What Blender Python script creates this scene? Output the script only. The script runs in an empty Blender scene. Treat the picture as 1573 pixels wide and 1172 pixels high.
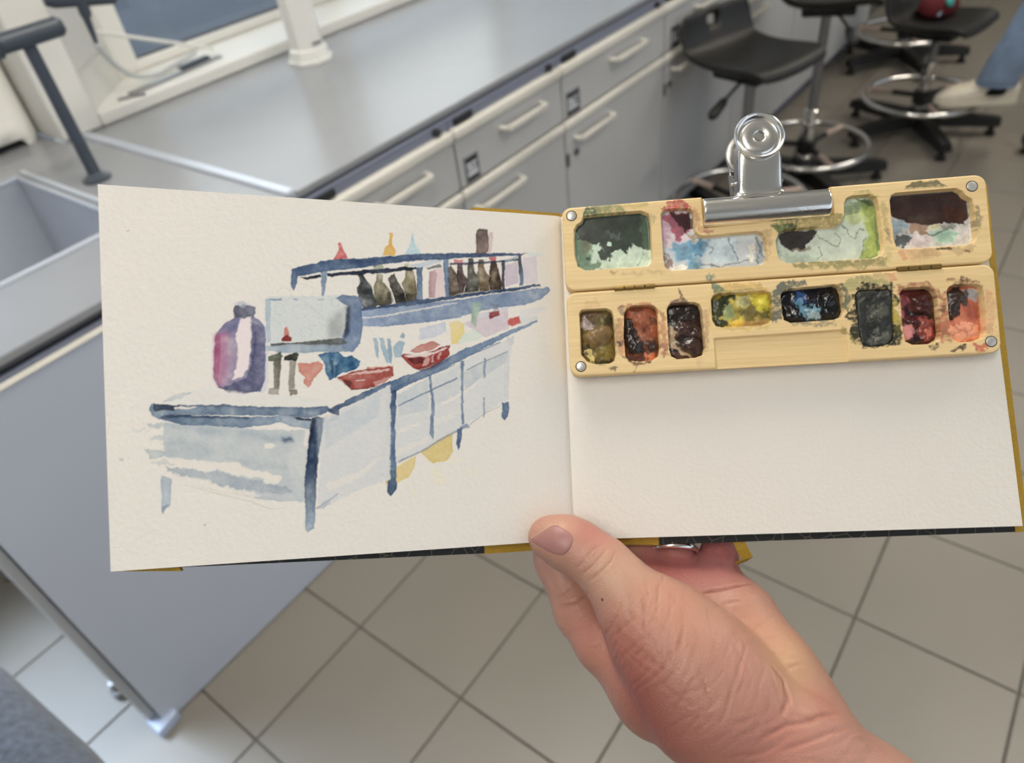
import bpy, bmesh, math, random
import numpy as np
from mathutils import Vector, Matrix, noise as mnoise
random.seed(7)
S = bpy.context.scene
COL = S.collection

# ---------------------------------------------------------------- camera
cam_d = bpy.data.cameras.new('camera')
cam = bpy.data.objects.new('camera', cam_d)
COL.objects.link(cam)
S.camera = cam
R_ = Vector((0.58852428, -0.80077170, -0.11137261))      # right
D_ = Vector((-0.57306831, -0.31601098, -0.75612815))     # down
F_ = Vector((0.57029105, 0.50882389, -0.64487702))       # forward
cam.matrix_world = Matrix(((R_.x, -D_.x, -F_.x, 0), (R_.y, -D_.y, -F_.y, 0), (R_.z, -D_.z, -F_.z, 1.46), (0, 0, 0, 1)))
cam_d.sensor_width = 36.0
cam_d.lens = 25.291
cam_d.clip_start = 0.02
cam_d.dof.use_dof = True
cam_d.dof.focus_distance = 0.315
cam_d.dof.aperture_fstop = 9.5

# ---------------------------------------------------------------- light
S.view_settings.view_transform = 'Standard'
S.view_settings.look = 'None'
S.view_settings.gamma = 1.0
S.view_settings.use_curve_mapping = False
S.view_settings.exposure = -0.17
W = bpy.data.worlds.new('world')
S.world = W
W.use_nodes = True
bg = W.node_tree.nodes['Background']
bg.inputs[0].default_value = (0.80, 0.89, 1.0, 1)
bg.inputs[1].default_value = 1.15


def area(name, loc, aim, size, power, colour, sy=None):
    d = bpy.data.lights.new(name, 'AREA')
    d.energy = power
    d.color = colour
    d.size = size
    if sy:
        d.shape = 'RECTANGLE'
        d.size_y = sy
    o = bpy.data.objects.new(name, d)
    COL.objects.link(o)
    o.location = loc
    o.rotation_euler = (Vector(aim) - Vector(loc)).to_track_quat('-Z', 'Y').to_euler()
    return o


# daylight through the windows on the left and behind the bench
area('daylight_left', (-1.25, 3.25, 3.3), (-0.35, 1.25, 0.0), 1.9, 46, (0.72, 0.82, 1.0), 1.3).data.spread = math.radians(52)
area('daylight_back', (2.1, 2.75, 2.12), (2.1, 0.6, 0.9), 3.4, 40, (1.0, 0.95, 0.88), 1.5)


# ---------------------------------------------------------------- helpers
def mat(name, col, rough=0.5, metal=0.0, var=0.0, vscale=8.0, bump=0.0, bscale=60.0, spec=0.5, coat=0.0, stretch=(1, 1, 1), sheen=0.0, trans=0.0, sss=0.0):
    m = bpy.data.materials.new(name)
    m.use_nodes = True
    nt = m.node_tree
    p = nt.nodes['Principled BSDF']
    p.inputs['Base Color'].default_value = (*col, 1)
    p.inputs['Roughness'].default_value = rough
    p.inputs['Metallic'].default_value = metal
    p.inputs['Specular IOR Level'].default_value = spec
    p.inputs['Coat Weight'].default_value = coat
    p.inputs['Sheen Weight'].default_value = sheen
    p.inputs['Transmission Weight'].default_value = trans
    tc = nt.nodes.new('ShaderNodeTexCoord')
    mp = nt.nodes.new('ShaderNodeMapping')
    mp.inputs['Scale'].default_value = stretch
    nt.links.new(tc.outputs['Object'], mp.inputs[0])
    if var > 0:
        n = nt.nodes.new('ShaderNodeTexNoise')
        n.inputs['Scale'].default_value = vscale
        n.inputs['Detail'].default_value = 6
        nt.links.new(mp.outputs[0], n.inputs['Vector'])
        r = nt.nodes.new('ShaderNodeMapRange')
        r.inputs[1].default_value = 0.25
        r.inputs[2].default_value = 0.75
        r.inputs[3].default_value = 1 - var
        r.inputs[4].default_value = 1 + var
        nt.links.new(n.outputs[0], r.inputs[0])
        mx = nt.nodes.new('ShaderNodeVectorMath')
        mx.operation = 'SCALE'
        mx.inputs[0].default_value = col
        nt.links.new(r.outputs[0], mx.inputs['Scale'])
        nt.links.new(mx.outputs[0], p.inputs['Base Color'])
    if bump > 0:
        n2 = nt.nodes.new('ShaderNodeTexNoise')
        n2.inputs['Scale'].default_value = bscale
        n2.inputs['Detail'].default_value = 4
        nt.links.new(mp.outputs[0], n2.inputs['Vector'])
        b = nt.nodes.new('ShaderNodeBump')
        b.inputs['Strength'].default_value = bump
        b.inputs['Distance'].default_value = 0.002
        nt.links.new(n2.outputs[0], b.inputs['Height'])
        nt.links.new(b.outputs[0], p.inputs['Normal'])
    return m


def link(name, me, parent=None, m=None, smooth=False):
    o = bpy.data.objects.new(name, me)
    COL.objects.link(o)
    if parent:
        o.parent = parent
    if m:
        me.materials.append(m)
    if smooth:
        me.polygons.foreach_set('use_smooth', [True] * len(me.polygons))
    return o


def tag(o, label=None, cat=None, group=None, kind=None):
    if label:
        o['label'] = label
    if cat:
        o['category'] = cat
    if group:
        o['group'] = group
    if kind:
        o['kind'] = kind
    return o


def thing(name, label, cat, loc=(0, 0, 0), rz=0.0, group=None, mw=None):
    o = bpy.data.objects.new(name, None)
    o.empty_display_size = 0.02
    COL.objects.link(o)
    if mw is not None:
        o.matrix_world = mw
    else:
        o.location = loc
        o.rotation_euler = (0, 0, rz)
    return tag(o, label, cat, group)


class MB:
    """collects shapes for ONE mesh object"""

    def __init__(s):
        s.bm = bmesh.new()

    def _merge(s, b2, mtx=None):
        if mtx is not None:
            b2.transform(mtx)
        me = bpy.data.meshes.new('t')
        b2.to_mesh(me)
        b2.free()
        s.bm.from_mesh(me)
        bpy.data.meshes.remove(me)
        return s

    def box(s, lo, hi, bev=0.0, seg=2, mtx=None):
        b = bmesh.new()
        bmesh.ops.create_cube(b, size=1)
        lo, hi = Vector(lo), Vector(hi)
        for v in b.verts:
            v.co = Vector(((v.co.x + .5) * (hi.x - lo.x) + lo.x, (v.co.y + .5) * (hi.y - lo.y) + lo.y, (v.co.z + .5) * (hi.z - lo.z) + lo.z))
        if bev > 0:
            bmesh.ops.bevel(b, geom=b.edges[:], offset=bev, segments=seg, affect='EDGES', profile=0.5)
        return s._merge(b, mtx)

    def tube(s, pts, r, n=12, closed=False, cap=True):
        """tube through pts; r a number or a list"""
        pts = [Vector(p) for p in pts]
        N = len(pts)
        rr = r if isinstance(r, (list, tuple)) else [r] * N
        b = bmesh.new()
        rings = []
        up = None
        for i, p in enumerate(pts):
            if closed:
                t = (pts[(i + 1) % N] - pts[i - 1]).normalized()
            else:
                t = (pts[min(i + 1, N - 1)] - pts[max(i - 1, 0)]).normalized()
            if up is None:
                up = Vector((0, 0, 1)) if abs(t.z) < .9 else Vector((1, 0, 0))
            u = t.cross(up)
            if u.length < 1e-6:
                u = t.cross(Vector((0.3, 1, 0.2)))
            u.normalize()
            w = u.cross(t).normalized()
            up = w
            rings.append([b.verts.new(p + (u * math.cos(a) + w * math.sin(a)) * rr[i]) for a in (2 * math.pi * k / n for k in range(n))])
        for i in range(N if closed else N - 1):
            A, B = rings[i], rings[(i + 1) % N]
            for k in range(n):
                b.faces.new((A[k], A[(k + 1) % n], B[(k + 1) % n], B[k]))
        if cap and not closed:
            b.faces.new(rings[0][::-1])
            b.faces.new(rings[-1])
        bmesh.ops.recalc_face_normals(b, faces=b.faces[:])
        return s._merge(b)

    def lathe(s, prof, n=24, mtx=None, cap=True):
        """profile (r, z) turned about z"""
        b = bmesh.new()
        rings = [[b.verts.new((r * math.cos(2 * math.pi * k / n), r * math.sin(2 * math.pi * k / n), z)) for k in range(n)] for r, z in prof]
        for A, B in zip(rings, rings[1:]):
            for k in range(n):
                b.faces.new((A[k], A[(k + 1) % n], B[(k + 1) % n], B[k]))
        if cap:
            b.faces.new(rings[0][::-1])
            b.faces.new(rings[-1])
        bmesh.ops.recalc_face_normals(b, faces=b.faces[:])
        return s._merge(b, mtx)

    def prism(s, poly, z0, z1, mtx=None, bev=0.0):
        b = bmesh.new()
        lo = [b.verts.new((x, y, z0)) for x, y in poly]
        hi = [b.verts.new((x, y, z1)) for x, y in poly]
        n = len(poly)
        b.faces.new(lo[::-1])
        b.faces.new(hi)
        for i in range(n):
            b.faces.new((lo[i], lo[(i + 1) % n], hi[(i + 1) % n], hi[i]))
        bmesh.ops.recalc_face_normals(b, faces=b.faces[:])
        if bev > 0:
            bmesh.ops.bevel(b, geom=b.edges[:], offset=bev, segments=2, affect='EDGES', profile=0.5)
        return s._merge(b, mtx)

    def grid(s, P):
        """P: rows of points -> sheet"""
        vs = [[s.bm.verts.new(p) for p in row] for row in P]
        for a, b in zip(vs, vs[1:]):
            for i in range(len(a) - 1):
                s.bm.faces.new((a[i], a[i + 1], b[i + 1], b[i]))
        return s

    def build(s, name, m, parent=None, smooth=False, angle=None):
        me = bpy.data.meshes.new(name)
        s.bm.to_mesh(me)
        s.bm.free()
        o = link(name, me, parent, m, smooth)
        if angle is not None:
            me.polygons.foreach_set('use_smooth', [True] * len(me.polygons))
            me.set_sharp_from_angle(angle=math.radians(angle))
        return o


def copy_tree(o, parent=None):
    c = o.copy()
    COL.objects.link(c)
    if parent:
        c.parent = parent
    for ch in list(o.children):
        copy_tree(ch, c)
    return c


def lin(c):
    c = np.asarray(c, float) / 255.0
    return np.where(c <= 0.04045, c / 12.92, ((c + 0.055) / 1.055) ** 2.4)


def L(r, g, b):
    return tuple(float(x) for x in lin((r, g, b)))

# ================================================================ materials
M_tile = mat('floor_tile', L(138, 132, 122), 0.36, var=0.05, vscale=3, bump=0.05, bscale=25)
M_grout = mat('grout', L(102, 97, 90), 0.9, var=0.15, vscale=30)
M_wall = mat('wall_paint', L(226, 224, 218), 0.75, var=0.02, vscale=2)
M_walltile = mat('glazed_wall_tile', L(214, 212, 206), 0.25, var=0.03, vscale=5)
M_white = mat('white_plastic', L(234, 233, 228), 0.32, var=0.02, vscale=6)
M_frame = mat('window_frame_white', L(228, 226, 220), 0.35, var=0.02)
M_counter = mat('worktop_laminate', L(150, 152, 156), 0.27, var=0.04, vscale=5, bump=0.03, bscale=14)
M_sinkunit = mat('sink_ceramic', L(176, 181, 190), 0.35, var=0.04, vscale=9)
M_edge = mat('dark_trim_and_shade', L(74, 76, 82), 0.5)  # dark trim, also the painted shade below the worktop front
M_cab = mat('cabinet_grey', L(190, 191, 192), 0.42, var=0.02, vscale=2)
M_panel = mat('panel_blue_grey', L(194, 201, 216), 0.42, var=0.02, vscale=2)
M_carc = mat('carcass_blue_grey', L(120, 126, 144), 0.5)
M_rail = mat('cream_rail', L(224, 221, 212), 0.3, var=0.02)
M_black = mat('black_plastic', L(30, 30, 32), 0.45, bump=0.1, bscale=150)
M_chrome = mat('chrome', (0.82, 0.81, 0.79), 0.12, 1.0)
M_steel = mat('grey_steel', L(150, 150, 152), 0.35, 1.0)
M_tap = mat('tap_epoxy_grey', L(66, 74, 84), 0.38, var=0.06, vscale=20)
M_dark = mat('dark_slot', L(38, 38, 42), 0.7)
M_jug = mat('cream_plastic', L(246, 243, 234), 0.45, var=0.03, vscale=6)
M_lamp = mat('lamp_diffuser', (1, 1, 1), 0.5)


def emit(m, col, st):
    p = m.node_tree.nodes['Principled BSDF']
    p.inputs['Emission Color'].default_value = (*col, 1)
    p.inputs['Emission Strength'].default_value = st


emit(M_lamp, (1, 0.95, 0.86), 6.0)

M_glass = bpy.data.materials.new('window_glass')
M_glass.use_nodes = True
_n = M_glass.node_tree
_n.nodes.clear()
_o = _n.nodes.new('ShaderNodeOutputMaterial')
_m = _n.nodes.new('ShaderNodeMixShader')
_t = _n.nodes.new('ShaderNodeBsdfTransparent')
_t.inputs[0].default_value = (0.86, 0.9, 0.92, 1)
_g = _n.nodes.new('ShaderNodeBsdfGlossy')
_g.inputs['Roughness'].default_value = 0.03
_lw = _n.nodes.new('ShaderNodeLayerWeight')
_lw.inputs['Blend'].default_value = 0.5
_pw = _n.nodes.new('ShaderNodeMath')
_pw.operation = 'POWER'
_pw.inputs[1].default_value = 5.0
_f = _n.nodes.new('ShaderNodeMapRange')
_f.inputs[3].default_value = 0.04
_f.inputs[4].default_value = 1.0
_n.links.new(_lw.outputs['Facing'], _pw.inputs[0])
_n.links.new(_pw.outputs[0], _f.inputs[0])
_n.links.new(_f.outputs[0], _m.inputs[0])
_n.links.new(_t.outputs[0], _m.inputs[1])
_n.links.new(_g.outputs[0], _m.inputs[2])
_n.links.new(_m.outputs[0], _o.inputs[0])

# ================================================================ floor
fl = MB().box((-3, -3.5, -0.06), (8.5, 3.2, -0.004)).build('floor', M_grout)
tag(fl, kind='structure')
PITCH = 0.3035
X0, Y0 = 0.112, 0.036
tb = MB().box((-PITCH / 2 + .0022, -PITCH / 2 + .0022, -0.012), (PITCH / 2 - .0022, PITCH / 2 - .0022, 0), 0.0012, 1)
tile0 = tb.build('floor_tile', M_tile)
first = True
for i in range(-6, 24):
    for j in range(-5, 9):
        x, y = X0 + (i + .5) * PITCH, Y0 + (j + .5) * PITCH
        if y > 1.30 and x > 0.05:
            continue
        if y > 1.15 and x > 0.30 and y > 1.3:
            continue
        if x < -1.0 or (x < 0.6 and y < -0.75) or (x < 1.2 and y < -1.05) or y < -1.35 or y > 2.5:
            continue
        t = tile0 if first else tile0.copy()
        if not first:
            COL.objects.link(t)
        first = False
        t.parent = fl
        t.location = (x, y, random.uniform(-.0006, .0006))

# ================================================================ walls, ceiling, windows
YW = 1.97       # room face of the back wall
WX0, WX1 = 0.80, 5.2
wb = MB()
wb.box((-3, YW, 0), (-2.45, YW + .34, 2.9))
wb.box((-2.45, YW, 0), (-0.08, YW + .34, 0.55))
wb.box((-2.45, YW, 2.4), (-0.08, YW + .34, 2.9))
wb.box((-0.08, 2.28, 0), (0.72, YW + .34, 2.9))
wb.box((WX0, YW, 0), (WX1, YW + .34, 0.905))
wb.box((WX1, YW, 0), (8.5, YW + .34, 2.9))
wb.box((WX0, YW, 2.35), (WX1, YW + .34, 2.9))
w = wb.build('wall_back', M_wall)
tag(w, kind='structure')
# glazed tiles on the splayed reveal of the window recess (45 degrees)
sd = Vector((0.70, 0.714, 0)).normalized()
for k, (z0, z1) in enumerate(((0.912, 1.012), (1.016, 1.16), (1.164, 1.308), (1.312, 1.456))):
    for u0, u1 in ((0.0, 0.285),):
        a = Vector((0.795, 1.965, 0)) + sd * u0
        b = Vector((0.795, 1.965, 0)) + sd * u1
        nrm = Vector((sd.y, -sd.x, 0)) * 0.007
        MB().prism([(a.x, a.y), (b.x, b.y), (b.x - nrm.x, b.y - nrm.y), (a.x - nrm.x, a.y - nrm.y)], z0, z1, bev=0.0012).build('wall_tile', M_walltile, w)
# rounded grey pilaster edge of the recess
MB().box((0.695, 1.955, 0.888), (0.80, 2.29, 2.9), 0.008).build('pilaster', M_wall, w)
# solid wedge behind the tiles
MB().prism([(0.75, 1.975), (0.80, 1.975), (1.03, 2.21), (0.75, 2.21)], 0.888, 2.35).build('reveal_wedge', M_wall, w)

sill = MB().box((0.80, 1.955, 0.888), (5.2, 2.20, 0.922), 0.006).build('trim_1', M_frame)
tag(sill, kind='structure')
win = MB()
YF = 2.185
win.box((1.0, YF, 0.922), (5.2, YF + .055, 0.950), 0.006)
win.box((1.0, YF, 2.29), (5.2, YF + .055, 2.35), 0.008)
win.box((1.0, YF + .005, 1.105), (5.2, YF + .05, 1.165), 0.006)
for xx in (1.0, 1.78, 2.72, 3.6, 4.4, 5.14):
    win.box((xx, YF - .004, 0.93), (xx + .065, YF + .06, 2.34), 0.008)
w1 = win.build('window_1', M_frame)
tag(w1, kind='structure')
for a, b in ((1.065, 1.78), (1.845, 2.72), (2.785, 3.6), (3.665, 4.4), (4.465, 5.14)):
    for z0, z1 in ((0.950, 1.105), (1.165, 2.29)):
        MB().box((a, YF + .02, z0), (b, YF + .028, z1)).build('glass_pane', M_glass, w1)
        MB().box((a, YF + .010, z0 - .004), (b, YF + .018, z0 + .007)).build('gasket', M_edge, w1)

M_pave = mat('outdoor_paving', L(116, 120, 128), 0.8, var=0.12, vscale=1.2)
og = MB().box((-2, 2.4, 0.3), (9, 9, 0.36)).build('ground', M_pave)
tag(og, kind='structure')

tag(MB().box((-2.75, -3.5, 0), (-2.6, 2.2, 2.9)).build('wall_left', M_wall), kind='structure')
w2 = MB()
for xx in (-2.45, -1.68, -0.91, -0.14):
    w2.box((xx, YF, 0.55), (xx + .06, YF + .06, 2.4), 0.006)
w2.box((-2.45, YF, 0.55), (-0.08, YF + .06, 0.61), 0.006)
w2.box((-2.45, YF, 2.34), (-0.08, YF + .06, 2.4), 0.006)
w2 = w2.build('window_2', M_frame)
tag(w2, kind='structure')
for a, b in ((-2.39, -1.68), (-1.62, -0.91), (-0.85, -0.14)):
    MB().box((a, YF + .02, 0.61), (b, YF + .028, 2.34)).build('glass_pane', M_glass, w2)
tag(MB().box((-2.6, -3.5, 0), (8.4, -3.4, 1.0)).build('added_low_wall', mat('low_wall_brown', L(96, 78, 68), 0.7, var=.05)), kind='structure')  # unseen low dark wall, added for contrast in the clip's reflections
tag(MB().box((8.4, -3.5, 0), (8.5, 2.3, 2.9)).build('wall_right', mat('far_wall', L(150, 142, 124), 0.8, var=.03)), kind='structure')
tag(MB().box((-2.75, -3.5, 2.9), (8.5, 2.4, 3.0)).build('ceiling', M_wall), kind='structure')
LAMPS = ((0.75, 0.85), (2.0, -0.8), (4.6, -0.1), (-0.95, 0.05))
for k, (x, y) in enumerate(LAMPS):
    t = thing('ceiling_light', 'long white suspended light panel above %s' % ('the sink end of the bench', 'the middle of the aisle', 'the far stools', 'the photographer')[k], 'light', (x, y, 2.62), group='suspended lights')
    MB().box((-.62, -.16, -.05), (.62, .16, 0), 0.006).build('housing', M_white, t)
    MB().box((-.59, -.13, -.056), (.59, .13, -.049)).build('diffuser', M_lamp, t)
    for sx in (-.5, .5):
        MB().tube([(sx, 0, 0), (sx, 0, .28)], .003, 6).build('suspension_rod', M_steel, t)
    col_ = ((1.0, 0.95, 0.87), (1.0, 0.92, 0.80), (1.0, 0.91, 0.78), (1.0, 0.95, 0.88))[k]
    a = area('lamp_glow', (x, y, 2.555), (x, y, 0), 1.15, (15, 14, 20, 8)[k], col_, 0.26)
    a = area('added_uplight', (x, y, 2.63), (x, y, 4), 1.15, (10, 10, 10, 14)[k], col_, 0.26)  # uplight added to brighten the ceiling that the clip mirrors

# ================================================================ lab bench: worktop, sink, cabinets
ZC = 0.888
top = thing('worktop', 'long glossy grey laboratory worktop running along the window wall', 'worktop', (0, 0, 0))
MB().box((0.757, 1.155, 0.873), (5.6, 1.955, ZC), 0.003).build('slab', M_counter, top)
sl = MB()
SX0, SX1, SY0, SY1 = -0.02, 0.525, 1.372, 1.845      # bowl opening
sl.box((-0.06, 1.155, 0.873), (0.735, SY0, ZC), 0.003)
sl.box((-0.06, SY1, 0.864), (0.735, 1.953, ZC), 0.003)
sl.box((-0.06, 1.953, 0.864), (0.694, 2.278, ZC), 0.003)
sl.box((SX1, SY0 - .002, 0.864), (0.735, SY1 + .002, ZC), 0.003)
sl.box((-0.06, SY0 - .002, 0.864), (SX0, SY1 + .002, ZC), 0.003)
sl.build('sink_slab', M_counter, top)
MB().box((0.733, 1.157, 0.862), (0.76, 1.954, 0.894), 0.005).build('joint_strip', mat('joint_steel', L(196, 202, 214), 0.25, 0.3), top)
MB().box((-0.06, 1.1565, 0.8675), (5.6, 1.175, 0.8735)).build('edge_shade', M_edge, top)  # dark strip standing for the shade under the worktop's front edge

sk = thing('sink', 'deep grey laboratory sink bowl sunk into the left worktop', 'sink', (0, 0, 0))
b = MB()
d0 = 0.60
b.grid([[(SX1, SY0, ZC), (SX1, SY1, ZC)], [(SX1 - .03, SY0 + .03, d0), (SX1 - .03, SY1 - .03, d0)]])
b.grid([[(SX0, SY0, ZC), (SX0, SY1, ZC)], [(SX0 + .03, SY0 + .03, d0), (SX0 + .03, SY1 - .03, d0)]])
b.grid([[(SX0, SY0, ZC), (SX1, SY0, ZC)], [(SX0 + .03, SY0 + .03, d0), (SX1 - .03, SY0 + .03, d0)]])
b.grid([[(SX0, SY1, ZC), (SX1, SY1, ZC)], [(SX0 + .03, SY1 - .03, d0), (SX1 - .03, SY1 - .03, d0)]])
b.grid([[(SX0 + .03, SY0 + .03, d0), (SX1 - .03, SY0 + .03, d0)], [(SX0 + .03, SY1 - .03, d0), (SX1 - .03, SY1 - .03, d0)]])
b.build('bowl', M_sinkunit, sk)
rm = MB()
rm.tube([(SX0, SY0, ZC + .002), (SX1, SY0, ZC + .002), (SX1, SY1, ZC + .002), (SX0, SY1, ZC + .002)], 0.006, 8, closed=True)
rm.box((SX1 + .018, SY0, ZC - .002), (SX1 + .03, SY1 + .03, ZC + .005), 0.003)
rm.build('rim', mat('rim_pale', L(196, 202, 212), 0.3), sk)
MB().lathe([(.0, d0 + .001), (.038, d0 + .001), (.04, d0 + .004), (.03, d0 + .006), (0.005, d0 + .003)], 20, Matrix.Translation((0.25, 1.6, 0))).build('drain', M_steel, sk)

YP = 1.139                                               # front plane of the cabinets


def handle(par, x0, x1, z):
    h = MB()
    h.tube([(x0, YP, z), (x0 + .003, YP - .022, z), (x0 + .012, YP - .028, z), (x1 - .012, YP - .028, z), (x1 - .003, YP - .022, z), (x1, YP, z)], 0.0062, 8)
    h.box((x0 + .006, YP - .036, z - .008), (x1 - .006, YP - .027, z + .008), 0.003)
    h.build('handle', M_rail, par, angle=40)


def text_mesh(txt, size, parent, m, loc, rot, name='lettering'):
    c = bpy.data.curves.new(name, 'FONT')
    c.body = txt
    c.size = size
    c.align_x = 'CENTER'
    c.align_y = 'CENTER'
    c.extrude = 0.0003
    tmp = bpy.data.objects.new(name, c)
    COL.objects.link(tmp)
    dg = bpy.context.evaluated_depsgraph_get()
    me = bpy.data.meshes.new_from_object(tmp.evaluated_get(dg))
    bpy.data.objects.remove(tmp)
    o = link(name, me, parent)
    me.materials.clear()
    me.materials.append(m)
    o.location = loc
    o.rotation_euler = rot
    return o


def cabinet(x0, x1, label, hx=None, door_hx=None, plate=None, lock=None, kick=False):
    t = thing('lab_cabinet', label, 'cabinet', (0, 0, 0), group='grey bench cabinets')
    c = MB()
    c.box((x0 + .001, YP + .016, 0.085 if kick else 0.012), (x1 - .001, 1.93, 0.8575))
    if kick:
        c.box((x0 + .001, YP + .06, 0.0), (x1 - .001, 1.9, 0.09))
    c.box((x0 + .001, YP + .006, 0.846), (x1 - .001, YP + .022, 0.867))
    c.build('carcass', M_carc, t)
    MB().lathe([(0, 0), (.009, 0), (.009, .010), (.006, .014), (.001, .014)], 14, Matrix.Translation((x1 - .045, YP + .006, 0.857)) @ Matrix.Rotation(math.pi / 2, 4, 'X')).build('knob', M_dark, t)
    MB().box((x0 + .02, YP - .001, 0.849), (x0 + .085, YP + .007, 0.863), 0.001).build('vent_slot', M_dark, t)
    g = 0.004
    d = MB().box((x0 + g, YP - .004, 0.699), (x1 - g, YP + .014, 0.842), 0.002).build('drawer', M_cab, t)
    MB().box((x0 + g - .001, YP - .012, 0.8185), (x1 - g + .001, YP + .014, 0.8445), 0.006, 3).build('top_rail', M_rail, d, angle=40)
    if hx:
        handle(d, hx[0], hx[1], 0.786)
    if plate:
        pm = MB().box((plate[0], YP - .0065, 0.702), (plate[1], YP - .0035, 0.770), 0.002).build('number_plate', M_plate, d)
        cx_ = (plate[0] + plate[1]) / 2
    p0 = 0.10 if kick else 0.03
    dr = MB().box((x0 + g, YP - .004, p0), (x1 - g, YP + .014, 0.690), 0.002).build('cabinet_door', M_cab, t)
    MB().box((x0 + g - .001, YP - .011, 0.668), (x1 - g + .001, YP + .014, 0.692), 0.006, 3).build('top_rail', M_rail, dr, angle=40)
    if door_hx:
        handle(dr, door_hx[0], door_hx[1], 0.634)
    if lock:
        MB().lathe([(0, 0), (.010, 0), (.010, .006), (.004, .008), (.001, .008)], 14, Matrix.Translation((lock, YP - .004, 0.590)) @ Matrix.Rotation(math.pi / 2, 4, 'X')).build('lock', M_edge, dr)
        MB().box((x0 + .004, YP - .006, 0.560), (x0 + .016, YP - .002, 0.60), 0.001).build('hinge_plate', M_edge, dr)
    return t


# number plates: pale ground, dark bars above and below the white-on-grey figures
M_plate = mat('plate_grey', L(150, 152, 156), 0.4)
M_platew = mat('plate_white', L(220, 224, 230), 0.4)

CABS = [(0.748, 1.192, 'grey drawer cabinet beside the joint of the worktop, nearest behind the sketchbook', (0.92, 1.085), (0.93, 1.09), None, None, False),
        (1.192, 1.645, 'grey drawer cabinet with a number plate showing 177', (1.365, 1.543), (1.232, 1.421), (1.214, 1.266), None, False),
        (1.645, 2.245, 'wide grey cabinet with a drawer over a locked door, showing just above the paint box', (1.902, 2.088), (1.693, 1.89), (1.662, 1.728), 1.697, True),
        (2.245, 2.86, 'grey cabinet behind the seat of the nearest black stool', (2.46, 2.65), (2.30, 2.49), (2.285, 2.345), 2.285, True),
        (2.86, 3.50, 'grey cabinet behind the post of the second black stool', (3.06, 3.25), (2.91, 3.1), None, None, True),
        (3.50, 4.14, 'shaded grey cabinet second from the far end of the bench', (3.70, 3.89), (3.55, 3.74), None, None, True),
        (4.14, 4.80, 'shaded grey cabinet at the far end of the bench', (4.34, 4.53), (4.19, 4.38), None, None, True)]
for k, (x0, x1, lb, hx, dh, pl, lk, kk) in enumerate(CABS):
    c = cabinet(x0, x1, lb, hx, dh, pl, lk, kk)
    if pl:
        par = [o for o in c.children if o.name.startswith('drawer')][0]
        pm = [o for o in par.children if o.name.startswith('number_plate')][0]
        w_ = pl[1] - pl[0]
        mid = (pl[0] + pl[1]) / 2
        s_ = MB()
        s_.box((pl[0] + .006, YP - .0072, 0.752), (pl[1] - .005, YP - .006, 0.764))
        s_.box((pl[0] + .006, YP - .0072, 0.706), (pl[1] - .005, YP - .006, 0.716))
        s_.box((pl[0] + .001, YP - .0072, 0.704), (pl[0] + .003, YP - .006, 0.768))
        s_.box((pl[1] - .003, YP - .0072, 0.704), (pl[1] - .001, YP - .006, 0.768))
        s_.build('plate_bars', M_dark, par)
        MB().box((pl[0] + .008, YP - .0069, 0.718), (pl[1] - .007, YP - .006, 0.750)).build('plate_field', M_platew, par)
        text_mesh(('177', '178', '179')[k - 1], w_ * 0.56, par, M_dark, (mid, YP - .0073, 0.734), (math.pi / 2, 0, 0))

# plain panelled sink cabinet at the near end
sc = thing('sink_cabinet', 'large plain blue-grey panelled cabinet under the sink at the near end', 'cabinet', (0, 0, 0))
MB().box((0.03, YP + .014, 0.05), (0.744, 1.93, 0.57)).box((0.03, YP + .014, 0.57), (0.744, 1.21, 0.8575)).box((0.56, 1.21, 0.57), (0.744, 1.93, 0.8575)).build('carcass', M_carc, sc)
MB().box((0.024, YP - .002, 0.004), (0.744, YP + .014, 0.850), 0.0015).build('front_panel', M_panel, sc)
MB().box((0.024, YP - .004, 0.850), (0.744, YP + .012, 0.8535), 0.001).build('panel_lip', M_rail, sc)
MB().box((0.004, YP + .016, 0.03), (0.022, 1.93, 0.857), 0.002).build('end_panel', M_cab, sc)
MB().lathe([(.0, 0), (.016, 0), (.016, .02), (.008, .024), (.008, .05), (.001, .05)], 14, Matrix.Translation((0.004, 1.29, 0.0))).build('foot', M_steel, sc)
MB().lathe([(.0, 0), (.016, 0), (.016, .02), (.008, .024), (.008, .05), (.001, .05)], 14, Matrix.Translation((0.012, 1.85, 0.0))).build('foot', M_steel, sc)
MB().prism([(0.0, 1.115), (0.052, 1.125), (0.05, 1.165), (0.0, 1.165)], 0.0, 0.028, bev=0.004).build('corner_cap', mat('pale_blue_plastic', L(186, 200, 226), 0.3), sc)

# ================================================================ things on the worktop
tp = thing('lab_tap', 'dark grey laboratory tap post with a cross head beside the sink', 'tap', (0.61, 1.646, ZC))
MB().lathe([(.0, 0), (.030, 0), (.030, .005), (.020, .010), (.0135, .016), (.0125, .27), (.0125, .285), (.001, .285)], 20).build('post', M_tap, tp, angle=40)
hd = MB()
hd.tube([(.062, -.018, .292), (-.045, .006, .287)], [0.0185, 0.0185], 16)
hd.tube([(.070, -.020, .2925), (.062, -.018, .292)], [.012, .0185], 16)
hd.tube([(-.045, .006, .287), (-.047, .0065, .287), (-.062, .010, .2865), (-.066, .011, .286)], [.0185, .0235, .0235, .016], 16)
hd.tube([(-.066, .011, .286), (-.16, .03, .282)], [.012, .012], 12)
hd.build('cross_head', M_tap, tp, angle=40)

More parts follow.
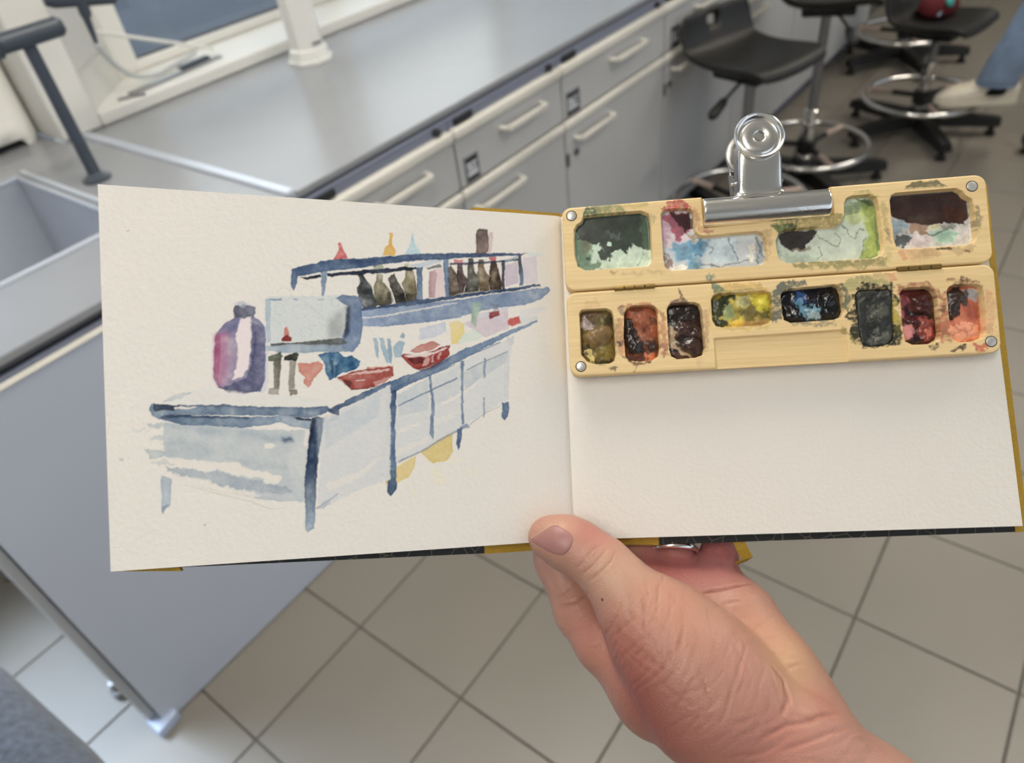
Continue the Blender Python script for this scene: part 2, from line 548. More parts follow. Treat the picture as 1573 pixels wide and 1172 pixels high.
t2 = thing('wall_tap', 'dark grey tap head with a downward hose nozzle by the window pillar', 'tap', (0.80, 1.75, 1.17))
v = MB()
v.tube([(-.075, .02, .037), (-.06, .016, .035), (.055, -.010, .016), (.06, -.011, .015)], [.012, .018, .018, .012], 16)
v.build('valve_body', M_tap, t2, angle=40)
v = MB()
v.tube([(-.012, 0, .02), (-.014, 0, -.006), (-.016, 0, -.012), (-.018, 0, -.05), (-.019, 0, -.062)], [.012, .012, .008, .0055, .004], 12)
v.build('nozzle', M_tap, t2, angle=40)
v = MB()
v.tube([(.02, -.003, .02), (.06, .05, .06), (.06, .175, .06)], [.008, .008, .008], 10)
v.build('supply_pipe', M_tap, t2, angle=40)

jg = thing('jug', 'cream plastic canister standing on the worktop behind the sink', 'jug', (0.602, 2.145, ZC + .0005))
n = 40
rows = []
for z, sc_ in ((0.012, .94), (0.02, 1.0), (0.05, 1.0), (0.20, 1.0), (0.245, .98), (0.28, .84), (0.30, .5), (0.302, .30), (0.33, .30), (0.332, .02)):
    ring = []
    for k in range(n + 1):
        a = 2 * math.pi * k / n
        ca, sa = math.cos(a), math.sin(a)
        e = 0.45
        x = math.copysign(abs(ca) ** e, ca) * 0.092 * sc_
        y = math.copysign(abs(sa) ** e, sa) * 0.085 * sc_
        ring.append((x - .005, y - .02, z))
    rows.append(ring)
# body with a scalloped foot
rows[0] = [(x, y, 0.0 if abs(math.sin(2 * math.pi * k / n * 2)) > .5 else 0.02) for k, (x, y, z) in enumerate(rows[0])]
jb = MB().grid(rows)
bmesh.ops.remove_doubles(jb.bm, verts=jb.bm.verts[:], dist=1e-5)
bmesh.ops.recalc_face_normals(jb.bm, faces=jb.bm.faces[:])
jb.build('body', M_jug, jg, smooth=True)
MB().tube([(-.065, -.02, .27), (-.06, -.02, .325), (-.02, -.02, .335)], 0.012, 10).build('carry_handle', M_jug, jg, smooth=True)

ps = thing('octagonal_post', 'white octagonal post with a flared foot standing on the worktop', 'post', (1.372, 1.81, ZC))
oc = [(math.cos(math.pi / 8 + k * math.pi / 4), math.sin(math.pi / 8 + k * math.pi / 4)) for k in range(8)]
p = MB()
p.prism([(x * .066, y * .066) for x, y in oc], 0, .010, bev=.002)
p.build('base', M_white, ps)
p = MB()
for (r0, z0), (r1, z1) in zip(((.060, .008), (.056, .034), (.048, .040)), ((.056, .034), (.048, .040), (.046, 1.45))):
    A = [p.bm.verts.new((x * r0, y * r0, z0)) for x, y in oc]
    B = [p.bm.verts.new((x * r1, y * r1, z1)) for x, y in oc]
    for k in range(8):
        p.bm.faces.new((A[k], A[(k + 1) % 8], B[(k + 1) % 8], B[k]))
p.build('shaft', M_white, ps)
MB().box((-.016, -.0505, .050), (.014, -.046, .054)).build('seam', M_edge, ps)

hs = MB()
pts = [Vector((0.885, 1.99, 1.06)), Vector((0.93, 2.03, 0.99)), Vector((0.98, 2.05, 0.945)), Vector((1.05, 2.065, 0.930)), Vector((1.12, 2.085, 0.932)), Vector((1.20, 2.11, 0.935))]
sm = []
for i in range(len(pts) - 1):
    p0, p1, p2, p3 = pts[max(i - 1, 0)], pts[i], pts[i + 1], pts[min(i + 2, len(pts) - 1)]
    for k in range(6):
        t = k / 6
        sm.append(0.5 * ((2 * p1) + (p2 - p0) * t + (2 * p0 - 5 * p1 + 4 * p2 - p3) * t * t + (3 * p1 - p0 - 3 * p2 + p3) * t ** 3))
sm.append(pts[-1])
hs.tube(sm, 0.006, 8)
o = hs.build('hose', mat('clear_grey_hose', L(196, 200, 200), 0.25), None, smooth=True)
tag(o, 'pale translucent hose curling on the window sill', 'hose')
o = MB()
o.tube([(0.93, 2.06, 1.07), (1.19, 2.10, 0.96), (1.26, 2.11, 0.93)], 0.005, 8)
o = o.build('stay_rod', M_frame)
tag(o, 'thin white rod slanting down onto the window sill', 'rod')
o = thing('sill_bracket', 'flat dark grey metal bar lying along the window sill', 'bracket', (0.90, 1.99, 0.922))
MB().box((0.02, -.004, 0), (0.33, .022, .006), 0.002, mtx=Matrix.Rotation(0.10, 4, 'Z')).build('bar', M_steel, o)
MB().box((0.20, .012, .006), (0.30, .034, .014), 0.002, mtx=Matrix.Rotation(0.10, 4, 'Z')).build('catch', M_tap, o)
MB().box((-.02, -.012, 0), (0.05, .0, .005), 0.001, mtx=Matrix.Rotation(-0.6, 4, 'Z')).build('end_strip', M_steel, o)

# ================================================================ lab stools
M_seat = mat('stool_black_foam', L(26, 25, 24), 0.48, bump=0.12, bscale=220)
M_base = mat('stool_black_base', L(22, 22, 22), 0.5, bump=0.06, bscale=200)
M_glint = mat('spoke_reflection', L(196, 176, 164), 0.3, 0.4)  # pale tone of the reflection on the chrome spokes


def seat_mesh():
    """one-piece moulded shell: seat pan, rounded front edge, low back with a grip hole"""
    prof = [(-.192, -.034), (-.186, -.008), (-.155, .008), (-.09, .006), (0, -.004), (.09, -.002), (.148, .010), (.178, .038), (.194, .085), (.201, .112), (.205, .140)]
    nu = 24
    T = 0.036

    def half(y):
        if y < -.1:
            return .190
        return .200
    top, bot = [], []
    for i, (y, z) in enumerate(prof):
        a = prof[max(i - 1, 0)]
        c = prof[min(i + 1, len(prof) - 1)]
        ty, tz = c[0] - a[0], c[1] - a[1]
        l = math.hypot(ty, tz)
        ny, nz = tz / l, -ty / l                         # downward / backward normal
        w = .190
        if i == 0:
            w = .166
        elif i == 1:
            w = .180
        elif i == len(prof) - 1:
            w = .172
        elif i == len(prof) - 2:
            w = .184
        r1, r2 = [], []
        for k in range(nu + 1):
            u = -1 + 2 * k / nu
            x = w * u
            dish = .016 * abs(u) ** 2.2 if y < .15 else 0.0
            fwd = .020 * u * u if y > .15 else 0.0        # back wraps round
            p = Vector((x, y - fwd, z + dish))
            r1.append(p)
            edge = (1 - abs(u) ** 8) * .6 + .4
            r2.append(p + Vector((0, ny, nz)) * T * edge * (0.6 if i in (0, len(prof) - 1) else 1))
        top.append(r1)
        bot.append(r2)
    b = MB()
    hole = lambda i, k: i == 8 and nu / 2 - 2.1 < k + .5 < nu / 2 + 2.1
    for P, flip in ((top, False), (bot, True)):
        vs = [[b.bm.verts.new(p) for p in row] for row in P]
        for i in range(len(vs) - 1):
            for k in range(nu):
                if hole(i, k):
                    continue
                f = (vs[i][k], vs[i][k + 1], vs[i + 1][k + 1], vs[i + 1][k])
                b.bm.faces.new(f[::-1] if flip else f)
        if flip:
            vb = vs
        else:
            vt = vs
    n = len(vt) - 1
    for k in range(nu):
        b.bm.faces.new((vt[0][k + 1], vt[0][k], vb[0][k], vb[0][k + 1]))
        b.bm.faces.new((vt[n][k], vt[n][k + 1], vb[n][k + 1], vb[n][k]))
    for i in range(n):
        b.bm.faces.new((vt[i][0], vt[i + 1][0], vb[i + 1][0], vb[i][0]))
        b.bm.faces.new((vt[i + 1][nu], vt[i][nu], vb[i][nu], vb[i + 1][nu]))
    ks = [k for k in range(nu) if hole(8, k)]
    for k in ks:
        b.bm.faces.new((vt[8][k], vt[8][k + 1], vb[8][k + 1], vb[8][k]))
        b.bm.faces.new((vt[9][k + 1], vt[9][k], vb[9][k], vb[9][k + 1]))
    k0, k1 = ks[0], ks[-1] + 1
    b.bm.faces.new((vt[9][k0], vt[8][k0], vb[8][k0], vb[9][k0]))
    b.bm.faces.new((vt[8][k1], vt[9][k1], vb[9][k1], vb[8][k1]))
    bmesh.ops.recalc_face_normals(b.bm, faces=b.bm.faces[:])
    return b


def make_stool(label, hs, ring_z=.165, ring_r=.235, legrot=0.0, lever=True):
    """hs: height of the seat pan; the seat faces -y, built at the origin"""
    t = thing('lab_stool', label, 'stool', group='black laboratory stools')
    s = seat_mesh()
    s.bm.transform(Matrix.Translation((0, 0, hs)) @ Matrix.Diagonal((.88, .88, .92, 1)))
    so = s.build('seat', M_seat, t, smooth=True)
    sub = so.modifiers.new('s', 'SUBSURF')
    sub.levels = sub.render_levels = 1
    MB().box((-.09, -.09, hs - .060), (.09, .09, hs - .026), .008).build('seat_plate', M_base, t)
    MB().lathe([(.0, .10), (.030, .10), (.030, .125), (.0255, .13), (.0255, .30), (.027, .30), (.027, .312), (.021, .316), (.001, .316)], 20).build('lower_column', M_chrome, t, angle=40)
    MB().lathe([(.0, .31), (.0175, .31), (.0175, hs - .075), (.026, hs - .07), (.026, hs - .055), (.001, hs - .055)], 20).build('gas_column', M_steel, t, angle=40)
    if lever:
        lv = MB()
        lv.tube([(-.05, -.02, hs - .045), (-.17, -.055, hs - .062), (-.215, -.065, hs - .075)], .005, 8)
        lo = lv.build('lever', M_base, t)
        kb = MB()
        kb.tube([(-.19, -.06, hs - .068), (-.21, -.064, hs - .073), (-.27, -.078, hs - .09), (-.285, -.081, hs - .094)], [.006, .014, .017, .009], 12)
        kb.build('lever_grip', M_base, lo, angle=50)
    MB().tube([(ring_r * math.cos(a), ring_r * math.sin(a), ring_z) for a in (2 * math.pi * k / 64 for k in range(64))], .0105, 12, closed=True).build('foot_ring', M_chrome, t, smooth=True)
    MB().lathe([(.0, ring_z - .03), (.036, ring_z - .03), (.036, ring_z + .022), (.028, ring_z + .028), (.001, ring_z + .028)], 20).build('ring_hub', M_base, t, angle=40)
    for k in range(3):
        a = legrot + .3 + k * 2 * math.pi / 3
        sp = MB()
        sp.tube([(.03 * math.cos(a), .03 * math.sin(a), ring_z), (.13 * math.cos(a), .13 * math.sin(a), ring_z)], .011, 10)
        so = sp.build('spoke', M_base, t)
        sp = MB()
        sp.tube([(.125 * math.cos(a), .125 * math.sin(a), ring_z), ((ring_r - .004) * math.cos(a), (ring_r - .004) * math.sin(a), ring_z)], .012, 10)
        sp.build('spoke_glint', M_glint, so)  # pinkish reflection on the spoke, put into its colour
    MB().lathe([(.0, .050), (.055, .050), (.055, .085), (.038, .115), (.001, .115)], 20).build('hub', M_base, t, angle=40)
    for k in range(5):
        a = legrot + k * 2 * math.pi / 5
        m = Matrix.Rotation(a, 4, 'Z')
        b = bmesh.new()
        pr = [(.03, .096, .042, .034), (.16, .092, .042, .032), (.30, .080, .044, .028), (.328, .074, .044, .027)]
        rings = []
        for r, z1, z0, w in pr:
            rings.append([b.verts.new(m @ Vector(q)) for q in ((r, -w, z0), (r, w, z0), (r, w * .72, z1), (r, -w * .72, z1))])
        for A, B in zip(rings, rings[1:]):
            for i in range(4):
                b.faces.new((A[i], A[(i + 1) % 4], B[(i + 1) % 4], B[i]))
        b.faces.new(rings[0][::-1])
        b.faces.new(rings[-1])
        bmesh.ops.recalc_face_normals(b, faces=b.faces[:])
        x = MB()
        x._merge(b)
        lg = x.build('leg', M_base, t)
        MB().lathe([(.0, 0), (.022, 0), (.022, .010), (.013, .016), (.013, .05), (.001, .05)], 14, Matrix.Translation((.302 * math.cos(a), .302 * math.sin(a), 0))).build('glide', M_base, lg, angle=40)
    return t


def put(t, x, y, rz):
    t.location = (x, y, 0)
    t.rotation_euler = (0, 0, rz)
    return t


put(make_stool('nearest black stool with a grip hole in its low back, in front of the cabinets', .665, legrot=1.24), 2.40, .895, math.radians(-17))
put(make_stool('black stool whose seat is cut by the top edge, right behind the bulldog clip', .73, ring_z=.17, legrot=1.15), 2.925, .835, math.radians(20))
put(make_stool('black stool carrying the red bag, with a foot resting on its ring', .475, legrot=1.43), 3.60, .565, math.radians(-12))
put(make_stool('farthest black stool, mostly hidden behind the stool with the red bag', .62, legrot=1.08), 4.50, .865, math.radians(10))
put(make_stool('black stool at the right edge with only one base leg in the frame', .50, legrot=1.08), 3.60, -.18, math.radians(40))

# ---------------------------------------------------------------- red bag on the far stool
M_red = mat('red_cloth', L(96, 20, 27), 0.8, var=0.15, vscale=40, bump=0.3, bscale=90)
bag = thing('bag', 'small red cloth bag with a teal clasp lying on the seat of the far stool', 'bag', (3.67, .60, .480), math.radians(-12))
b = MB()
n = 28
rows = []
for i, (r, z) in enumerate(((.02, .0), (.85, .0), (1.0, .02), (1.03, .05), (.95, .085), (.7, .11), (.3, .12), (.02, .121))):
    rows.append([(.095 * r * math.cos(2 * math.pi * k / n) * (1 + .06 * math.sin(5 * k + i)), .07 * r * math.sin(2 * math.pi * k / n) * (1 + .06 * math.cos(3 * k + 2 * i)), z * .7 + .005 * (i > 1) * math.sin(k * 1.7 + i)) for k in range(n + 1)])
    rows[-1][-1] = rows[-1][0]
b.grid(rows)
bmesh.ops.remove_doubles(b.bm, verts=b.bm.verts[:], dist=1e-5)
bmesh.ops.recalc_face_normals(b.bm, faces=b.bm.faces[:])
b.build('cloth_body', M_red, bag, smooth=True)
cl = MB().lathe([(.0, 0), (.020, .002), (.022, .010), (.014, .018), (.001, .02)], 20, Matrix.Translation((-.045, -.052, .056)) @ Matrix.Rotation(1.0, 4, 'X')).build('clasp', mat('teal_plastic', L(64, 170, 160), 0.35), bag, smooth=True)
MB().tube([(-.062, -.046, .05), (-.08, -.04, .012)], .005, 8).build('zip_pull', mat('pale_blue_cord', L(170, 200, 220), 0.5), bag)


# ================================================================ seated person: one jeans leg, sock and sneaker
def denim(name, c1, c2, scale):
    m = mat(name, c1, 0.85, var=0.18, vscale=14, bump=0.35, bscale=900, sheen=0.2)
    return m


M_denim = denim('blue_denim', L(130, 150, 178), None, 1)
M_shoe = mat('off_white_canvas', L(228, 219, 200), 0.7, var=.05, vscale=30, bump=.15, bscale=400)
M_sole = mat('off_white_rubber', L(214, 206, 188), 0.5)
M_sock = mat('black_sock', L(20, 20, 22), 0.9, bump=.3, bscale=500)


def loft(rings, n):
    b = MB()
    vs = [[b.bm.verts.new(p) for p in r] for r in rings]
    for A, B in zip(vs, vs[1:]):
        for k in range(n):
            b.bm.faces.new((A[k], A[(k + 1) % n], B[(k + 1) % n], B[k]))
    b.bm.faces.new(vs[0][::-1])
    b.bm.faces.new(vs[-1])
    bmesh.ops.recalc_face_normals(b.bm, faces=b.bm.faces[:])
    return b


def oring(c, ax, ay, rx, ry, n, wob=0.0, ph=0.0):
    return [Vector(c) + Vector(ax) * rx * math.cos(2 * math.pi * k / n) * (1 + wob * math.sin(3 * 2 * math.pi * k / n + ph)) + Vector(ay) * ry * math.sin(2 * math.pi * k / n) for k in range(n)]


pr = thing('person', 'person seated on a stool, only a blue jeans leg and an off-white sneaker in view', 'person', (3.545, .27, .19))
# local frame: toe direction tx, up z
# ankle, shin, knee and the start of the thigh, one continuous trouser leg
tx = Vector((-.37, .93, 0)).normalized()
ty = Vector((.93, .37, 0)).normalized()
ax_ = [(.005, .0, .085, .072, .062), (.0, -.003, .115, .075, .065), (-.010, -.01, .17, .076, .067), (-.03, -.03, .26, .078, .071), (-.05, -.06, .35, .082, .075), (-.06, -.09, .43, .079, .072), (-.03, -.11, .49, .086, .080), (.03, -.13, .53, .086, .084)]
N = 28
rings = []
for i, (a, c, z, rx, ry) in enumerate(ax_):
    cc = tx * (.02 + a) + ty * (c * .3) + Vector((-.02 + c * .25, c * .28, z))
    rings.append(oring(cc, tx, ty, rx, ry, N, .05, i * 1.3))
lo = loft(rings, N).build('trouser_leg', M_denim, pr, smooth=True)
hem = MB().tube([p * 1.0 for p in oring(tx * .025 + Vector((-.02, 0, .088)), tx, ty, .0735, .0635, N)], .004, 6, closed=True).build('hem', M_denim, lo, smooth=True)
rings = [oring(tx * (.03 - .01 * i) + Vector((-.015, 0, z)), tx, ty, r, r * .85, 20) for i, (z, r) in enumerate(((.045, .047), (.07, .044), (.10, .046), (.13, .046)))]
loft(rings, 20).build('sock', M_sock, pr, smooth=True)
sh = []
for u, w, z0, z1 in ((-.062, .012, .020, .045), (-.055, .030, .014, .080), (-.03, .036, .012, .088), (.0, .037, .012, .086), (.04, .039, .012, .105), (.085, .042, .012, .096), (.13, .048, .012, .080), (.17, .049, .012, .066), (.20, .044, .013, .056), (.225, .030, .015, .038), (.237, .010, .02, .03)):
    ring = []
    for k in range(N):
        a = 2 * math.pi * k / N
        ca, sa = math.cos(a), math.sin(a)
        zz = (z0 + z1) / 2 + (z1 - z0) / 2 * (sa if sa > 0 else -abs(sa) ** .5)
        yy = w * (math.copysign(abs(ca) ** .7, ca))
        ring.append(tx * (u) + ty * yy + Vector((0, 0, zz)))
    sh.append(ring)
so = loft(sh, N).build('sneaker', M_shoe, pr, smooth=True)
ol = [(-.066, .0), (-.058, .028), (-.03, .039), (.03, .040), (.09, .045), (.15, .052), (.19, .049), (.225, .034), (.243, .0)]
ol = ol + [(x, -y) for x, y in ol[-2:0:-1]]
MB().prism([((tx * u + ty * v).x, (tx * u + ty * v).y) for u, v in ol], 0.0, .022, bev=.004).build('sole', M_sole, so)
for k in range(4):
    u = .085 + k * .020
    c_ = tx * u + Vector((0, 0, .099 - k * .0075))
    MB().tube([c_ + ty * -.018 + Vector((0, 0, -.004)), c_ + Vector((0, 0, .003)), c_ + ty * .018 + Vector((0, 0, -.004))], .0028, 6).build('lace', M_sole, so)

# ---------------------------------------------------------------- the photographer's knee
M_grey = mat('grey_denim', L(82, 92, 108), 0.92, var=0.5, vscale=95, bump=0.6, bscale=500, sheen=0.4)
kn = thing('person', 'person in grey denim, only a thigh in view at the lower left corner', 'person', (-.14, .5, .62))
N = 36
rings = []
for i, (x, y, z, r) in enumerate(((-.02, -.42, .0, .092), (-.012, -.25, .0, .090), (-.004, -.10, .002, .087), (.0, .05, .004, .085), (.0, .20, .004, .082), (-.004, .32, .0, .080), (-.008, .42, -.012, .076), (-.01, .48, -.03, .066), (-.01, .50, -.06, .045))):
    rings.append(oring((x, y, z), Vector((1, 0, 0)), Vector((0, .05, 1)), r, r * .95, N, .018, i * 2.1))
ko = loft(rings, N).build('trouser_leg', M_grey, kn, smooth=True)
kf = MB()
kf.tube([(.082 - .003 * k, -.12 + .055 * k, .012 + .004 * math.sin(k)) for k in range(6)], 0.0022, 6)
kf.build('side_seam', M_grey, ko, smooth=True)

# ================================================================ watercolour: flat colour washes laid on a sheet of paper
class Canvas:
    """a sheet w x h mm; rgb holds the linear reflectance, relief the raised paint (mm)"""

    def __init__(s, w, h, step, base, seed=1):
        s.w, s.h, s.step = w, h, step
        s.nx, s.ny = int(round(w / step)) + 1, int(round(h / step)) + 1
        s.x = np.linspace(0, w, s.nx)[None, :].repeat(s.ny, 0).astype(np.float32)
        s.y = np.linspace(0, h, s.ny)[:, None].repeat(s.nx, 1).astype(np.float32)
        s.paper = np.asarray(base, np.float32)
        s.rgb = np.ones((s.ny, s.nx, 3), np.float32) * s.paper
        s.relief = np.zeros((s.ny, s.nx), np.float32)
        s.gloss = np.zeros((s.ny, s.nx), np.float32)
        rs = np.random.RandomState(seed)
        s.n = [s.fbm(rs, c) for c in (2.2, 2.2, 5.0, 1.1, 9.0)]

    def fbm(s, rs, cell, octs=3):
        out = np.zeros((s.ny, s.nx), np.float32)
        amp, tot = 1.0, 0
        for _ in range(octs):
            gx, gy = int(s.w / cell) + 3, int(s.h / cell) + 3
            g = rs.rand(gy, gx).astype(np.float32)
            fx, fy = s.x / cell, s.y / cell
            ix, iy = fx.astype(int), fy.astype(int)
            tx, ty = fx - ix, fy - iy
            tx, ty = tx * tx * (3 - 2 * tx), ty * ty * (3 - 2 * ty)
            v = (g[iy, ix] * (1 - tx) + g[iy, ix + 1] * tx) * (1 - ty) + (g[iy + 1, ix] * (1 - tx) + g[iy + 1, ix + 1] * tx) * ty
            out += amp * (v * 2 - 1)
            tot += amp
            amp *= .55
            cell *= .5
        return out / tot * 1.5

    def sdf(s, poly, sl, rough):
        P = np.asarray(poly, np.float32).reshape(-1, 2)
        X = s.x[sl] + s.n[0][sl] * rough + s.n[3][sl] * rough * .5
        Y = s.y[sl] + s.n[1][sl] * rough - s.n[3][sl] * rough * .5
        d2 = np.full(X.shape, 1e9, np.float32)
        ins = np.zeros(X.shape, bool)
        for (ax, ay), (bx, by) in zip(P, np.roll(P, -1, 0)):
            ex, ey = bx - ax, by - ay
            px, py = X - ax, Y - ay
            t = np.clip((px * ex + py * ey) / max(ex * ex + ey * ey, 1e-9), 0, 1)
            d2 = np.minimum(d2, (px - ex * t) ** 2 + (py - ey * t) ** 2)
            if ay != by:
                ins ^= ((ay > Y) != (by > Y)) & (X < (bx - ax) * (Y - ay) / (by - ay) + ax)
        d = np.sqrt(d2)
        return np.where(ins, d, -d)

    def window(s, poly, m):
        P = np.asarray(poly, np.float32).reshape(-1, 2)
        x0, y0 = P.min(0) - m
        x1, y1 = P.max(0) + m
        a, b = max(0, int(x0 / s.step)), min(s.nx, int(x1 / s.step) + 2)
        c, d = max(0, int(y0 / s.step)), min(s.ny, int(y1 / s.step) + 2)
        return (slice(c, d), slice(a, b)) if a < b and c < d else None

    def wash(s, mode, col, alpha, rough, edge, soft, var, poly, grad=None, ref=(222, 217, 210), rise=0.0, gloss=0.0):
        """mode P: transparent wash (colour measured on white paper of colour ref); O: opaque paint"""
        rough *= s.rough_k
        sl = s.window(poly, 2 * rough + soft + 1)
        if sl is None:
            return
        sd = s.sdf(poly, sl, rough)
        k = np.clip((sd + soft) / (2 * soft + 1e-6), 0, 1)
        k = k * k * (3 - 2 * k)
        dens = 1 + var * (s.n[2][sl] + .6 * s.n[0][sl] + .35 * s.n[3][sl]) + edge * np.exp(-np.abs(sd - .12) / .35)
        c = lin(col).astype(np.float32)
        C_ = np.broadcast_to(c, sd.shape + (3,))
        if grad:
            g1, g2, g3, ax, ay, bx, by = grad
            c2 = lin((g1, g2, g3)).astype(np.float32)
            ax, ay, bx, by = ax / 10, ay / 10, bx / 10, by / 10
            t = np.clip(((s.x[sl] - ax) * (bx - ax) + (s.y[sl] - ay) * (by - ay)) / ((bx - ax) ** 2 + (by - ay) ** 2 + 1e-6) + .15 * s.n[2][sl], 0, 1)[..., None]
            C_ = c * (1 - t) + c2 * t
        if mode == 'P':
            C_ = C_ * .8 + C_.mean(-1, keepdims=True) * .2
            T = np.clip(C_ / lin(ref).astype(np.float32), 0.005, 1.05)
            tgt = s.paper * T ** np.clip(dens, .2, 3)[..., None]
        else:
            tgt = C_ * np.clip(1 + (dens - 1) * .9, .25, 2.2)[..., None]
        a = (k * alpha)[..., None]
        s.rgb[sl] = s.rgb[sl] * (1 - a) + tgt * a
        if rise:
            s.relief[sl] = s.relief[sl] * (1 - k * .6) + k * rise * (.6 + .6 * np.clip(sd / 2.5, 0, 1) + .5 * s.n[2][sl])
        if gloss:
            s.gloss[sl] = s.gloss[sl] * (1 - k) + k * gloss
    rough_k = 1.0




def colour_attr(me, rgb, name='pigment'):
    a = me.color_attributes.new(name, 'FLOAT_COLOR', 'POINT')
    v = np.ones((len(rgb), 4), np.float32)
    v[:, :3] = rgb
    a.data.foreach_set('color', v.ravel())


def pigment_mat(name, rough=0.6, bump=0.0, bscale=900, spec=0.5, coat=0.0, gloss=False, tint=None):
    m = mat(name, (0.8, 0.8, 0.8), rough, bump=bump, bscale=bscale, spec=spec, coat=coat)
    nt = m.node_tree
    a = nt.nodes.new('ShaderNodeAttribute')
    a.attribute_name = 'pigment'
    p = nt.nodes['Principled BSDF']
    nt.links.new(a.outputs['Color'], p.inputs['Base Color'])
    if gloss:
        g = nt.nodes.new('ShaderNodeAttribute')
        g.attribute_name = 'wetness'
        r = nt.nodes.new('ShaderNodeMapRange')
        r.inputs[3].default_value = rough
        r.inputs[4].default_value = 0.14
        nt.links.new(g.outputs['Fac'], r.inputs[0])
        nt.links.new(r.outputs[0], p.inputs['Roughness'])
    return m


def sheet_mesh(name, V, nx, ny):
    me = bpy.data.meshes.new(name)
    i = np.arange(nx * ny).reshape(ny, nx)
    q = np.stack([i[:-1, :-1], i[:-1, 1:], i[1:, 1:], i[1:, :-1]], -1).reshape(-1, 4)
    me.vertices.add(nx * ny)
    me.vertices.foreach_set('co', np.asarray(V, np.float32).ravel())
    me.loops.add(q.size)
    me.loops.foreach_set('vertex_index', q.ravel().astype(np.int32))
    me.polygons.add(len(q))
    me.polygons.foreach_set('loop_start', np.arange(0, q.size, 4, dtype=np.int32))
    me.update(calc_edges=True)
    return me


def frame(rows):
    x, y, z, o = [Vector(r) for r in rows]
    return Matrix(((x.x, y.x, z.x, o.x), (x.y, y.y, z.y, o.y), (x.z, y.z, z.z, o.z), (0, 0, 0, 1)))


# ================================================================ the open sketchbook (lengths in mm in its own frame: x right, y up the gutter, z towards the reader)
BOOK = frame([(0.608418, -0.789105, -0.084502), (0.586141, 0.375020, 0.718191), (-0.535038, -0.486491, 0.690696), (0.163395, 0.122144, 1.189146)])
MMS = 0.001
PAPER = L(236, 231, 224)
M_page = pigment_mat('watercolour_paper', 0.85, bump=0.14, bscale=520, spec=0.25)
M_paper = mat('plain_paper', PAPER, 0.85, bump=0.16, bscale=520, spec=0.25)
M_block = mat('paper_edges', L(222, 214, 200), 0.9, var=.06, vscale=300, stretch=(1, 1, 14))
M_gold = mat('mustard_bookcloth', L(176, 140, 38), 0.6, var=.12, vscale=900, bump=.3, bscale=1500)
M_cover = bpy.data.materials.new('black_patterned_cover')
M_cover.use_nodes = True
_nt = M_cover.node_tree
_p = _nt.nodes['Principled BSDF']
_p.inputs['Roughness'].default_value = 0.5
_tc = _nt.nodes.new('ShaderNodeTexCoord')
_v = _nt.nodes.new('ShaderNodeTexVoronoi')
_v.feature = 'DISTANCE_TO_EDGE'
_v.inputs['Scale'].default_value = 120
_w = _nt.nodes.new('ShaderNodeTexNoise')
_w.inputs['Scale'].default_value = 900
_r = _nt.nodes.new('ShaderNodeValToRGB')
_r.color_ramp.elements[0].position = 0.012
_r.color_ramp.elements[0].color = (*L(84, 78, 64), 1)
_r.color_ramp.elements[1].position = 0.03
_r.color_ramp.elements[1].color = (*L(16, 16, 18), 1)
_nt.links.new(_tc.outputs['Object'], _v.inputs['Vector'])
_nt.links.new(_v.outputs['Distance'], _r.inputs[0])
_nt.links.new(_r.outputs[0], _p.inputs['Base Color'])

book = thing('sketchbook', 'open sketchbook with a bench watercolour on its left page, held in a hand', 'sketchbook', mw=BOOK)
BL, TL, GB, GT = [np.array(v) for v in [(-179.98, 3.51, 58.60), (-185.00, 152.96, 58.50), (0.00, 0.00, 0.00), (-0.00, 150.95, -0.00)]]
BR, TR = [np.array(v) for v in [(191.56, 2.31, 20.51), (184.40, 151.19, 20.38)]]


def page_pts(nx, ny, A, Bt, Cb, Ct, spacing=None):
    """bilinear sheet from edge A(bottom)-Bt(top) to edge Cb-Ct, mm"""
    s_ = (np.linspace(0, 1, nx) if spacing is None else spacing)[None, :, None]
    t_ = np.linspace(0, 1, ny)[:, None, None]
    V = (1 - s_) * ((1 - t_) * A + t_ * Bt) + s_ * ((1 - t_) * Cb + t_ * Ct)
    return V


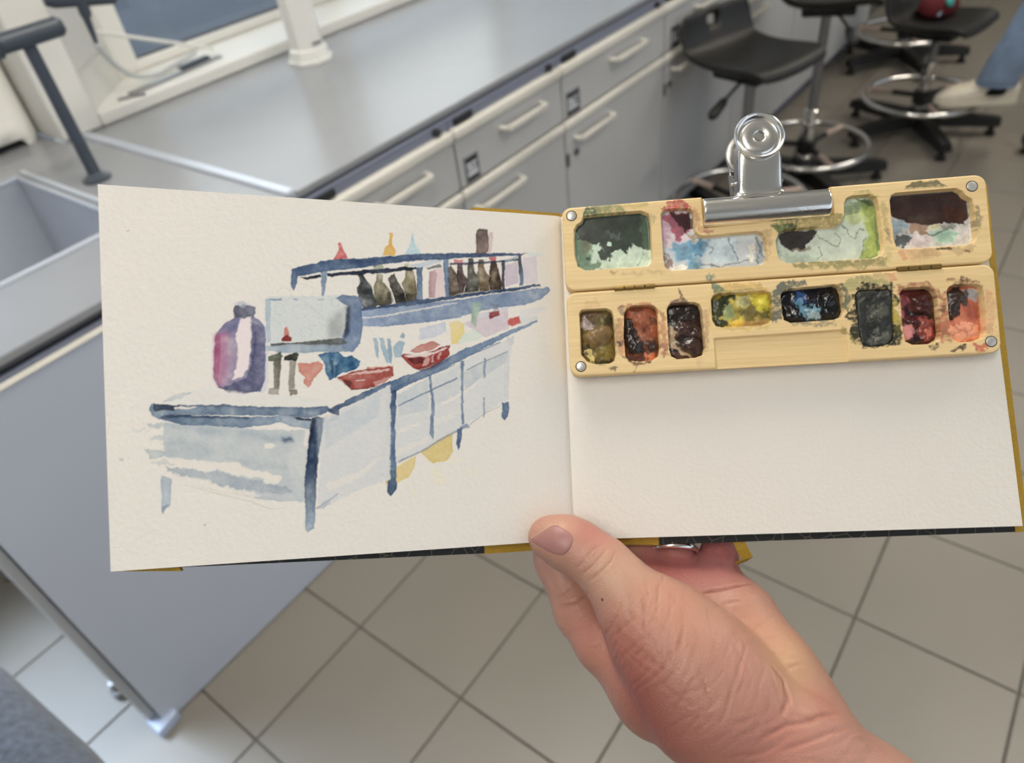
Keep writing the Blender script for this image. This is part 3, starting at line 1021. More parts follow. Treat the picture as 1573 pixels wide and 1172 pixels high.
WL, HL = float(np.linalg.norm(BL - GB)), float(np.linalg.norm(GT - GB))
cv = Canvas(WL, HL, 0.3, PAPER, 3)
cv.rough_k = 0.75
STROKES = [
('P',(150,168,196),0.95,0.4,0.35,0.2,0.25,[951,1034,1078,1055,1216,1070,1390,1095,1638,1140,1818,1168,1827,1151,1790,1117,1703,1081,1535,1058,1387,1015,1228,987,1075,968,948,965],(118,140,172,950,1003,1153,1040)),
('P',(196,192,205),0.8,0.35,0.3,0.18,0.25,[1476,1033,1618,1070,1618,980,1474,977],None),
('P',(205,216,222),0.8,0.35,0.3,0.18,0.25,[1721,1327,1790,1328,1801,1318,1729,1309],None),
('P',(184,198,210),0.4,0.6,0.3,0.18,0.25,[1632,1005,1760,1033,1759,1008,1648,984],None),
('P',(194,180,194),0.9,0.35,0.3,0.18,0.25,[1613,1263,1673,1278,1673,1183,1612,1162],None),
('P',(206,196,206),0.9,0.35,0.3,0.18,0.25,[1699,1300,1763,1312,1765,1187,1696,1178],None),
('P',(216,194,196),0.9,0.35,0.3,0.18,0.25,[1291,1229,1328,1233,1333,1106,1287,1102],None),
('P',(164,124,130),0.9,0.35,0.3,0.3,0.25,[1265,1219,1291,1226,1302,1204,1287,1102,1262,1101],(200,165,168,1264,1203,1299,1204)),
('P',(228,226,222),0.5,0.35,0.3,0.18,0.25,[1240,1178,1264,1211,1261,1123,1242,1102],None),
('P',(72,78,80),1.0,0.4,0.45,0.2,0.45,[955,1133,972,1155,964,1190,986,1196,998,1168,1021,1130,1037,1060,1027,1050,977,1043,960,1093],None),
('P',(100,95,88),1.0,0.4,0.45,0.2,0.45,[1087,1179,1118,1203,1128,1173,1153,1127,1164,1076,1116,1069,1103,1125],(66,62,58,1098,1172,1148,1087)),
('P',(142,134,106),1.0,0.4,0.45,0.2,0.45,[1025,1138,1041,1170,1042,1195,1065,1196,1067,1163,1096,1125,1101,1068,1063,1055,1033,1060],(96,92,76,1052,1170,1078,1061)),
('P',(150,140,108),1.0,0.4,0.45,0.2,0.45,[1146,1158,1163,1190,1168,1224,1195,1230,1203,1192,1211,1145,1209,1081,1166,1078],(96,90,70,1159,1174,1189,1081)),
('P',(66,62,48),0.85,0.4,0.2,0.5,0.25,[1160,1110,1210,1118,1210,1076,1155,1073],None),
('P',(60,58,54),0.7,0.4,0.2,0.5,0.25,[1080,1116,1099,1121,1109,1074,1086,1062],None),
('P',(52,56,56),0.5,0.4,0.2,0.8,0.25,[972,1167,1000,1156,1009,1114,983,1097,961,1112],None),
('P',(140,146,120),0.8,0.35,0.3,0.18,0.25,[1027,1232,1065,1243,1071,1224,1032,1215],None),
('P',(190,186,128),0.8,0.35,0.3,0.18,0.25,[1160,1242,1178,1252,1181,1227,1163,1227],None),
('P',(118,105,92),1.0,0.4,0.45,0.2,0.45,[1351,1237,1364,1249,1395,1208,1401,1122,1351,1108],None),
('P',(92,76,74),1.0,0.4,0.45,0.2,0.45,[1395,1261,1414,1262,1419,1217,1436,1186,1417,1127,1395,1124,1391,1208],None),
('P',(90,90,82),1.0,0.4,0.45,0.2,0.45,[1446,1285,1466,1290,1472,1228,1493,1196,1485,1137,1423,1127,1434,1194],None),
('P',(130,114,90),1.0,0.4,0.45,0.2,0.45,[1493,1282,1513,1285,1517,1238,1542,1198,1534,1143,1489,1137,1484,1220],None),
('P',(88,72,60),1.0,0.4,0.45,0.2,0.45,[1547,1281,1569,1285,1583,1233,1599,1176,1592,1149,1538,1143,1537,1214],None),
('P',(150,132,104),0.6,0.4,0.1,0.6,0.25,[1554,1232,1568,1224,1563,1183,1548,1190],None),
('P',(62,54,48),0.5,0.5,0.2,0.6,0.25,[1352,1130,1473,1143,1592,1159,1592,1143,1351,1106],None),
('P',(204,116,120),0.9,0.35,0.3,0.18,0.25,[1377,1276,1422,1280,1418,1261,1381,1259],None),
('P',(190,88,92),0.95,0.35,0.3,0.18,0.25,[1539,1297,1574,1300,1569,1282,1544,1279],None),
('P',(40,50,68),1,0.4,0.3,0.18,0.25,[726,1167,783,1176,812,1185,815,1172,754,1160],None),
('P',(42,52,72),1,0.45,0.3,0.18,0.25,[837,1190,965,1207,1085,1224,1207,1235,1224,1226,1084,1203,949,1189,839,1175],None),
('P',(70,80,98),0.8,0.35,0.3,0.18,0.25,[1253,1233,1317,1253,1324,1239,1261,1227],None),
('P',(54,66,92),0.9,0.35,0.3,0.18,0.25,[1357,1259,1502,1274,1598,1283,1678,1295,1681,1285,1494,1263,1360,1250],None),
('P',(170,188,206),0.7,0.35,0.3,0.18,0.25,[1161,1242,1223,1253,1294,1272,1334,1274,1317,1261,1238,1235],None),
('P',(122,146,172),0.95,0.35,0.3,0.18,0.25,[814,1200,837,1201,835,1161,820,1094,813,1094],None),
('P',(80,104,136),0.95,0.35,0.3,0.18,0.25,[1213,1235,1238,1239,1232,1088,1210,1084],(104,128,158,1226,1233,1221,1090)),
('P',(102,128,160),0.95,0.35,0.3,0.18,0.25,[1331,1282,1355,1285,1351,1104,1335,1103],None),
('P',(50,62,86),0.95,0.35,0.3,0.18,0.25,[1597,1281,1613,1284,1607,1150,1596,1145],None),
('P',(140,160,182),0.8,0.35,0.3,0.18,0.25,[1612,1282,1678,1312,1680,1302,1614,1271],None),
('P',(40,54,78),0.95,0.35,0.3,0.18,0.25,[1677,1312,1689,1314,1697,1230,1695,1173,1678,1171],(92,118,146,1681,1287,1686,1179)),
('P',(86,110,142),1,0.4,0.35,0.2,0.25,[696,1201,742,1218,792,1232,843,1250,1011,1266,1240,1296,1399,1307,1562,1316,1723,1324,1687,1312,1398,1285,1334,1274,1224,1265,1085,1244,973,1220,826,1197,721,1171,718,1149,700,1109,690,1125],(68,90,124,706,1178,1318,1285)),
('P',(62,80,110),0.5,0.5,0.1,0.6,0.25,[922,1248,1086,1266,1086,1254,929,1235],None),
('P',(66,88,120),1,0.45,0.3,0.2,0.25,[959,1041,1078,1061,1217,1089,1343,1108,1596,1150,1775,1183,1777,1170,1638,1143,1390,1102,1216,1068,1093,1052,973,1033],None),
('P',(224,217,207),0.75,0.4,0,0.2,0,[957,1004,1077,1018,1310,1069,1390,1083,1389,1079,1309,1062,1076,1011,961,998],None),
('P',(204,86,86),0.95,0.35,0.3,0.18,0.4,[884,1324,895,1329,909,1292,923,1260,864,1250,878,1279,889,1295],None),
('P',(220,180,82),0.95,0.35,0.3,0.18,0.35,[1102,1382,1115,1383,1111,1330,1126,1303,1121,1282,1070,1279,1080,1313,1097,1330],None),
('P',(166,202,214),0.9,0.35,0.3,0.18,0.25,[1198,1388,1204,1388,1207,1344,1234,1296,1164,1288,1179,1318,1193,1343],None),
('P',(100,80,76),0.95,0.3,0.55,0.2,0.25,[1487,1413,1500,1425,1537,1425,1542,1396,1539,1321,1520,1310,1482,1307,1481,1359],(128,106,100,1491,1393,1534,1337)),
('P',(206,176,174),0.8,0.35,0.3,0.18,0.25,[1546,1412,1564,1413,1550,1312,1540,1313],None),
('P',(150,174,156),0.8,0.5,0.3,0.18,0.25,[1450,1083,1495,1088,1494,1058,1468,1033,1462,976,1442,976,1454,1041],None),
('P',(130,46,50),1,0.4,0.3,0.18,0.25,[1532,1041,1576,1052,1576,1028,1541,1014,1528,1026],None),
('P',(112,130,146),0.8,0.35,0.3,0.18,0.25,[1548,1080,1575,1078,1572,1055,1551,1051],None),
('P',(202,104,98),0.95,0.5,0.3,0.18,0.25,[1616,1012,1671,1028,1676,997,1641,982,1619,994],None),
('P',(150,146,142),0.3,0.15,0.1,0.1,0.3,[665,1221,699,1212,700,1213,666,1223],None),
('P',(150,146,142),0.3,0.15,0.1,0.1,0.3,[780,1113,775,1101,762,1091,744,1084,723,1083,704,1087,690,1095,683,1106,685,1117,695,1128,712,1136,732,1140,752,1138,769,1131,778,1121,780,1122,770,1132,753,1139,732,1141,712,1138,694,1130,684,1118,682,1105,689,1093,703,1085,723,1081,744,1083,763,1090,776,1100,781,1113],None),
('P',(150,146,142),0.35,0.15,0.1,0.1,0.3,[702,1087,803,965,804,966,703,1088],None),
('P',(150,146,142),0.3,0.15,0.1,0.1,0.3,[709,1091,817,965,819,966,710,1092],None),
('P',(192,196,212),0.85,0.35,0.3,0.18,0.25,[1214,962,1331,995,1334,949,1275,923,1212,911],None),
('P',(204,216,204),0.8,0.5,0.3,0.18,0.25,[1354,911,1461,967,1507,933,1475,913,1381,896],None),
('P',(206,190,198),0.85,0.35,0.3,0.18,0.25,[1408,989,1527,1024,1618,1051,1619,969,1507,927,1461,959],None),
('P',(226,206,132),0.95,0.4,0.3,0.18,0.25,[1349,990,1389,1001,1414,989,1415,951,1382,898,1353,898],None),
('P',(152,178,158),0.75,0.5,0.3,0.4,0.25,[1450,1068,1499,1070,1480,1030,1465,970,1450,998],None),
('P',(196,206,216),0.35,0.6,0.3,0.18,0.25,[1673,1051,1790,1079,1806,1063,1680,1016],None),
('P',(207,208,208),0.95,0.5,0.2,0.3,0.12,[970,638,1028,667,1108,674,1253,749,1393,811,1636,935,1626,884,1601,644,1494,593,1365,511,1179,411,1097,381,1015,325,957,295],None),
('P',(190,197,202),0.75,0.5,0.15,0.5,0.25,[1108,667,1245,742,1241,606,1112,577],None),
('P',(184,192,198),0.85,0.5,0.2,0.3,0.25,[1399,765,1609,866,1600,813,1500,756,1403,688],None),
('P',(198,202,204),0.7,0.5,0.1,0.5,0.25,[1267,742,1388,799,1388,680,1294,635,1263,636],None),
('P',(196,196,198),0.9,0.6,0.3,0.18,0.25,[1615,923,1644,943,1632,892,1616,887],None),
('P',(224,217,207),0.8,0.7,0,0.2,0,[1294,635,1356,661,1451,719,1492,742,1451,703,1355,646,1301,624],None),
('P',(224,217,207),0.7,0.8,0,0.2,0,[1102,518,1207,553,1207,538,1102,503],None),
('P',(224,217,207),0.5,0.8,0,0.2,0,[1260,560,1361,597,1352,566,1259,530],None),
('P',(224,217,207),0.55,0.9,0,0.2,0,[1092,437,1235,485,1226,456,1098,407],None),
('P',(216,192,112),0.95,0.3,0.5,0.15,0.2,[1198,419,1326,500,1342,492,1339,415,1314,380,1249,370],None),
('P',(222,198,128),0.95,0.3,0.4,0.15,0.2,[1091,358,1181,406,1167,353,1143,315,1090,292],None),
('P',(206,190,132),0.9,0.35,0.3,0.18,0.25,[1040,321,1066,338,1090,301,1046,288],None),
('P',(228,220,186),0.5,1.0,0.1,1.0,0.25,[1236,339,1290,345,1304,296,1249,272],None),
('P',(228,222,194),0.45,1.0,0.1,1.0,0.25,[1394,356,1447,328,1434,304,1404,318],None),
('P',(228,222,194),0.4,1.0,0.1,1.0,0.25,[1306,386,1361,399,1375,376,1320,355],None),
('P',(230,222,190),0.4,1,0.1,0.6,0.25,[1151,258,1174,264,1172,234,1154,235],None),
('P',(128,144,164),0.9,0.15,0.1,0.1,0.3,[1112,619,1213,666,1376,740,1373,747,1211,673,1109,625],None),
('P',(134,150,168),0.9,0.15,0.1,0.1,0.3,[1418,776,1496,813,1611,862,1609,867,1494,819,1415,782],None),
('P',(140,154,170),0.8,0.15,0.1,0.1,0.3,[1269,758,1323,781,1366,801,1364,806,1321,786,1267,763],None),
('P',(120,140,164),0.8,0.15,0.1,0.1,0.3,[1410,832,1506,872,1579,904,1577,909,1504,877,1408,837],None),
('P',(148,154,166),0.85,0.15,0.1,0.1,0.3,[1102,377,1204,419,1305,476,1414,529,1411,537,1301,484,1200,426,1099,385],None),
('P',(172,178,188),0.8,0.15,0.1,0.1,0.3,[1420,531,1494,585,1569,615,1567,619,1492,589,1417,535],None),
('P',(160,168,180),0.85,0.15,0.1,0.1,0.3,[958,293,1002,307,1043,328,1038,336,998,316,955,302],None),
('P',(140,156,176),0.9,0.35,0.3,0.18,0.25,[1365,517,1393,537,1411,539,1421,521,1393,517],None),
('P',(180,184,188),0.7,0.15,0.1,0.1,0.3,[1611,939,1601,648,1603,648,1614,939],None),
('P',(186,190,192),0.6,0.15,0.1,0.1,0.3,[1592,836,1589,662,1592,662,1594,836],None),
('P',(190,188,186),0.3,0.15,0.1,0.1,0.3,[975,770,1086,831,1085,832,974,772],None),
('P',(182,190,202),0.95,0.3,0.3,0.3,0.25,[1032,663,1072,678,1062,608,1056,460,1046,350,1023,339,1022,534],None),
('P',(112,134,160),0.95,0.35,0.3,0.18,0.25,[1247,755,1257,757,1268,628,1256,474,1240,500,1256,636],None),
('P',(112,134,160),0.95,0.35,0.3,0.18,0.25,[1392,819,1406,820,1396,680,1395,540,1383,540,1388,680],None),
('P',(124,144,166),0.95,0.35,0.3,0.18,0.25,[1498,833,1506,833,1502,752,1492,740],None),
('P',(130,150,170),0.9,0.35,0.3,0.18,0.25,[1488,657,1495,657,1490,572,1484,563],None),
('P',(88,114,146),1,0.6,0.4,0.18,0.25,[1575,629,1603,634,1601,570,1588,555,1570,564],None),
('P',(88,114,146),1,0.5,0.4,0.18,0.25,[1364,519,1389,524,1378,458,1368,423,1357,452],None),
('P',(92,116,148),1,0.4,0.35,0.2,0.25,[971,673,1044,712,1171,757,1270,799,1332,834,1427,879,1547,927,1629,963,1754,1013,1760,1006,1657,954,1628,941,1505,880,1393,820,1346,798,1268,759,1184,725,1101,684,970,637],(126,148,176,1044,697,1670,972)),
('P',(62,82,112),0.6,0.5,0.2,0.5,0.25,[1239,787,1301,814,1347,834,1331,811,1254,776],None),
('P',(68,92,128),1,0.4,0.45,0.25,0.25,[1065,686,1107,691,1093,533,1091,385,1090,266,1066,236,1051,255,1061,386,1056,571],(98,124,156,1079,667,1078,459)),
('P',(70,92,110),0.6,0.4,0.4,0.3,0.25,[1054,342,1088,345,1090,266,1066,236,1051,255],None),
('P',(196,132,122),0.95,0.4,0.5,0.18,0.25,[1169,859,1198,882,1274,907,1305,891,1257,863,1197,854],None),
('P',(160,58,54),1,0.5,0.45,0.2,0.25,[1128,838,1148,848,1226,848,1288,871,1344,894,1340,872,1346,848,1308,817,1201,778,1172,794],None),
('P',(228,212,206),0.85,0.4,0,0.2,0,[1143,842,1197,850,1272,858,1326,881,1334,878,1272,848,1230,837,1166,835],None),
('P',(100,34,34),0.9,0.5,0.2,0.3,0.25,[1155,830,1226,835,1226,810,1184,804],None),
('P',(212,176,168),0.6,0.6,0,0.2,0,[1233,833,1255,841,1249,806,1221,795,1217,802],None),
('P',(216,180,172),0.6,0.6,0,0.2,0,[1264,841,1275,845,1269,814,1259,810],None),
('P',(216,180,172),0.6,0.6,0,0.2,0,[1295,855,1306,862,1301,833,1290,824],None),
('P',(110,40,42),0.7,0.6,0.3,0.18,0.25,[1194,779,1308,817,1300,803,1208,770],None),
('P',(204,108,102),0.9,0.5,0.3,0.18,0.25,[1616,1004,1672,1027,1678,1000,1639,981,1615,989],None),
('P',(136,50,54),1,0.5,0.3,0.18,0.25,[1528,1039,1576,1052,1577,1029,1530,1013],None),
('P',(152,178,194),0.9,0.35,0.3,0.18,0.25,[1014,913,1029,917,1039,868,1034,827,1025,838],None),
('P',(152,178,194),0.9,0.35,0.3,0.18,0.25,[1040,917,1058,919,1068,869,1091,876,1090,809,1068,809,1050,861],None),
('P',(138,164,184),0.8,0.35,0.3,0.18,0.25,[1074,912,1088,914,1092,869,1090,801,1078,831],None),
('P',(152,178,194),0.9,0.35,0.3,0.18,0.25,[1096,876,1125,907,1148,896,1131,832,1103,831],None),
('P',(152,178,194),0.9,0.35,0.3,0.18,0.25,[1131,922,1140,947,1154,929,1146,913],None),
('P',(196,200,210),0.7,0.6,0.2,0.4,0.25,[566,957,597,963,589,727,572,686,546,679],None),
('P',(214,214,216),0.5,0.8,0.3,0.18,0.25,[341,705,370,716,389,697,340,689],None),
('P',(146,132,164),1,0.35,0.4,0.2,0.25,[467,988,489,991,545,995,567,979,586,952,582,814,576,727,557,687,501,678,437,683,404,704,385,737,386,791,398,921,412,943,437,970],(128,128,160,403,845,542,847)),
('P',(118,120,152),0.7,0.5,0.1,1.0,0.25,[421,949,447,975,482,991,496,978,480,939,445,927],None),
('P',(178,110,146),0.8,0.4,0.1,1.6,0.25,[394,918,421,929,448,925,438,862,441,792,424,721,404,708,386,740],None),
('P',(160,62,112),0.8,0.4,0.2,0.7,0.25,[388,845,402,925,416,921,409,791,399,732,384,743],None),
('P',(176,150,172),0.6,0.5,0.1,1.2,0.25,[440,900,478,884,473,792,449,738,419,716,431,791],None),
('P',(230,214,214),0.97,0.5,0.1,0.35,0.25,[491,989,528,996,534,951,528,858,514,781,494,748,453,733,470,781,479,857,473,901,484,966],None),
('P',(82,84,118),0.92,0.4,0.2,0.5,0.25,[526,974,546,940,538,858,524,789,505,743,438,712,403,704,437,683,501,680,557,690,573,727,582,875,577,946,560,963],(104,104,138,532,847,572,847)),
('P',(70,72,110),0.6,0.4,0.1,0.6,0.25,[535,956,550,935,545,847,530,792,530,858],None),
('P',(94,94,114),1,0.5,0.45,0.3,0.25,[465,1022,474,1037,509,1045,548,1035,551,1017,545,992,527,997,492,991,471,988],(120,120,140,473,1032,538,1012)),
('P',(176,178,194),0.7,0.8,0.1,0.4,0.25,[462,1045,509,1056,539,1042,479,1037],None),
('P',(203,208,207),0.95,0.3,0.3,0.25,0.12,[589,1071,611,1083,704,1086,825,1093,895,1100,943,1095,920,1051,888,916,802,905,604,885,588,901],None),
('P',(150,156,156),0.75,0.4,0.0,2.4,0.25,[837,992,906,1050,896,911,829,904],None),
('P',(168,184,194),0.8,0.35,0.3,0.18,0.25,[590,1071,610,1075,602,889,588,889],None),
('P',(124,146,168),0.9,0.5,0.3,0.18,0.25,[608,1073,652,1077,652,1067,608,1066],None),
('P',(140,158,178),0.8,0.35,0.3,0.18,0.25,[697,1078,717,1076,714,1067,700,1071],None),
('P',(150,166,184),0.7,0.35,0.3,0.18,0.25,[792,1078,824,1081,821,1074,795,1072],None),
('P',(92,114,148),1,0.4,0.35,0.25,0.25,[867,1083,895,1102,961,1095,974,1064,973,966,963,895,929,853,891,861,885,905,903,965,917,1051,883,1071],(116,138,170,916,1079,952,880)),
('P',(52,58,72),0.85,0.4,0.1,0.6,0.25,[908,1050,928,1058,919,937,896,905,902,970],None),
('P',(164,180,192),0.9,0.4,0.3,0.25,0.25,[587,875,696,881,887,886,917,857,800,852,644,847,590,857],(116,140,166,603,864,908,874)),
('P',(78,88,90),0.95,0.4,0.2,0.3,0.25,[604,886,697,890,802,903,888,914,911,891,881,884,696,882,609,875],None),
('P',(150,146,142),0.35,0.15,0.1,0.1,0.3,[667,1031,665,1022,659,1014,650,1009,641,1009,632,1012,626,1018,623,1026,624,1036,628,1044,636,1050,646,1052,655,1050,662,1045,667,1037,668,1038,663,1046,656,1052,646,1054,636,1051,627,1045,622,1036,621,1026,624,1017,631,1010,641,1007,651,1008,660,1013,666,1021,669,1031],None),
('P',(150,146,142),0.35,0.15,0.1,0.1,0.3,[753,1023,750,1011,741,1001,730,994,717,993,705,997,696,1006,692,1017,693,1030,700,1041,710,1049,723,1052,736,1050,746,1042,752,1031,753,1032,747,1043,737,1051,723,1054,710,1050,699,1042,692,1030,690,1017,695,1005,704,996,716,991,730,993,742,999,751,1010,754,1023],None),
('P',(150,146,142),0.35,0.15,0.1,0.1,0.3,[768,934,766,924,760,917,751,912,741,911,732,915,726,921,722,930,724,939,728,947,736,953,746,955,755,953,763,948,767,939,769,940,764,949,756,955,746,957,736,954,727,948,722,939,721,929,724,920,731,913,741,910,751,911,760,916,767,924,770,933],None),
('P',(150,146,142),0.35,0.15,0.1,0.1,0.3,[690,1094,687,1083,680,1074,669,1068,658,1067,647,1070,639,1078,635,1089,636,1100,642,1110,652,1117,663,1120,675,1118,684,1112,689,1102,691,1103,685,1113,675,1120,663,1122,651,1119,641,1111,635,1100,634,1088,637,1077,646,1069,657,1065,670,1066,681,1072,689,1082,692,1094],None),
('P',(150,146,142),0.35,0.15,0.1,0.1,0.3,[782,1109,779,1099,773,1090,763,1085,752,1083,742,1087,735,1094,731,1104,732,1114,738,1123,747,1130,757,1133,768,1131,777,1125,781,1116,783,1116,778,1126,769,1132,758,1134,746,1132,737,1124,731,1114,730,1103,733,1093,741,1085,752,1082,763,1083,774,1089,781,1098,784,1109],None),
('P',(150,146,142),0.35,0.15,0.1,0.1,0.3,[885,1067,883,1060,878,1054,871,1050,863,1049,856,1052,851,1057,849,1063,850,1071,853,1077,860,1082,867,1083,875,1082,881,1078,884,1071,886,1072,882,1079,875,1084,867,1085,859,1083,852,1078,848,1071,847,1063,850,1056,855,1050,863,1048,871,1048,879,1052,884,1059,886,1067],None),
('P',(150,146,142),0.35,0.15,0.1,0.1,0.3,[799,985,797,977,791,970,784,966,775,965,767,968,761,974,758,981,759,989,764,997,771,1002,779,1004,788,1002,794,998,798,990,800,991,796,999,788,1004,779,1006,770,1003,763,998,758,990,757,981,760,973,766,966,775,963,784,964,792,969,798,976,800,985],None),
('P',(150,146,142),0.4,0.15,0.1,0.1,0.3,[721,1078,785,1023,846,960,847,961,786,1025,722,1079],None),
('P',(150,146,142),0.3,0.15,0.1,0.1,0.3,[726,1084,795,1024,852,966,853,967,796,1025,727,1085],None),
('P',(150,146,142),0.35,0.15,0.1,0.1,0.3,[610,996,647,967,648,968,611,998],None),
('P',(150,146,142),0.3,0.15,0.1,0.1,0.3,[608,1091,601,892,602,892,609,1091],None),
('P',(150,146,142),0.3,0.15,0.1,0.1,0.3,[809,1059,806,951,807,951,811,1059],None),
('P',(206,116,94),0.9,0.35,0.3,0.18,0.25,[658,953,668,961,675,937,678,920,657,919],None),
('P',(146,48,44),1,0.4,0.4,0.18,0.25,[647,908,667,924,687,912,682,897,647,895],None),
('P',(126,120,106),0.95,0.35,0.3,0.18,0.25,[614,826,644,826,629,698,609,693],(92,86,74,614,793,637,793)),
('P',(94,104,86),0.95,0.6,0.3,0.18,0.25,[594,831,644,855,649,831,637,814,595,813],None),
('P',(162,152,142),0.95,0.5,0.3,0.18,0.25,[586,699,626,700,628,673,588,674],None),
('P',(152,147,135),0.95,0.4,0.3,0.18,0.25,[676,822,700,822,690,698,666,698],None),
('P',(50,54,44),1,0.5,0.3,0.18,0.25,[655,837,706,850,712,843,700,817,654,814],None),
('P',(130,122,112),0.95,0.5,0.3,0.18,0.25,[665,699,700,693,700,673,670,669],None),
('P',(206,132,114),0.95,0.5,0.4,0.18,0.25,[704,804,715,811,756,801,788,814,807,799,800,771,770,742,758,715,742,700,729,721,732,743,713,771],None),
('P',(62,112,148),1,0.5,0.4,0.2,0.45,[790,838,832,854,870,855,891,834,928,835,957,817,951,793,932,775,882,765,856,743,828,734,817,760,814,794,803,816],None),
('P',(36,60,92),0.85,0.4,0.2,0.3,0.25,[833,825,847,817,850,772,843,748,835,783],None),
('P',(40,72,108),0.6,0.4,0.2,0.3,0.25,[861,805,874,811,867,765,857,765],None),
('P',(210,138,122),0.9,0.4,0.3,0.18,0.25,[984,790,1094,794,1086,777,986,778],None),
('P',(166,76,66),1,0.5,0.45,0.2,0.25,[859,742,910,766,987,782,1093,791,1098,754,1056,725,978,697,918,692,892,720],None),
('P',(92,36,32),0.8,0.5,0.2,0.4,0.25,[886,737,925,728,913,696,894,714],None),
('P',(222,186,176),0.8,0.5,0,0.2,0,[904,758,986,775,1081,783,1081,775,1030,768,958,759],None),
('P',(222,196,188),0.7,0.4,0,0.2,0,[860,743,881,738,892,718,884,725],None),
('P',(224,217,207),0.8,0.3,0,0.2,0,[935,733,974,736,971,731,938,729],None),
('P',(206,150,138),0.7,0.6,0,0.2,0,[1012,726,1068,744,1091,756,1068,729,1017,708],None),
('P',(80,40,36),0.7,0.15,0.1,0.1,0.3,[918,691,984,696,1045,710,1044,714,983,700,918,695],None),
('P',(80,102,132),1,0.4,0.35,0.2,0.25,[818,609,927,664,1056,721,1167,761,1165,725,1055,680,915,630,823,597],(100,124,154,818,609,1166,744)),
('P',(208,208,208),0.95,0.5,0.2,0.3,0.12,[797,553,862,601,1082,716,1066,311,956,280,795,206,764,229],None),
('P',(190,198,204),0.7,0.5,0.1,0.9,0.25,[808,558,970,639,1039,674,1021,577,803,444],None),
('P',(224,217,207),0.6,0.7,0,0.2,0,[798,303,932,344,1029,410,958,329,810,267],None),
('P',(216,214,210),0.6,0.5,0.1,0.5,0.06,[145,624,202,649,313,691,420,691,803,656,819,627,764,618,164,640],None),
('P',(180,188,194),0.7,0.6,0.3,0.18,0.25,[199,647,245,678,284,689,313,691,283,674,240,653,207,646],None),
('P',(186,193,196),0.95,0.5,0.2,0.3,0.15,[197,565,386,549,484,536,687,524,746,528,733,423,718,292,711,229,630,235,554,244,480,265,378,317,380,391,256,427,199,429],None),
('P',(162,175,184),0.6,0.5,0.0,1.6,0.25,[199,563,385,546,484,533,676,507,665,477,563,487,413,502,269,532],None),
('P',(168,180,186),0.6,0.5,0.0,1.8,0.25,[202,507,316,489,382,439,313,415,202,434],None),
('P',(170,182,188),0.6,0.6,0.0,1.0,0.25,[411,422,510,408,651,382,651,366,508,376],None),
('P',(206,206,204),0.7,0.5,0.0,1.8,0.25,[653,426,734,506,722,336,660,338],None),
('P',(224,217,207),0.97,0.9,0,0.2,0,[176,423,266,423,342,407,459,398,511,370,629,339,623,322,557,327,482,344,380,374,274,394,197,404],None),
('P',(224,217,207),0.9,0.8,0,0.2,0,[547,332,624,334,618,312,572,309],None),
('P',(224,217,207),0.9,0.9,0,0.2,0,[189,393,255,388,340,350,273,348],None),
('P',(224,217,207),0.9,0.9,0,0.2,0,[378,317,436,299,555,267,519,257,406,284],None),
('P',(224,217,207),0.9,0.4,0,0.2,0,[482,548,504,553,522,544,504,537,484,538],None),
('P',(224,217,207),0.9,0.5,0,0.2,0,[562,469,598,475,610,460,592,449,567,455],None),
('P',(224,217,207),0.8,0.5,0,0.2,0,[724,523,745,528,732,456,719,462],None),
('P',(164,174,184),0.9,1.0,0.2,0.3,0.25,[202,391,302,374,379,366,487,335,597,306,669,283,668,268,596,269,485,290,407,305,301,346,226,362],None),
('P',(224,217,207),0.8,0.9,0,0.2,0,[217,370,287,355,378,322,339,329,263,348],None),
('P',(188,193,193),0.85,0.9,0.3,0.18,0.25,[142,556,199,566,200,546,146,545],None),
('P',(190,194,193),0.85,0.9,0.3,0.18,0.25,[140,501,198,518,200,491,150,497],None),
('P',(178,186,188),0.9,1.0,0.3,0.18,0.25,[135,465,196,456,199,428,148,422,139,441],None),
('P',(190,194,193),0.6,1.0,0.3,0.18,0.25,[143,410,199,418,246,396,199,398],None),
('P',(206,204,200),0.6,0.8,0.3,0.18,0.25,[83,541,133,543,133,535,87,534],None),
('P',(158,172,186),0.95,0.3,0.35,0.2,0.25,[184,361,221,344,213,240,199,231,189,207,183,232],(176,188,198,188,346,208,246)),
('P',(130,148,168),0.7,0.4,0.2,0.3,0.25,[182,237,213,246,199,228,188,208],None),
('P',(128,146,164),1,0.4,0.35,0.2,0.3,[154,634,169,640,225,636,311,634,418,634,517,626,644,621,770,620,819,626,828,613,814,597,768,582,742,574,633,587,516,589,368,594,247,595,206,596,186,577,159,591,153,613],(106,126,150,224,618,721,601)),
('P',(46,58,80),0.95,0.5,0.1,0.3,0.25,[166,640,225,636,282,629,248,620,234,612,166,612],None),
('P',(84,100,122),0.55,0.6,0.1,0.3,0.25,[287,634,467,631,618,621,618,613,467,623,291,627],None),
('P',(224,217,207),0.9,0.5,0,0.2,0,[239,629,320,625,316,619,241,621],None),
('P',(104,126,150),1,0.4,0.4,0.2,0.25,[186,583,206,596,367,591,516,583,634,585,633,558,484,538,386,549,270,555,195,575],(134,152,172,270,575,617,569)),
('P',(62,80,108),0.85,0.4,0.1,0.3,0.25,[188,586,224,596,367,590,515,582,505,575,367,581,242,583,195,578],None),
('P',(148,164,180),1,0.35,0.45,0.18,0.25,[633,587,689,582,753,564,746,528,683,539,632,557],None),
('P',(38,50,72),1,0.4,0.1,0.2,0.25,[686,580,755,571,753,562,694,567],None),
('P',(66,92,122),0.9,0.5,0.0,0.9,0.25,[634,493,672,498,677,480,644,475],None),
('P',(150,168,182),0.5,0.5,0.0,1.0,0.25,[553,502,640,495,639,478,563,485],None),
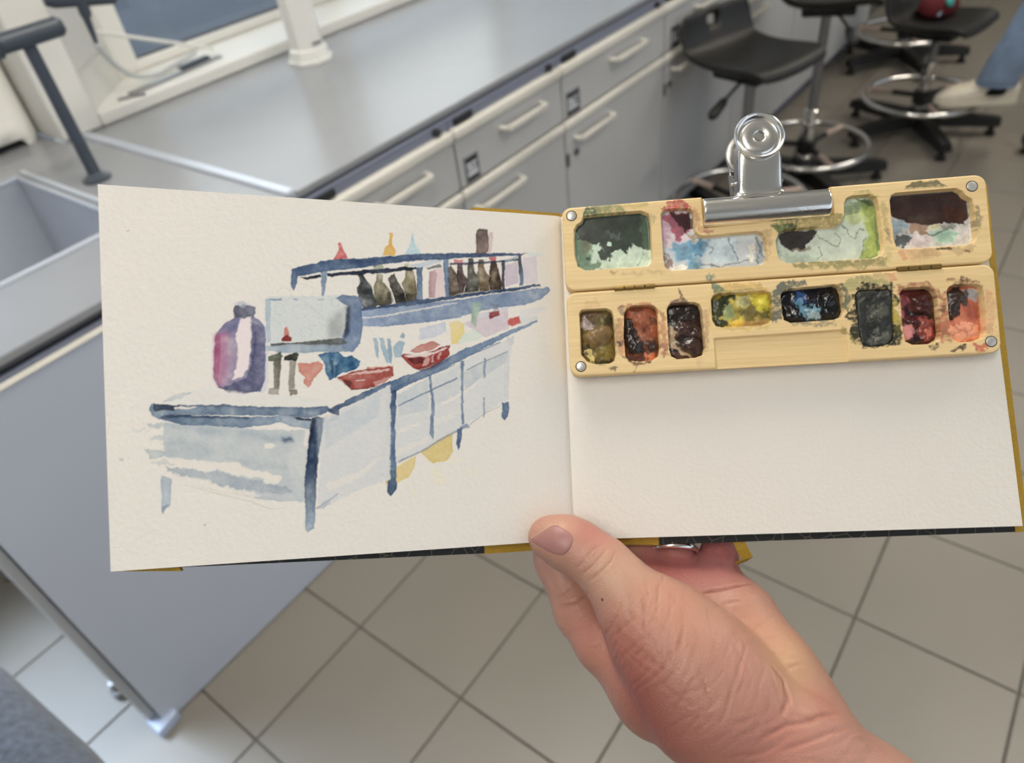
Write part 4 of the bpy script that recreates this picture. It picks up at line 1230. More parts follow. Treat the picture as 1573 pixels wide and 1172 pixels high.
('P',(58,78,108),1,0.35,0.5,0.25,0.3,[756,575,774,582,801,575,794,522,774,411,762,301,755,203,747,120,719,103,711,118,716,194,713,292,729,412,744,523],(150,170,188,749,357,730,117)),
('P',(36,50,76),0.8,0.4,0.1,0.5,0.25,[757,570,773,572,748,467,733,412,744,495],None),
('P',(172,186,198),0.5,0.5,0.1,0.9,0.25,[773,575,811,577,792,505,773,400],None),
('P',(62,82,112),0.95,0.5,0.3,0.3,0.25,[817,611,863,636,861,582,827,597],None),
('P',(148,162,180),0.3,0.5,0.1,0.8,0.25,[795,583,861,590,860,568,794,555],None),
('P',(168,174,182),0.85,0.15,0.1,0.1,0.3,[753,194,799,220,850,255,847,260,796,225,750,200],None),
('P',(172,180,188),0.6,0.5,0.3,0.18,0.25,[760,202,803,233,814,227,791,198],None),
('P',(150,146,142),0.45,0.15,0.1,0.1,0.3,[267,318,376,279,484,247,583,205,635,205,635,207,584,207,484,250,377,281,267,320],None),
('P',(150,146,142),0.3,0.15,0.1,0.1,0.3,[286,320,406,280,554,255,635,235,636,237,555,257,406,282,286,322],None),
('P',(150,146,142),0.3,0.15,0.1,0.1,0.3,[129,519,157,544,156,546,127,520],None),
('P',(150,146,142),0.35,0.15,0.1,0.1,0.3,[370,548,385,526,391,546,389,546,385,528,372,550],None),
('P',(180,180,180),0.5,0.35,0.3,0.18,0.25,[331,161,339,161,338,157,332,157],None),
('P',(150,145,140),0.3,0.35,0.3,0.18,0.25,[71,433,76,433,76,428,71,428],None),
('P',(140,136,132),0.6,0.1,0.3,0.18,0.25,[96,1333,102,1333,102,1328,96,1327],None),
('P',(150,146,142),0.4,0.35,0.3,0.18,0.25,[44,430,57,429,54,417,43,420],None),
('P',(120,120,120),0.5,0.1,0.3,0.18,0.25,[332,160,337,160,337,155,332,155],None)]
for m_, col, a_, r_, e_, s_, v_, f_, G_ in STROKES:
    cv.wash(m_, col, a_, r_, e_, s_, v_, np.array(f_) / 10.0, G_)
V = page_pts(cv.nx, cv.ny, BL, TL, GB, GT)
V[..., 2] -= 1.5 * np.exp(-((1 - np.linspace(0, 1, cv.nx)) * WL / 1.3))[None, :]      # the page dips into the fold
me = sheet_mesh('left_page', V.reshape(-1, 3) * MMS, cv.nx, cv.ny)
colour_attr(me, cv.rgb.reshape(-1, 3))
pg = link('left_page', me, book, M_page, smooth=True)
pg['label'] = 'left page painted with a blue-grey watercolour of a bench, jug and bottles'

V = page_pts(90, 40, GB, GT, BR, TR, np.linspace(0, 1, 90) ** 2.2)
V[..., 2] -= 1.5 * np.exp(-(np.linspace(0, 1, 90) ** 2.2 * WL / 1.3))[None, :]
me = sheet_mesh('right_page', V.reshape(-1, 3) * MMS, 90, 40)
rp = link('right_page', me, book, M_paper, smooth=True)
rp['label'] = 'blank white right page'


def slab(name, quad, d0, d1, m, inset=0.0, nrm=None):
    """solid under a quad (mm corner points a b c d, counter-clockwise), from d0 to d1 below it"""
    q = [np.asarray(p, float) for p in quad]
    n = np.cross(q[1] - q[0], q[3] - q[0])
    n = n / np.linalg.norm(n)
    if n[2] < 0:
        n = -n
    c = sum(q) / 4
    q = [p + (c - p) * inset for p in q]
    b = MB()
    K = 10
    G_ = [[((1 - u) * ((1 - v) * q[0] + v * q[3]) + u * ((1 - v) * q[1] + v * q[2])) for u in (i / K for i in range(K + 1))] for v in (j / K for j in range(K + 1))]
    hi = [[b.bm.verts.new((p - n * d0) * MMS) for p in row] for row in G_]
    lo = [[b.bm.verts.new((p - n * d1) * MMS) for p in row] for row in G_]
    for j in range(K):
        for i in range(K):
            b.bm.faces.new((hi[j][i], hi[j][i + 1], hi[j + 1][i + 1], hi[j + 1][i]))
            b.bm.faces.new((lo[j][i], lo[j + 1][i], lo[j + 1][i + 1], lo[j][i + 1]))
    for i in range(K):
        for A, Bq in (((0, i), (0, i + 1)), ((K, i + 1), (K, i)), ((i + 1, 0), (i, 0)), ((i, K), (i + 1, K))):
            b.bm.faces.new((lo[A[0]][A[1]], lo[Bq[0]][Bq[1]], hi[Bq[0]][Bq[1]], hi[A[0]][A[1]]))
    bmesh.ops.recalc_face_normals(b.bm, faces=b.bm.faces[:])
    return b.build(name, m, book)


slab('page_block', [BL + (1.2, .5, -.45), GB + (-4, .5, 1.0), GT + (-4, -.5, 1.0), TL + (1.2, -.5, -.45)], 0.25, 2.6, M_block)
slab('page_block', [GB + (4, .5, .3), BR + (-.6, .5, -.1), TR + (-.6, -.5, -.1), GT + (4, -.5, .3)], 0.25, 3.2, M_block)


def ext(p, dx, dy, dz):
    return np.asarray(p, float) + (dx, dy, dz)


# covers: left board, right board, mustard spine between them
CL = [(-178.0, 2.6, 51.0), (-41.0, -3.3, 8.4), (-41.0, 153.0, 8.4), (-181.0, 151.5, 53.0)]
CR = [(38.4, -4.0, -2.1), (195.0, -1.1, 14.7), (190.0, 153.9, 14.3), (38.4, 153.2, -2.1)]
cl_ = slab('cover_board', CL, 0.0, 2.2, M_cover)
cr_ = slab('cover_board', CR, 0.0, 2.2, M_cover)
sp = MB()
for A, Bq in (((-42.0, 8.5), (-18, 0.6)), ((-18, 0.6), (0, -7.0)), ((0, -7.0), (20, -4.2)), ((20, -4.2), (39.2, -1.9))):
    q = [sp.bm.verts.new(Vector(p) * MMS) for p in ((A[0], -3.6, A[1]), (Bq[0], -4.2, Bq[1]), (Bq[0], 154.4, Bq[1]), (A[0], 154.1, A[1]))]
    q2 = [sp.bm.verts.new(Vector(p) * MMS) for p in ((A[0], -3.6, A[1] - 2.6), (Bq[0], -4.2, Bq[1] - 2.6), (Bq[0], 154.4, Bq[1] - 2.6), (A[0], 154.1, A[1] - 2.6))]
    sp.bm.faces.new(q)
    sp.bm.faces.new(q2[::-1])
    for i in range(4):
        sp.bm.faces.new((q2[i], q2[(i + 1) % 4], q[(i + 1) % 4], q[i]))
sp.build('spine', M_gold, book)['label'] = 'mustard cloth spine strip'
# mustard corner and edge tapes
for quad in ([(-179.0, 2.2, 51.5), (-158.5, 0.6, 46.6), (-174.0, 26.0, 51.2), (-180, 26.0, 52.2)],
             [(-182.0, 152.0, 53.4), (-181.6, 128, 53.2), (-175, 128, 51.2), (-160, 152.0, 47.0)]):
    slab('corner_tape', quad, -.25, 2.5, M_gold, 0)
for quad in ([(192.2, -1.3, 14.5), (197.6, -.9, 15.1), (191.4, 154.6, 14.6), (187.0, 154.4, 14.1)],):
    slab('edge_tape', quad, -.3, 2.5, M_gold, 0)['label'] = 'mustard tape along the right cover edge'
# ribbon: a stiff strap end folded under the cover
rb = MB()
RB = [(71.69, -0.60, -1.04), (73.84, -7.21, 0.55), (76.39, -11.35, -0.71), (74.53, -14.32, -5.90)]
w_ = np.array((5.0, 1.2, 0.0))
rows = [[Vector(np.array(p)) * MMS, Vector(np.array(p) + w_) * MMS] for p in RB]
rb.grid(rows)
o = rb.build('strap_end', M_gold, book)
sm_ = o.modifiers.new('t', 'SOLIDIFY')
sm_.thickness = 0.0009

# ================================================================ hinged bamboo paint box clipped on the right page (mm, own frame: u right, v up, z off the page)
PAL = frame([(0.556133, -0.831094, -0.000464), (0.578433, 0.386662, 0.718267), (-0.596768, -0.399720, 0.695767), (0.230529, 0.163910, 1.270722)])
PD = dict(wells=dict(mix_1=[101,337,230,338,358,338,390,321,397,275,395,111,376,86,94,88,61,108,50,164,54,275,68,298,89,310],mix_2=[446,312,457,331,478,336,564,334,583,325,589,301,589,260,593,225,608,207,634,201,856,206,881,194,892,168,897,93,889,71,868,55,474,60,452,76,446,121],mix_3=[1239,297,1249,319,1275,331,1348,330,1372,317,1380,285,1388,94,1373,61,1337,50,978,56,950,72,941,105,940,159,955,193,985,205,1193,203,1223,218,1237,251],mix_4=[1432,300,1439,319,1455,327,1704,327,1727,313,1739,292,1764,275,1767,246,1770,110,1757,87,1732,81,1464,81,1442,94,1435,121,1431,235],pan_1=[57,-110,66,-97,86,-94,177,-96,199,-109,206,-133,209,-302,200,-332,176,-343,109,-341,77,-325,55,-296,56,-198],pan_2=[258,-120,270,-100,296,-93,376,-94,398,-109,403,-140,405,-287,396,-324,367,-339,315,-342,269,-335,252,-315,250,-224],pan_3=[447,-116,458,-98,481,-92,566,-94,588,-105,596,-132,600,-299,590,-329,556,-339,478,-341,453,-325,447,-297],pan_4=[643,-85,655,-68,678,-62,874,-63,896,-73,901,-100,902,-179,890,-202,860,-212,688,-211,656,-204,643,-179],pan_5=[943,-87,958,-67,984,-62,1170,-57,1191,-68,1200,-98,1202,-173,1189,-198,1159,-208,974,-209,949,-195,944,-164],pan_6=[1253,-109,1265,-93,1294,-90,1387,-91,1401,-105,1402,-142,1399,-299,1384,-324,1353,-334,1296,-335,1269,-322,1260,-290],pan_7=[1440,-114,1454,-96,1479,-93,1556,-94,1576,-106,1587,-132,1591,-289,1580,-322,1550,-338,1473,-337,1446,-321,1441,-287],pan_8=[1632,-116,1644,-98,1668,-93,1755,-97,1772,-107,1776,-134,1774,-293,1760,-325,1724,-339,1662,-340,1639,-322,1631,-291]),
slot_top=[(64.18,37.80),(119.22,37.84),(119.26,27.32),(64.57,26.19)],slot_low=[(64.54,-26.31),(120.20,-25.79),(120.54,-39.18),(64.51,-39.63)],magnets=[(4.52,34.16),(176.96,33.16),(5.00,-35.01),(178.94,-34.42)],hinges=[[(21.73,0.03),(39.97,-0.37)],[(143.28,0.04),(161.71,-0.17)]],
blobs=[
(0,(104,136,84),0.75,0.7,0.2,0.15,0.25,0,0,[98,344,117,380,158,386,219,387,282,361,294,337,196,332]),
(0,(58,98,72),0.8,0.7,0.2,0.15,0.25,0,0,[100,344,111,375,147,372,162,334]),
(0,(186,168,92),0.55,0.8,0.2,0.15,0.25,0,0,[219,383,387,381,389,357,285,357]),
(0,(70,96,66),0.35,0.6,0.2,0.15,0.25,0,0,[390,321,423,314,411,274,401,275]),
(0,(184,48,68),0.85,0.8,0.2,0.15,0.5,0,0,[450,334,476,364,520,382,561,372,587,332,564,330,457,329]),
(0,(196,136,98),0.7,0.8,0.2,0.15,0.25,0,0,[584,336,613,326,613,258,675,219,654,205,603,228,589,287]),
(0,(186,104,92),0.6,0.5,0.2,0.15,0.25,0,0,[623,228,677,227,677,211,632,209]),
(0,(140,110,64),0.6,0.6,0.2,0.15,0.25,0,0,[201,74,236,76,221,54]),
(0,(150,120,74),0.25,1.0,0.2,0.15,0.25,0,0,[248,67,448,62,440,46,260,52]),
(0,(140,104,74),0.4,0.9,0.2,0.15,0.25,0,0,[875,203,928,212,907,99,891,60,903,133]),
(0,(60,120,122),0.75,0.7,0.2,0.15,0.25,0,0,[622,26,662,30,669,6,634,2]),
(0,(106,118,58),0.75,0.8,0.2,0.15,0.25,0,0,[910,231,962,249,1022,247,1019,204,940,203]),
(0,(86,108,60),0.85,0.6,0.2,0.15,0.25,0,0,[915,223,969,238,1044,237,1027,200,951,198]),
(0,(70,80,48),0.7,0.6,0.2,0.15,0.25,0,0,[998,232,1044,237,1029,205,1000,209]),
(0,(134,128,64),0.7,0.6,0.2,0.15,0.25,0,0,[1043,250,1190,259,1235,251,1224,220,1188,207,1033,204]),
(0,(106,116,58),0.65,0.9,0.2,0.15,0.25,0,0,[985,52,1116,50,1333,46,1364,54,1407,39,1401,8,1187,16,1042,27]),
(0,(150,140,72),0.45,0.9,0.2,0.15,0.25,0,0,[1390,315,1416,267,1412,130,1397,114,1391,239]),
(0,(150,150,74),0.5,1.0,0.2,0.15,0.25,0,0,[1239,324,1299,350,1371,338,1386,316,1253,318]),
(0,(196,180,112),0.5,0.7,0.2,0.15,0.25,0,0,[1394,101,1424,91,1416,8,1394,10]),
(0,(84,84,60),0.85,0.4,0.2,0.15,0.25,0,0,[1496,343,1524,371,1630,375,1670,336]),
(0,(206,162,112),0.75,0.4,0.2,0.15,0.25,0,0,[1470,80,1619,73,1618,39,1566,26,1495,24]),
(0,(76,46,28),0.9,0.6,0.2,0.15,0.25,0,0,[1604,73,1662,77,1662,61,1618,60]),
(0,(86,56,34),0.9,0.6,0.2,0.15,0.25,0,0,[1705,56,1746,60,1738,48,1715,43]),
(0,(150,110,72),0.35,1.0,0.2,0.15,0.25,0,0,[1632,64,1760,80,1772,57,1686,33]),
(0,(88,88,64),0.65,0.9,0.2,0.15,0.25,0,0,[1769,249,1796,237,1795,183,1773,116,1771,208]),
(0,(206,112,84),0.5,0.8,0.2,0.15,0.25,0,0,[1450,82,1471,80,1483,34,1463,24]),
(0,(120,80,52),0.45,0.9,0.2,0.15,0.25,0,0,[1399,162,1418,168,1420,107,1402,112]),
(1,(204,156,112),0.35,1.0,0.2,0.15,0.25,0,0,[69,-97,92,-54,139,-54,170,-90]),
(1,(190,112,76),0.75,0.8,0.2,0.15,0.25,0,0,[222,-116,257,-84,370,-82,426,-128,443,-223,445,-303,414,-331,415,-127,270,-94]),
(1,(196,132,92),0.75,0.8,0.2,0.15,0.25,0,0,[215,-141,254,-143,251,-320,215,-289]),
(1,(130,92,88),0.7,0.6,0.2,0.15,0.25,0,0,[235,-95,265,-89,262,-134,235,-118]),
(1,(78,58,58),0.9,0.5,0.2,0.15,0.25,0,0,[220,-242,249,-250,241,-272,222,-271]),
(1,(96,46,36),0.85,0.7,0.2,0.15,0.25,0,0,[241,-310,269,-333,328,-343,381,-339,354,-351,301,-356,262,-346]),
(1,(150,70,50),0.8,0.35,0.1,0.1,0.2,0,0,[288,-390,305,-349,300,-347,283,-388]),
(1,(116,98,76),0.85,0.5,0.2,0.15,0.25,0,0,[171,-362,216,-362,201,-384,184,-379]),
(1,(110,92,62),0.6,0.6,0.2,0.15,0.25,0,0,[110,-337,211,-316,196,-342,129,-351]),
(1,(150,134,80),0.4,0.6,0.2,0.15,0.25,0,0,[207,-140,222,-175,217,-303,208,-302]),
(1,(112,82,72),0.9,0.5,0.2,0.15,0.25,0,0,[446,-108,462,-83,500,-74,507,-18,517,-67,553,-91,565,-98]),
(1,(150,96,80),0.6,0.8,0.2,0.15,0.25,0,0,[411,-274,447,-270,447,-317,414,-328]),
(1,(172,122,100),0.55,0.8,0.2,0.15,0.25,0,0,[596,-114,618,-134,619,-314,599,-327]),
(1,(190,150,120),0.4,0.7,0.2,0.15,0.25,0,0,[563,-344,589,-338,582,-391,563,-390]),
(1,(218,172,82),0.6,0.9,0.2,0.15,0.25,0,0,[638,-56,700,-18,842,-21,898,-61,762,-58,665,-65]),
(1,(128,130,60),0.6,0.8,0.2,0.15,0.25,0,0,[639,-68,672,-49,827,-48,826,-60,671,-64]),
(1,(62,112,96),0.8,0.7,0.2,0.15,0.25,0,0,[622,19,666,25,670,-10,700,-47,659,-52,643,-10]),
(1,(206,172,82),0.6,0.8,0.2,0.15,0.25,0,0,[649,-216,784,-213,881,-211,872,-231,686,-230]),
(1,(190,150,80),0.4,0.8,0.2,0.15,0.25,0,0,[612,-127,639,-122,636,-208,614,-247]),
(1,(60,84,88),0.85,0.8,0.2,0.15,0.25,0,0,[902,-63,950,-34,1054,-32,1059,-53,962,-60,941,-110,940,-187,899,-208]),
(1,(150,140,72),0.6,0.8,0.2,0.15,0.25,0,0,[881,-75,904,-62,902,-184,875,-205]),
(1,(50,74,64),0.85,0.8,0.2,0.15,0.25,0,0,[1173,-55,1217,-53,1236,-130,1207,-206,1206,-128,1194,-76]),
(1,(80,98,94),0.6,0.8,0.2,0.15,0.25,0,0,[966,-211,1162,-212,1154,-232,987,-225]),
(1,(126,140,84),0.6,0.9,0.2,0.15,0.25,0,0,[1210,-53,1284,-24,1411,-52,1419,-79,1281,-73,1228,-100]),
(1,(30,36,28),0.96,0.9,0.2,0.15,0.25,0,0,[1235,-108,1266,-79,1297,-51,1353,-67,1417,-67,1424,-113,1441,-144,1419,-180,1440,-234,1421,-330,1303,-340,1254,-329,1208,-280,1240,-236,1195,-207,1208,-181,1245,-169]),
(1,(196,176,64),0.85,0.7,0.2,0.15,0.25,0,0,[1406,-134,1426,-143,1416,-180,1436,-234,1433,-286,1408,-292,1405,-217]),
(1,(40,44,36),0.8,0.8,0.2,0.15,0.25,0,0,[1405,-262,1442,-242,1431,-331,1392,-336]),
(1,(150,140,64),0.6,0.8,0.2,0.15,0.25,0,0,[1197,-234,1222,-280,1254,-328,1220,-310,1194,-264]),
(1,(152,60,50),0.75,0.8,0.2,0.15,0.25,0,0,[1429,-70,1523,-64,1593,-95,1606,-126,1577,-101,1465,-90,1439,-131]),
(1,(172,92,68),0.85,0.8,0.2,0.15,0.25,0,0,[1592,-125,1633,-120,1631,-306,1586,-335]),
(1,(70,52,46),0.8,0.7,0.2,0.15,0.25,0,0,[1602,-178,1627,-176,1624,-213,1603,-208]),
(1,(58,44,40),0.9,0.7,0.2,0.15,0.25,0,0,[1532,-343,1579,-334,1567,-368,1541,-362]),
(1,(90,40,36),0.9,0.7,0.2,0.15,0.25,0,0,[1648,-93,1700,-56,1750,-76,1782,-110,1773,-96,1647,-94]),
(1,(130,60,50),0.8,0.6,0.2,0.15,0.25,0,0,[1636,-68,1671,-63,1663,-77,1642,-80]),
(1,(220,156,114),0.65,0.8,0.2,0.15,0.25,0,0,[1778,-109,1821,-141,1808,-317,1768,-316]),
(1,(196,72,52),0.8,0.8,0.2,0.15,0.25,0,0,[1720,-350,1779,-358,1763,-390,1728,-380]),
(1,(58,44,40),0.9,0.7,0.2,0.15,0.25,0,0,[1621,-374,1683,-354,1688,-369,1637,-382]),
(1,(196,114,82),0.7,0.8,0.2,0.15,0.25,0,0,[1594,-229,1637,-232,1633,-338,1588,-342]),
(1,(222,148,106),0.7,0.6,0.2,0.15,0.25,0,0,[1391,-20,1422,-22,1428,-62,1405,-60]),
(1,(150,130,80),0.35,0.9,0.2,0.15,0.25,0,0,[1328,-16,1392,-16,1397,-51,1339,-54]),
(2,(196,218,198),1,0.1,0.2,0.15,0.12,0,0,[35,381,425,349,407,48,18,77]),
(2,(96,136,104),0.85,0.8,0.2,0.8,0.25,0,0,[54,275,95,237,130,196,119,121,67,97,44,165]),
(2,(120,106,80),0.6,0.6,0.2,0.6,0.25,0,0,[82,250,131,241,128,184,85,172]),
(2,(66,104,76),0.8,0.8,0.2,0.4,0.25,0,0,[54,108,150,129,185,91,100,81]),
(2,(40,52,42),0.97,0.5,0.3,0.2,0.35,0.35,0.85,[47,289,94,341,358,344,410,319,402,166,361,175,318,204,280,152,254,175,206,161,181,190,155,220,134,206,75,245]),
(2,(96,128,104),0.5,0.4,0.2,1.0,0.25,0,0.85,[360,326,403,316,396,172,361,178]),
(2,(54,70,54),0.5,0.5,0.2,1.0,0.25,0,0.85,[262,307,357,320,351,224,277,216]),
(2,(34,44,40),0.95,0.5,0.2,0.15,0.25,0,0.85,[150,177,181,187,218,158,206,133,164,133]),
(2,(40,60,48),0.9,0.4,0.2,0.15,0.25,0,0,[94,154,118,152,113,137,97,140]),
(2,(206,230,214),0.9,0.3,0.2,0.15,0.25,0,0,[199,218,223,213,218,196,200,201]),
(2,(84,90,80),0.5,1.0,0.2,0.15,0.25,0,0.6,[193,278,272,244,284,222,197,243]),
(2,(204,226,206),0.6,0.6,0.2,0.5,0.25,0,0,[252,142,334,170,395,159,394,104,356,88,235,87]),
(2,(120,160,140),0.8,0.35,0.1,0.1,0.2,0,0,[358,162,356,153,353,139,350,126,346,115,341,108,337,103,332,99,328,97,331,93,334,96,339,100,345,106,349,113,353,124,357,138,360,152,362,161]),
(2,(206,213,218),1,0.1,0.2,0.15,0.1,0,0,[426,369,936,327,914,12,407,48]),
(2,(198,152,176),0.8,0.5,0.2,0.6,0.25,0,0,[446,312,488,268,497,199,456,173,445,216]),
(2,(228,208,214),0.8,0.5,0.2,0.5,0.25,0,0,[475,235,571,215,561,170,467,157]),
(2,(160,50,80),0.9,0.6,0.4,0.3,0.4,0,0,[453,315,504,335,570,333,590,287,578,239,550,227,536,201,515,189,503,224,485,268]),
(2,(58,24,28),0.95,0.6,0.2,0.3,0.3,0.2,0.85,[491,333,590,328,592,251,545,241,527,272,508,294]),
(2,(176,146,108),0.8,0.5,0.2,0.15,0.25,0,0,[562,228,591,219,611,195,581,191]),
(2,(86,152,188),0.85,0.9,0.5,0.9,0.5,0,0,[472,165,588,200,656,186,626,121,587,124,571,83,516,100,491,143]),
(2,(60,124,164),0.6,0.8,0.2,0.8,0.25,0,0,[578,192,627,185,616,128,584,131]),
(2,(188,212,222),0.7,0.7,0.3,0.5,0.25,0,0,[654,200,771,191,780,81,646,84]),
(2,(104,164,194),0.6,0.8,0.3,0.6,0.25,0,0,[544,127,609,122,619,67,566,61]),
(2,(72,140,172),0.7,0.6,0.2,0.15,0.25,0,0,[498,69,582,97,615,79,579,52]),
(2,(240,240,232),0.9,0.5,0.2,0.15,0.25,0,0,[479,84,549,84,541,60,480,61]),
(2,(150,112,108),0.8,0.8,0.2,0.15,0.25,0,0,[449,134,494,117,476,69,445,76]),
(2,(238,234,218),0.9,0.5,0.2,0.15,0.25,0,0,[829,146,854,151,848,82,825,82]),
(2,(150,164,176),0.7,0.8,0.2,0.15,0.25,0,0,[860,191,895,168,895,73,856,62]),
(2,(58,72,92),0.75,0.35,0.1,0.1,0.2,0,0,[733,192,738,184,745,173,753,160,759,147,764,132,769,114,772,98,775,87,779,88,777,99,773,115,769,133,764,148,757,162,749,176,742,187,737,195]),
(2,(58,72,92),0.75,0.35,0.1,0.1,0.2,0,0,[583,55,592,60,605,68,619,75,633,78,647,77,661,72,676,67,691,65,704,65,716,68,729,71,744,74,764,77,787,79,809,82,824,83,823,88,808,86,787,84,763,81,743,79,728,76,715,73,704,70,691,69,677,72,663,77,648,82,633,83,618,79,603,72,590,64,581,59]),
(2,(58,72,92),0.75,0.35,0.1,0.1,0.2,0,0,[859,190,862,180,866,167,870,151,872,136,870,117,865,96,860,77,857,63,861,62,865,76,870,95,874,117,876,136,875,152,871,168,867,182,864,191]),
(2,(58,72,92),0.75,0.35,0.1,0.1,0.2,0,0,[884,169,882,158,879,143,877,128,877,115,879,106,884,99,889,95,892,92,895,95,892,99,887,103,883,108,881,115,882,127,884,143,886,158,888,168]),
(2,(58,72,92),0.75,0.35,0.1,0.1,0.2,0,0,[650,165,654,161,660,155,665,149,668,144,666,140,662,135,657,130,654,127,657,123,660,127,666,132,670,138,672,145,669,152,663,158,657,164,653,168]),
(2,(58,72,92),0.75,0.35,0.1,0.1,0.2,0,0,[452,142,457,139,465,135,473,131,476,128,475,124,471,118,465,111,462,107,465,104,469,108,474,115,479,122,480,129,475,135,467,140,459,144,453,146]),
(2,(206,218,200),1,0.1,0.2,0.15,0.12,0,0,[935,393,1428,350,1402,9,911,45]),
(2,(152,172,66),0.9,0.6,0.4,0.5,0.4,0,0,[1322,321,1382,304,1387,239,1388,94,1362,52,1302,52,1326,129,1336,166]),
(2,(110,138,74),0.75,0.6,0.2,0.6,0.25,0,0,[1237,303,1354,324,1359,286,1255,256]),
(2,(56,80,40),0.8,0.5,0.2,0.4,0.25,0,0,[1304,330,1379,316,1383,281,1324,307]),
(2,(84,112,44),0.8,0.4,0.2,0.3,0.25,0,0,[1375,293,1391,291,1391,94,1373,87]),
(2,(194,208,134),0.8,0.6,0.2,0.4,0.25,0,0,[1255,256,1323,289,1348,218,1258,217]),
(2,(46,38,40),0.97,0.4,0.3,0.15,0.3,0.3,0.85,[954,181,989,209,1131,200,1111,160,1072,133,1064,109,1019,113,982,131]),
(2,(150,180,172),0.7,0.6,0.2,0.5,0.25,0,0,[942,174,976,137,966,95,937,98]),
(2,(140,130,106),0.8,0.5,0.2,0.15,0.25,0,0,[1012,121,1109,124,1077,108,1033,107]),
(2,(170,194,176),0.6,0.7,0.2,0.4,0.25,0,0,[967,101,1120,91,1133,58,978,56]),
(2,(96,120,70),0.7,0.6,0.2,0.15,0.25,0,0,[1290,48,1371,72,1373,53,1333,48]),
(2,(92,112,84),0.7,0.35,0.1,0.1,0.2,0,0,[1124,182,1128,175,1134,166,1142,156,1152,147,1166,138,1183,129,1200,122,1213,119,1221,123,1225,133,1225,144,1224,153,1220,162,1213,170,1205,178,1200,183,1197,180,1202,174,1210,167,1216,159,1220,152,1221,143,1220,134,1218,126,1212,123,1201,126,1185,133,1168,142,1154,151,1145,159,1138,169,1132,178,1128,184]),
(2,(92,112,84),0.7,0.35,0.1,0.1,0.2,0,0,[1229,218,1235,209,1244,195,1254,181,1262,169,1267,160,1272,152,1277,146,1284,144,1289,151,1293,162,1297,174,1302,181,1307,183,1315,183,1322,181,1327,180,1328,185,1323,186,1315,187,1307,188,1299,185,1293,176,1289,164,1285,153,1282,148,1280,149,1276,154,1271,163,1265,172,1257,184,1248,198,1239,211,1233,221]),
(2,(92,112,84),0.7,0.35,0.1,0.1,0.2,0,0,[1127,121,1129,115,1132,106,1135,97,1136,91,1133,86,1127,81,1121,77,1117,74,1119,70,1123,73,1130,77,1136,83,1140,90,1139,98,1137,108,1133,116,1131,122]),
(2,(92,112,84),0.7,0.35,0.1,0.1,0.2,0,0,[1328,152,1325,144,1321,133,1317,119,1314,107,1313,96,1313,85,1314,75,1315,69,1319,69,1318,76,1318,85,1317,96,1318,107,1321,118,1325,131,1329,143,1332,151]),
(2,(92,112,84),0.7,0.35,0.1,0.1,0.2,0,0,[1241,249,1322,273,1321,277,1240,253]),
(2,(196,194,190),1,0.1,0.2,0.15,0.3,0,0,[1416,374,1810,340,1784,41,1392,71]),
(2,(142,166,182),0.9,0.6,0.2,0.3,0.25,0,0,[1429,228,1489,217,1516,181,1457,155,1433,157]),
(2,(58,68,76),0.9,0.7,0.3,0.15,0.25,0,0,[1450,148,1520,154,1525,120,1479,93,1444,111]),
(2,(150,108,74),0.85,0.7,0.2,0.4,0.25,0,0,[1513,197,1597,190,1579,146,1526,158]),
(2,(202,186,186),0.85,0.7,0.4,0.15,0.25,0,0,[1517,137,1576,149,1602,106,1549,79,1512,81]),
(2,(204,198,152),0.9,0.5,0.4,0.15,0.25,0.3,0,[1597,191,1658,188,1627,157,1597,163]),
(2,(150,186,162),0.95,0.5,0.5,0.15,0.25,0.3,0,[1589,147,1662,165,1725,143,1694,107,1636,104]),
(2,(50,56,48),0.8,0.35,0.1,0.1,0.2,0,0,[1581,148,1586,144,1593,137,1603,131,1614,130,1626,134,1639,143,1652,152,1663,158,1673,161,1683,162,1691,163,1697,163,1697,170,1691,170,1682,170,1672,169,1660,165,1648,159,1635,149,1623,141,1613,137,1605,138,1597,143,1591,149,1585,154]),
(2,(210,204,200),0.8,0.7,0.4,0.15,0.25,0,0,[1717,174,1769,171,1769,108,1712,89]),
(2,(120,124,110),0.7,0.6,0.2,0.15,0.25,0,0,[1628,181,1699,187,1704,164,1655,160]),
(2,(58,34,30),0.98,0.35,0.2,0.15,0.2,0.4,0.95,[1428,301,1452,331,1704,331,1769,274,1766,215,1741,174,1671,191,1600,186,1530,195,1468,223,1425,259]),
(2,(84,44,32),0.7,0.4,0.2,0.8,0.25,0,0.95,[1670,267,1749,238,1737,186,1673,199]),
(2,(74,62,50),0.6,0.4,0.2,0.8,0.25,0,0.95,[1512,229,1618,228,1600,187,1530,197]),
(3,(112,92,44),1,0.1,0.2,0.15,0.4,0,0,[37,-68,244,-82,227,-371,21,-359]),
(3,(100,60,50),0.95,0.5,0.2,0.15,0.25,0.5,0.6,[62,-109,151,-97,144,-110,87,-127]),
(3,(112,96,44),0.9,0.4,0.2,0.15,0.25,0.8,0.5,[128,-122,191,-102,205,-155,152,-172]),
(3,(50,42,28),0.7,0.5,0.2,0.15,0.25,0,0,[189,-112,209,-140,206,-248,194,-207,166,-158]),
(3,(196,172,166),0.95,0.5,0.2,0.15,0.25,0.5,0.8,[59,-131,88,-122,101,-148,121,-163,78,-185,57,-173]),
(3,(128,100,54),1,0.3,0.5,0.15,0.25,1.6,0.5,[68,-213,112,-175,186,-173,205,-201,176,-248,107,-264,66,-248]),
(3,(132,112,42),0.95,0.5,0.2,0.15,0.25,1.2,0.7,[120,-263,194,-260,205,-317,156,-334,124,-312]),
(3,(50,44,28),0.8,0.5,0.2,0.15,0.25,0,0,[57,-253,107,-262,86,-281,65,-294,58,-307]),
(3,(224,200,116),0.95,0.5,0.2,0.15,0.25,0.6,0,[70,-275,97,-267,123,-317,113,-340,84,-310]),
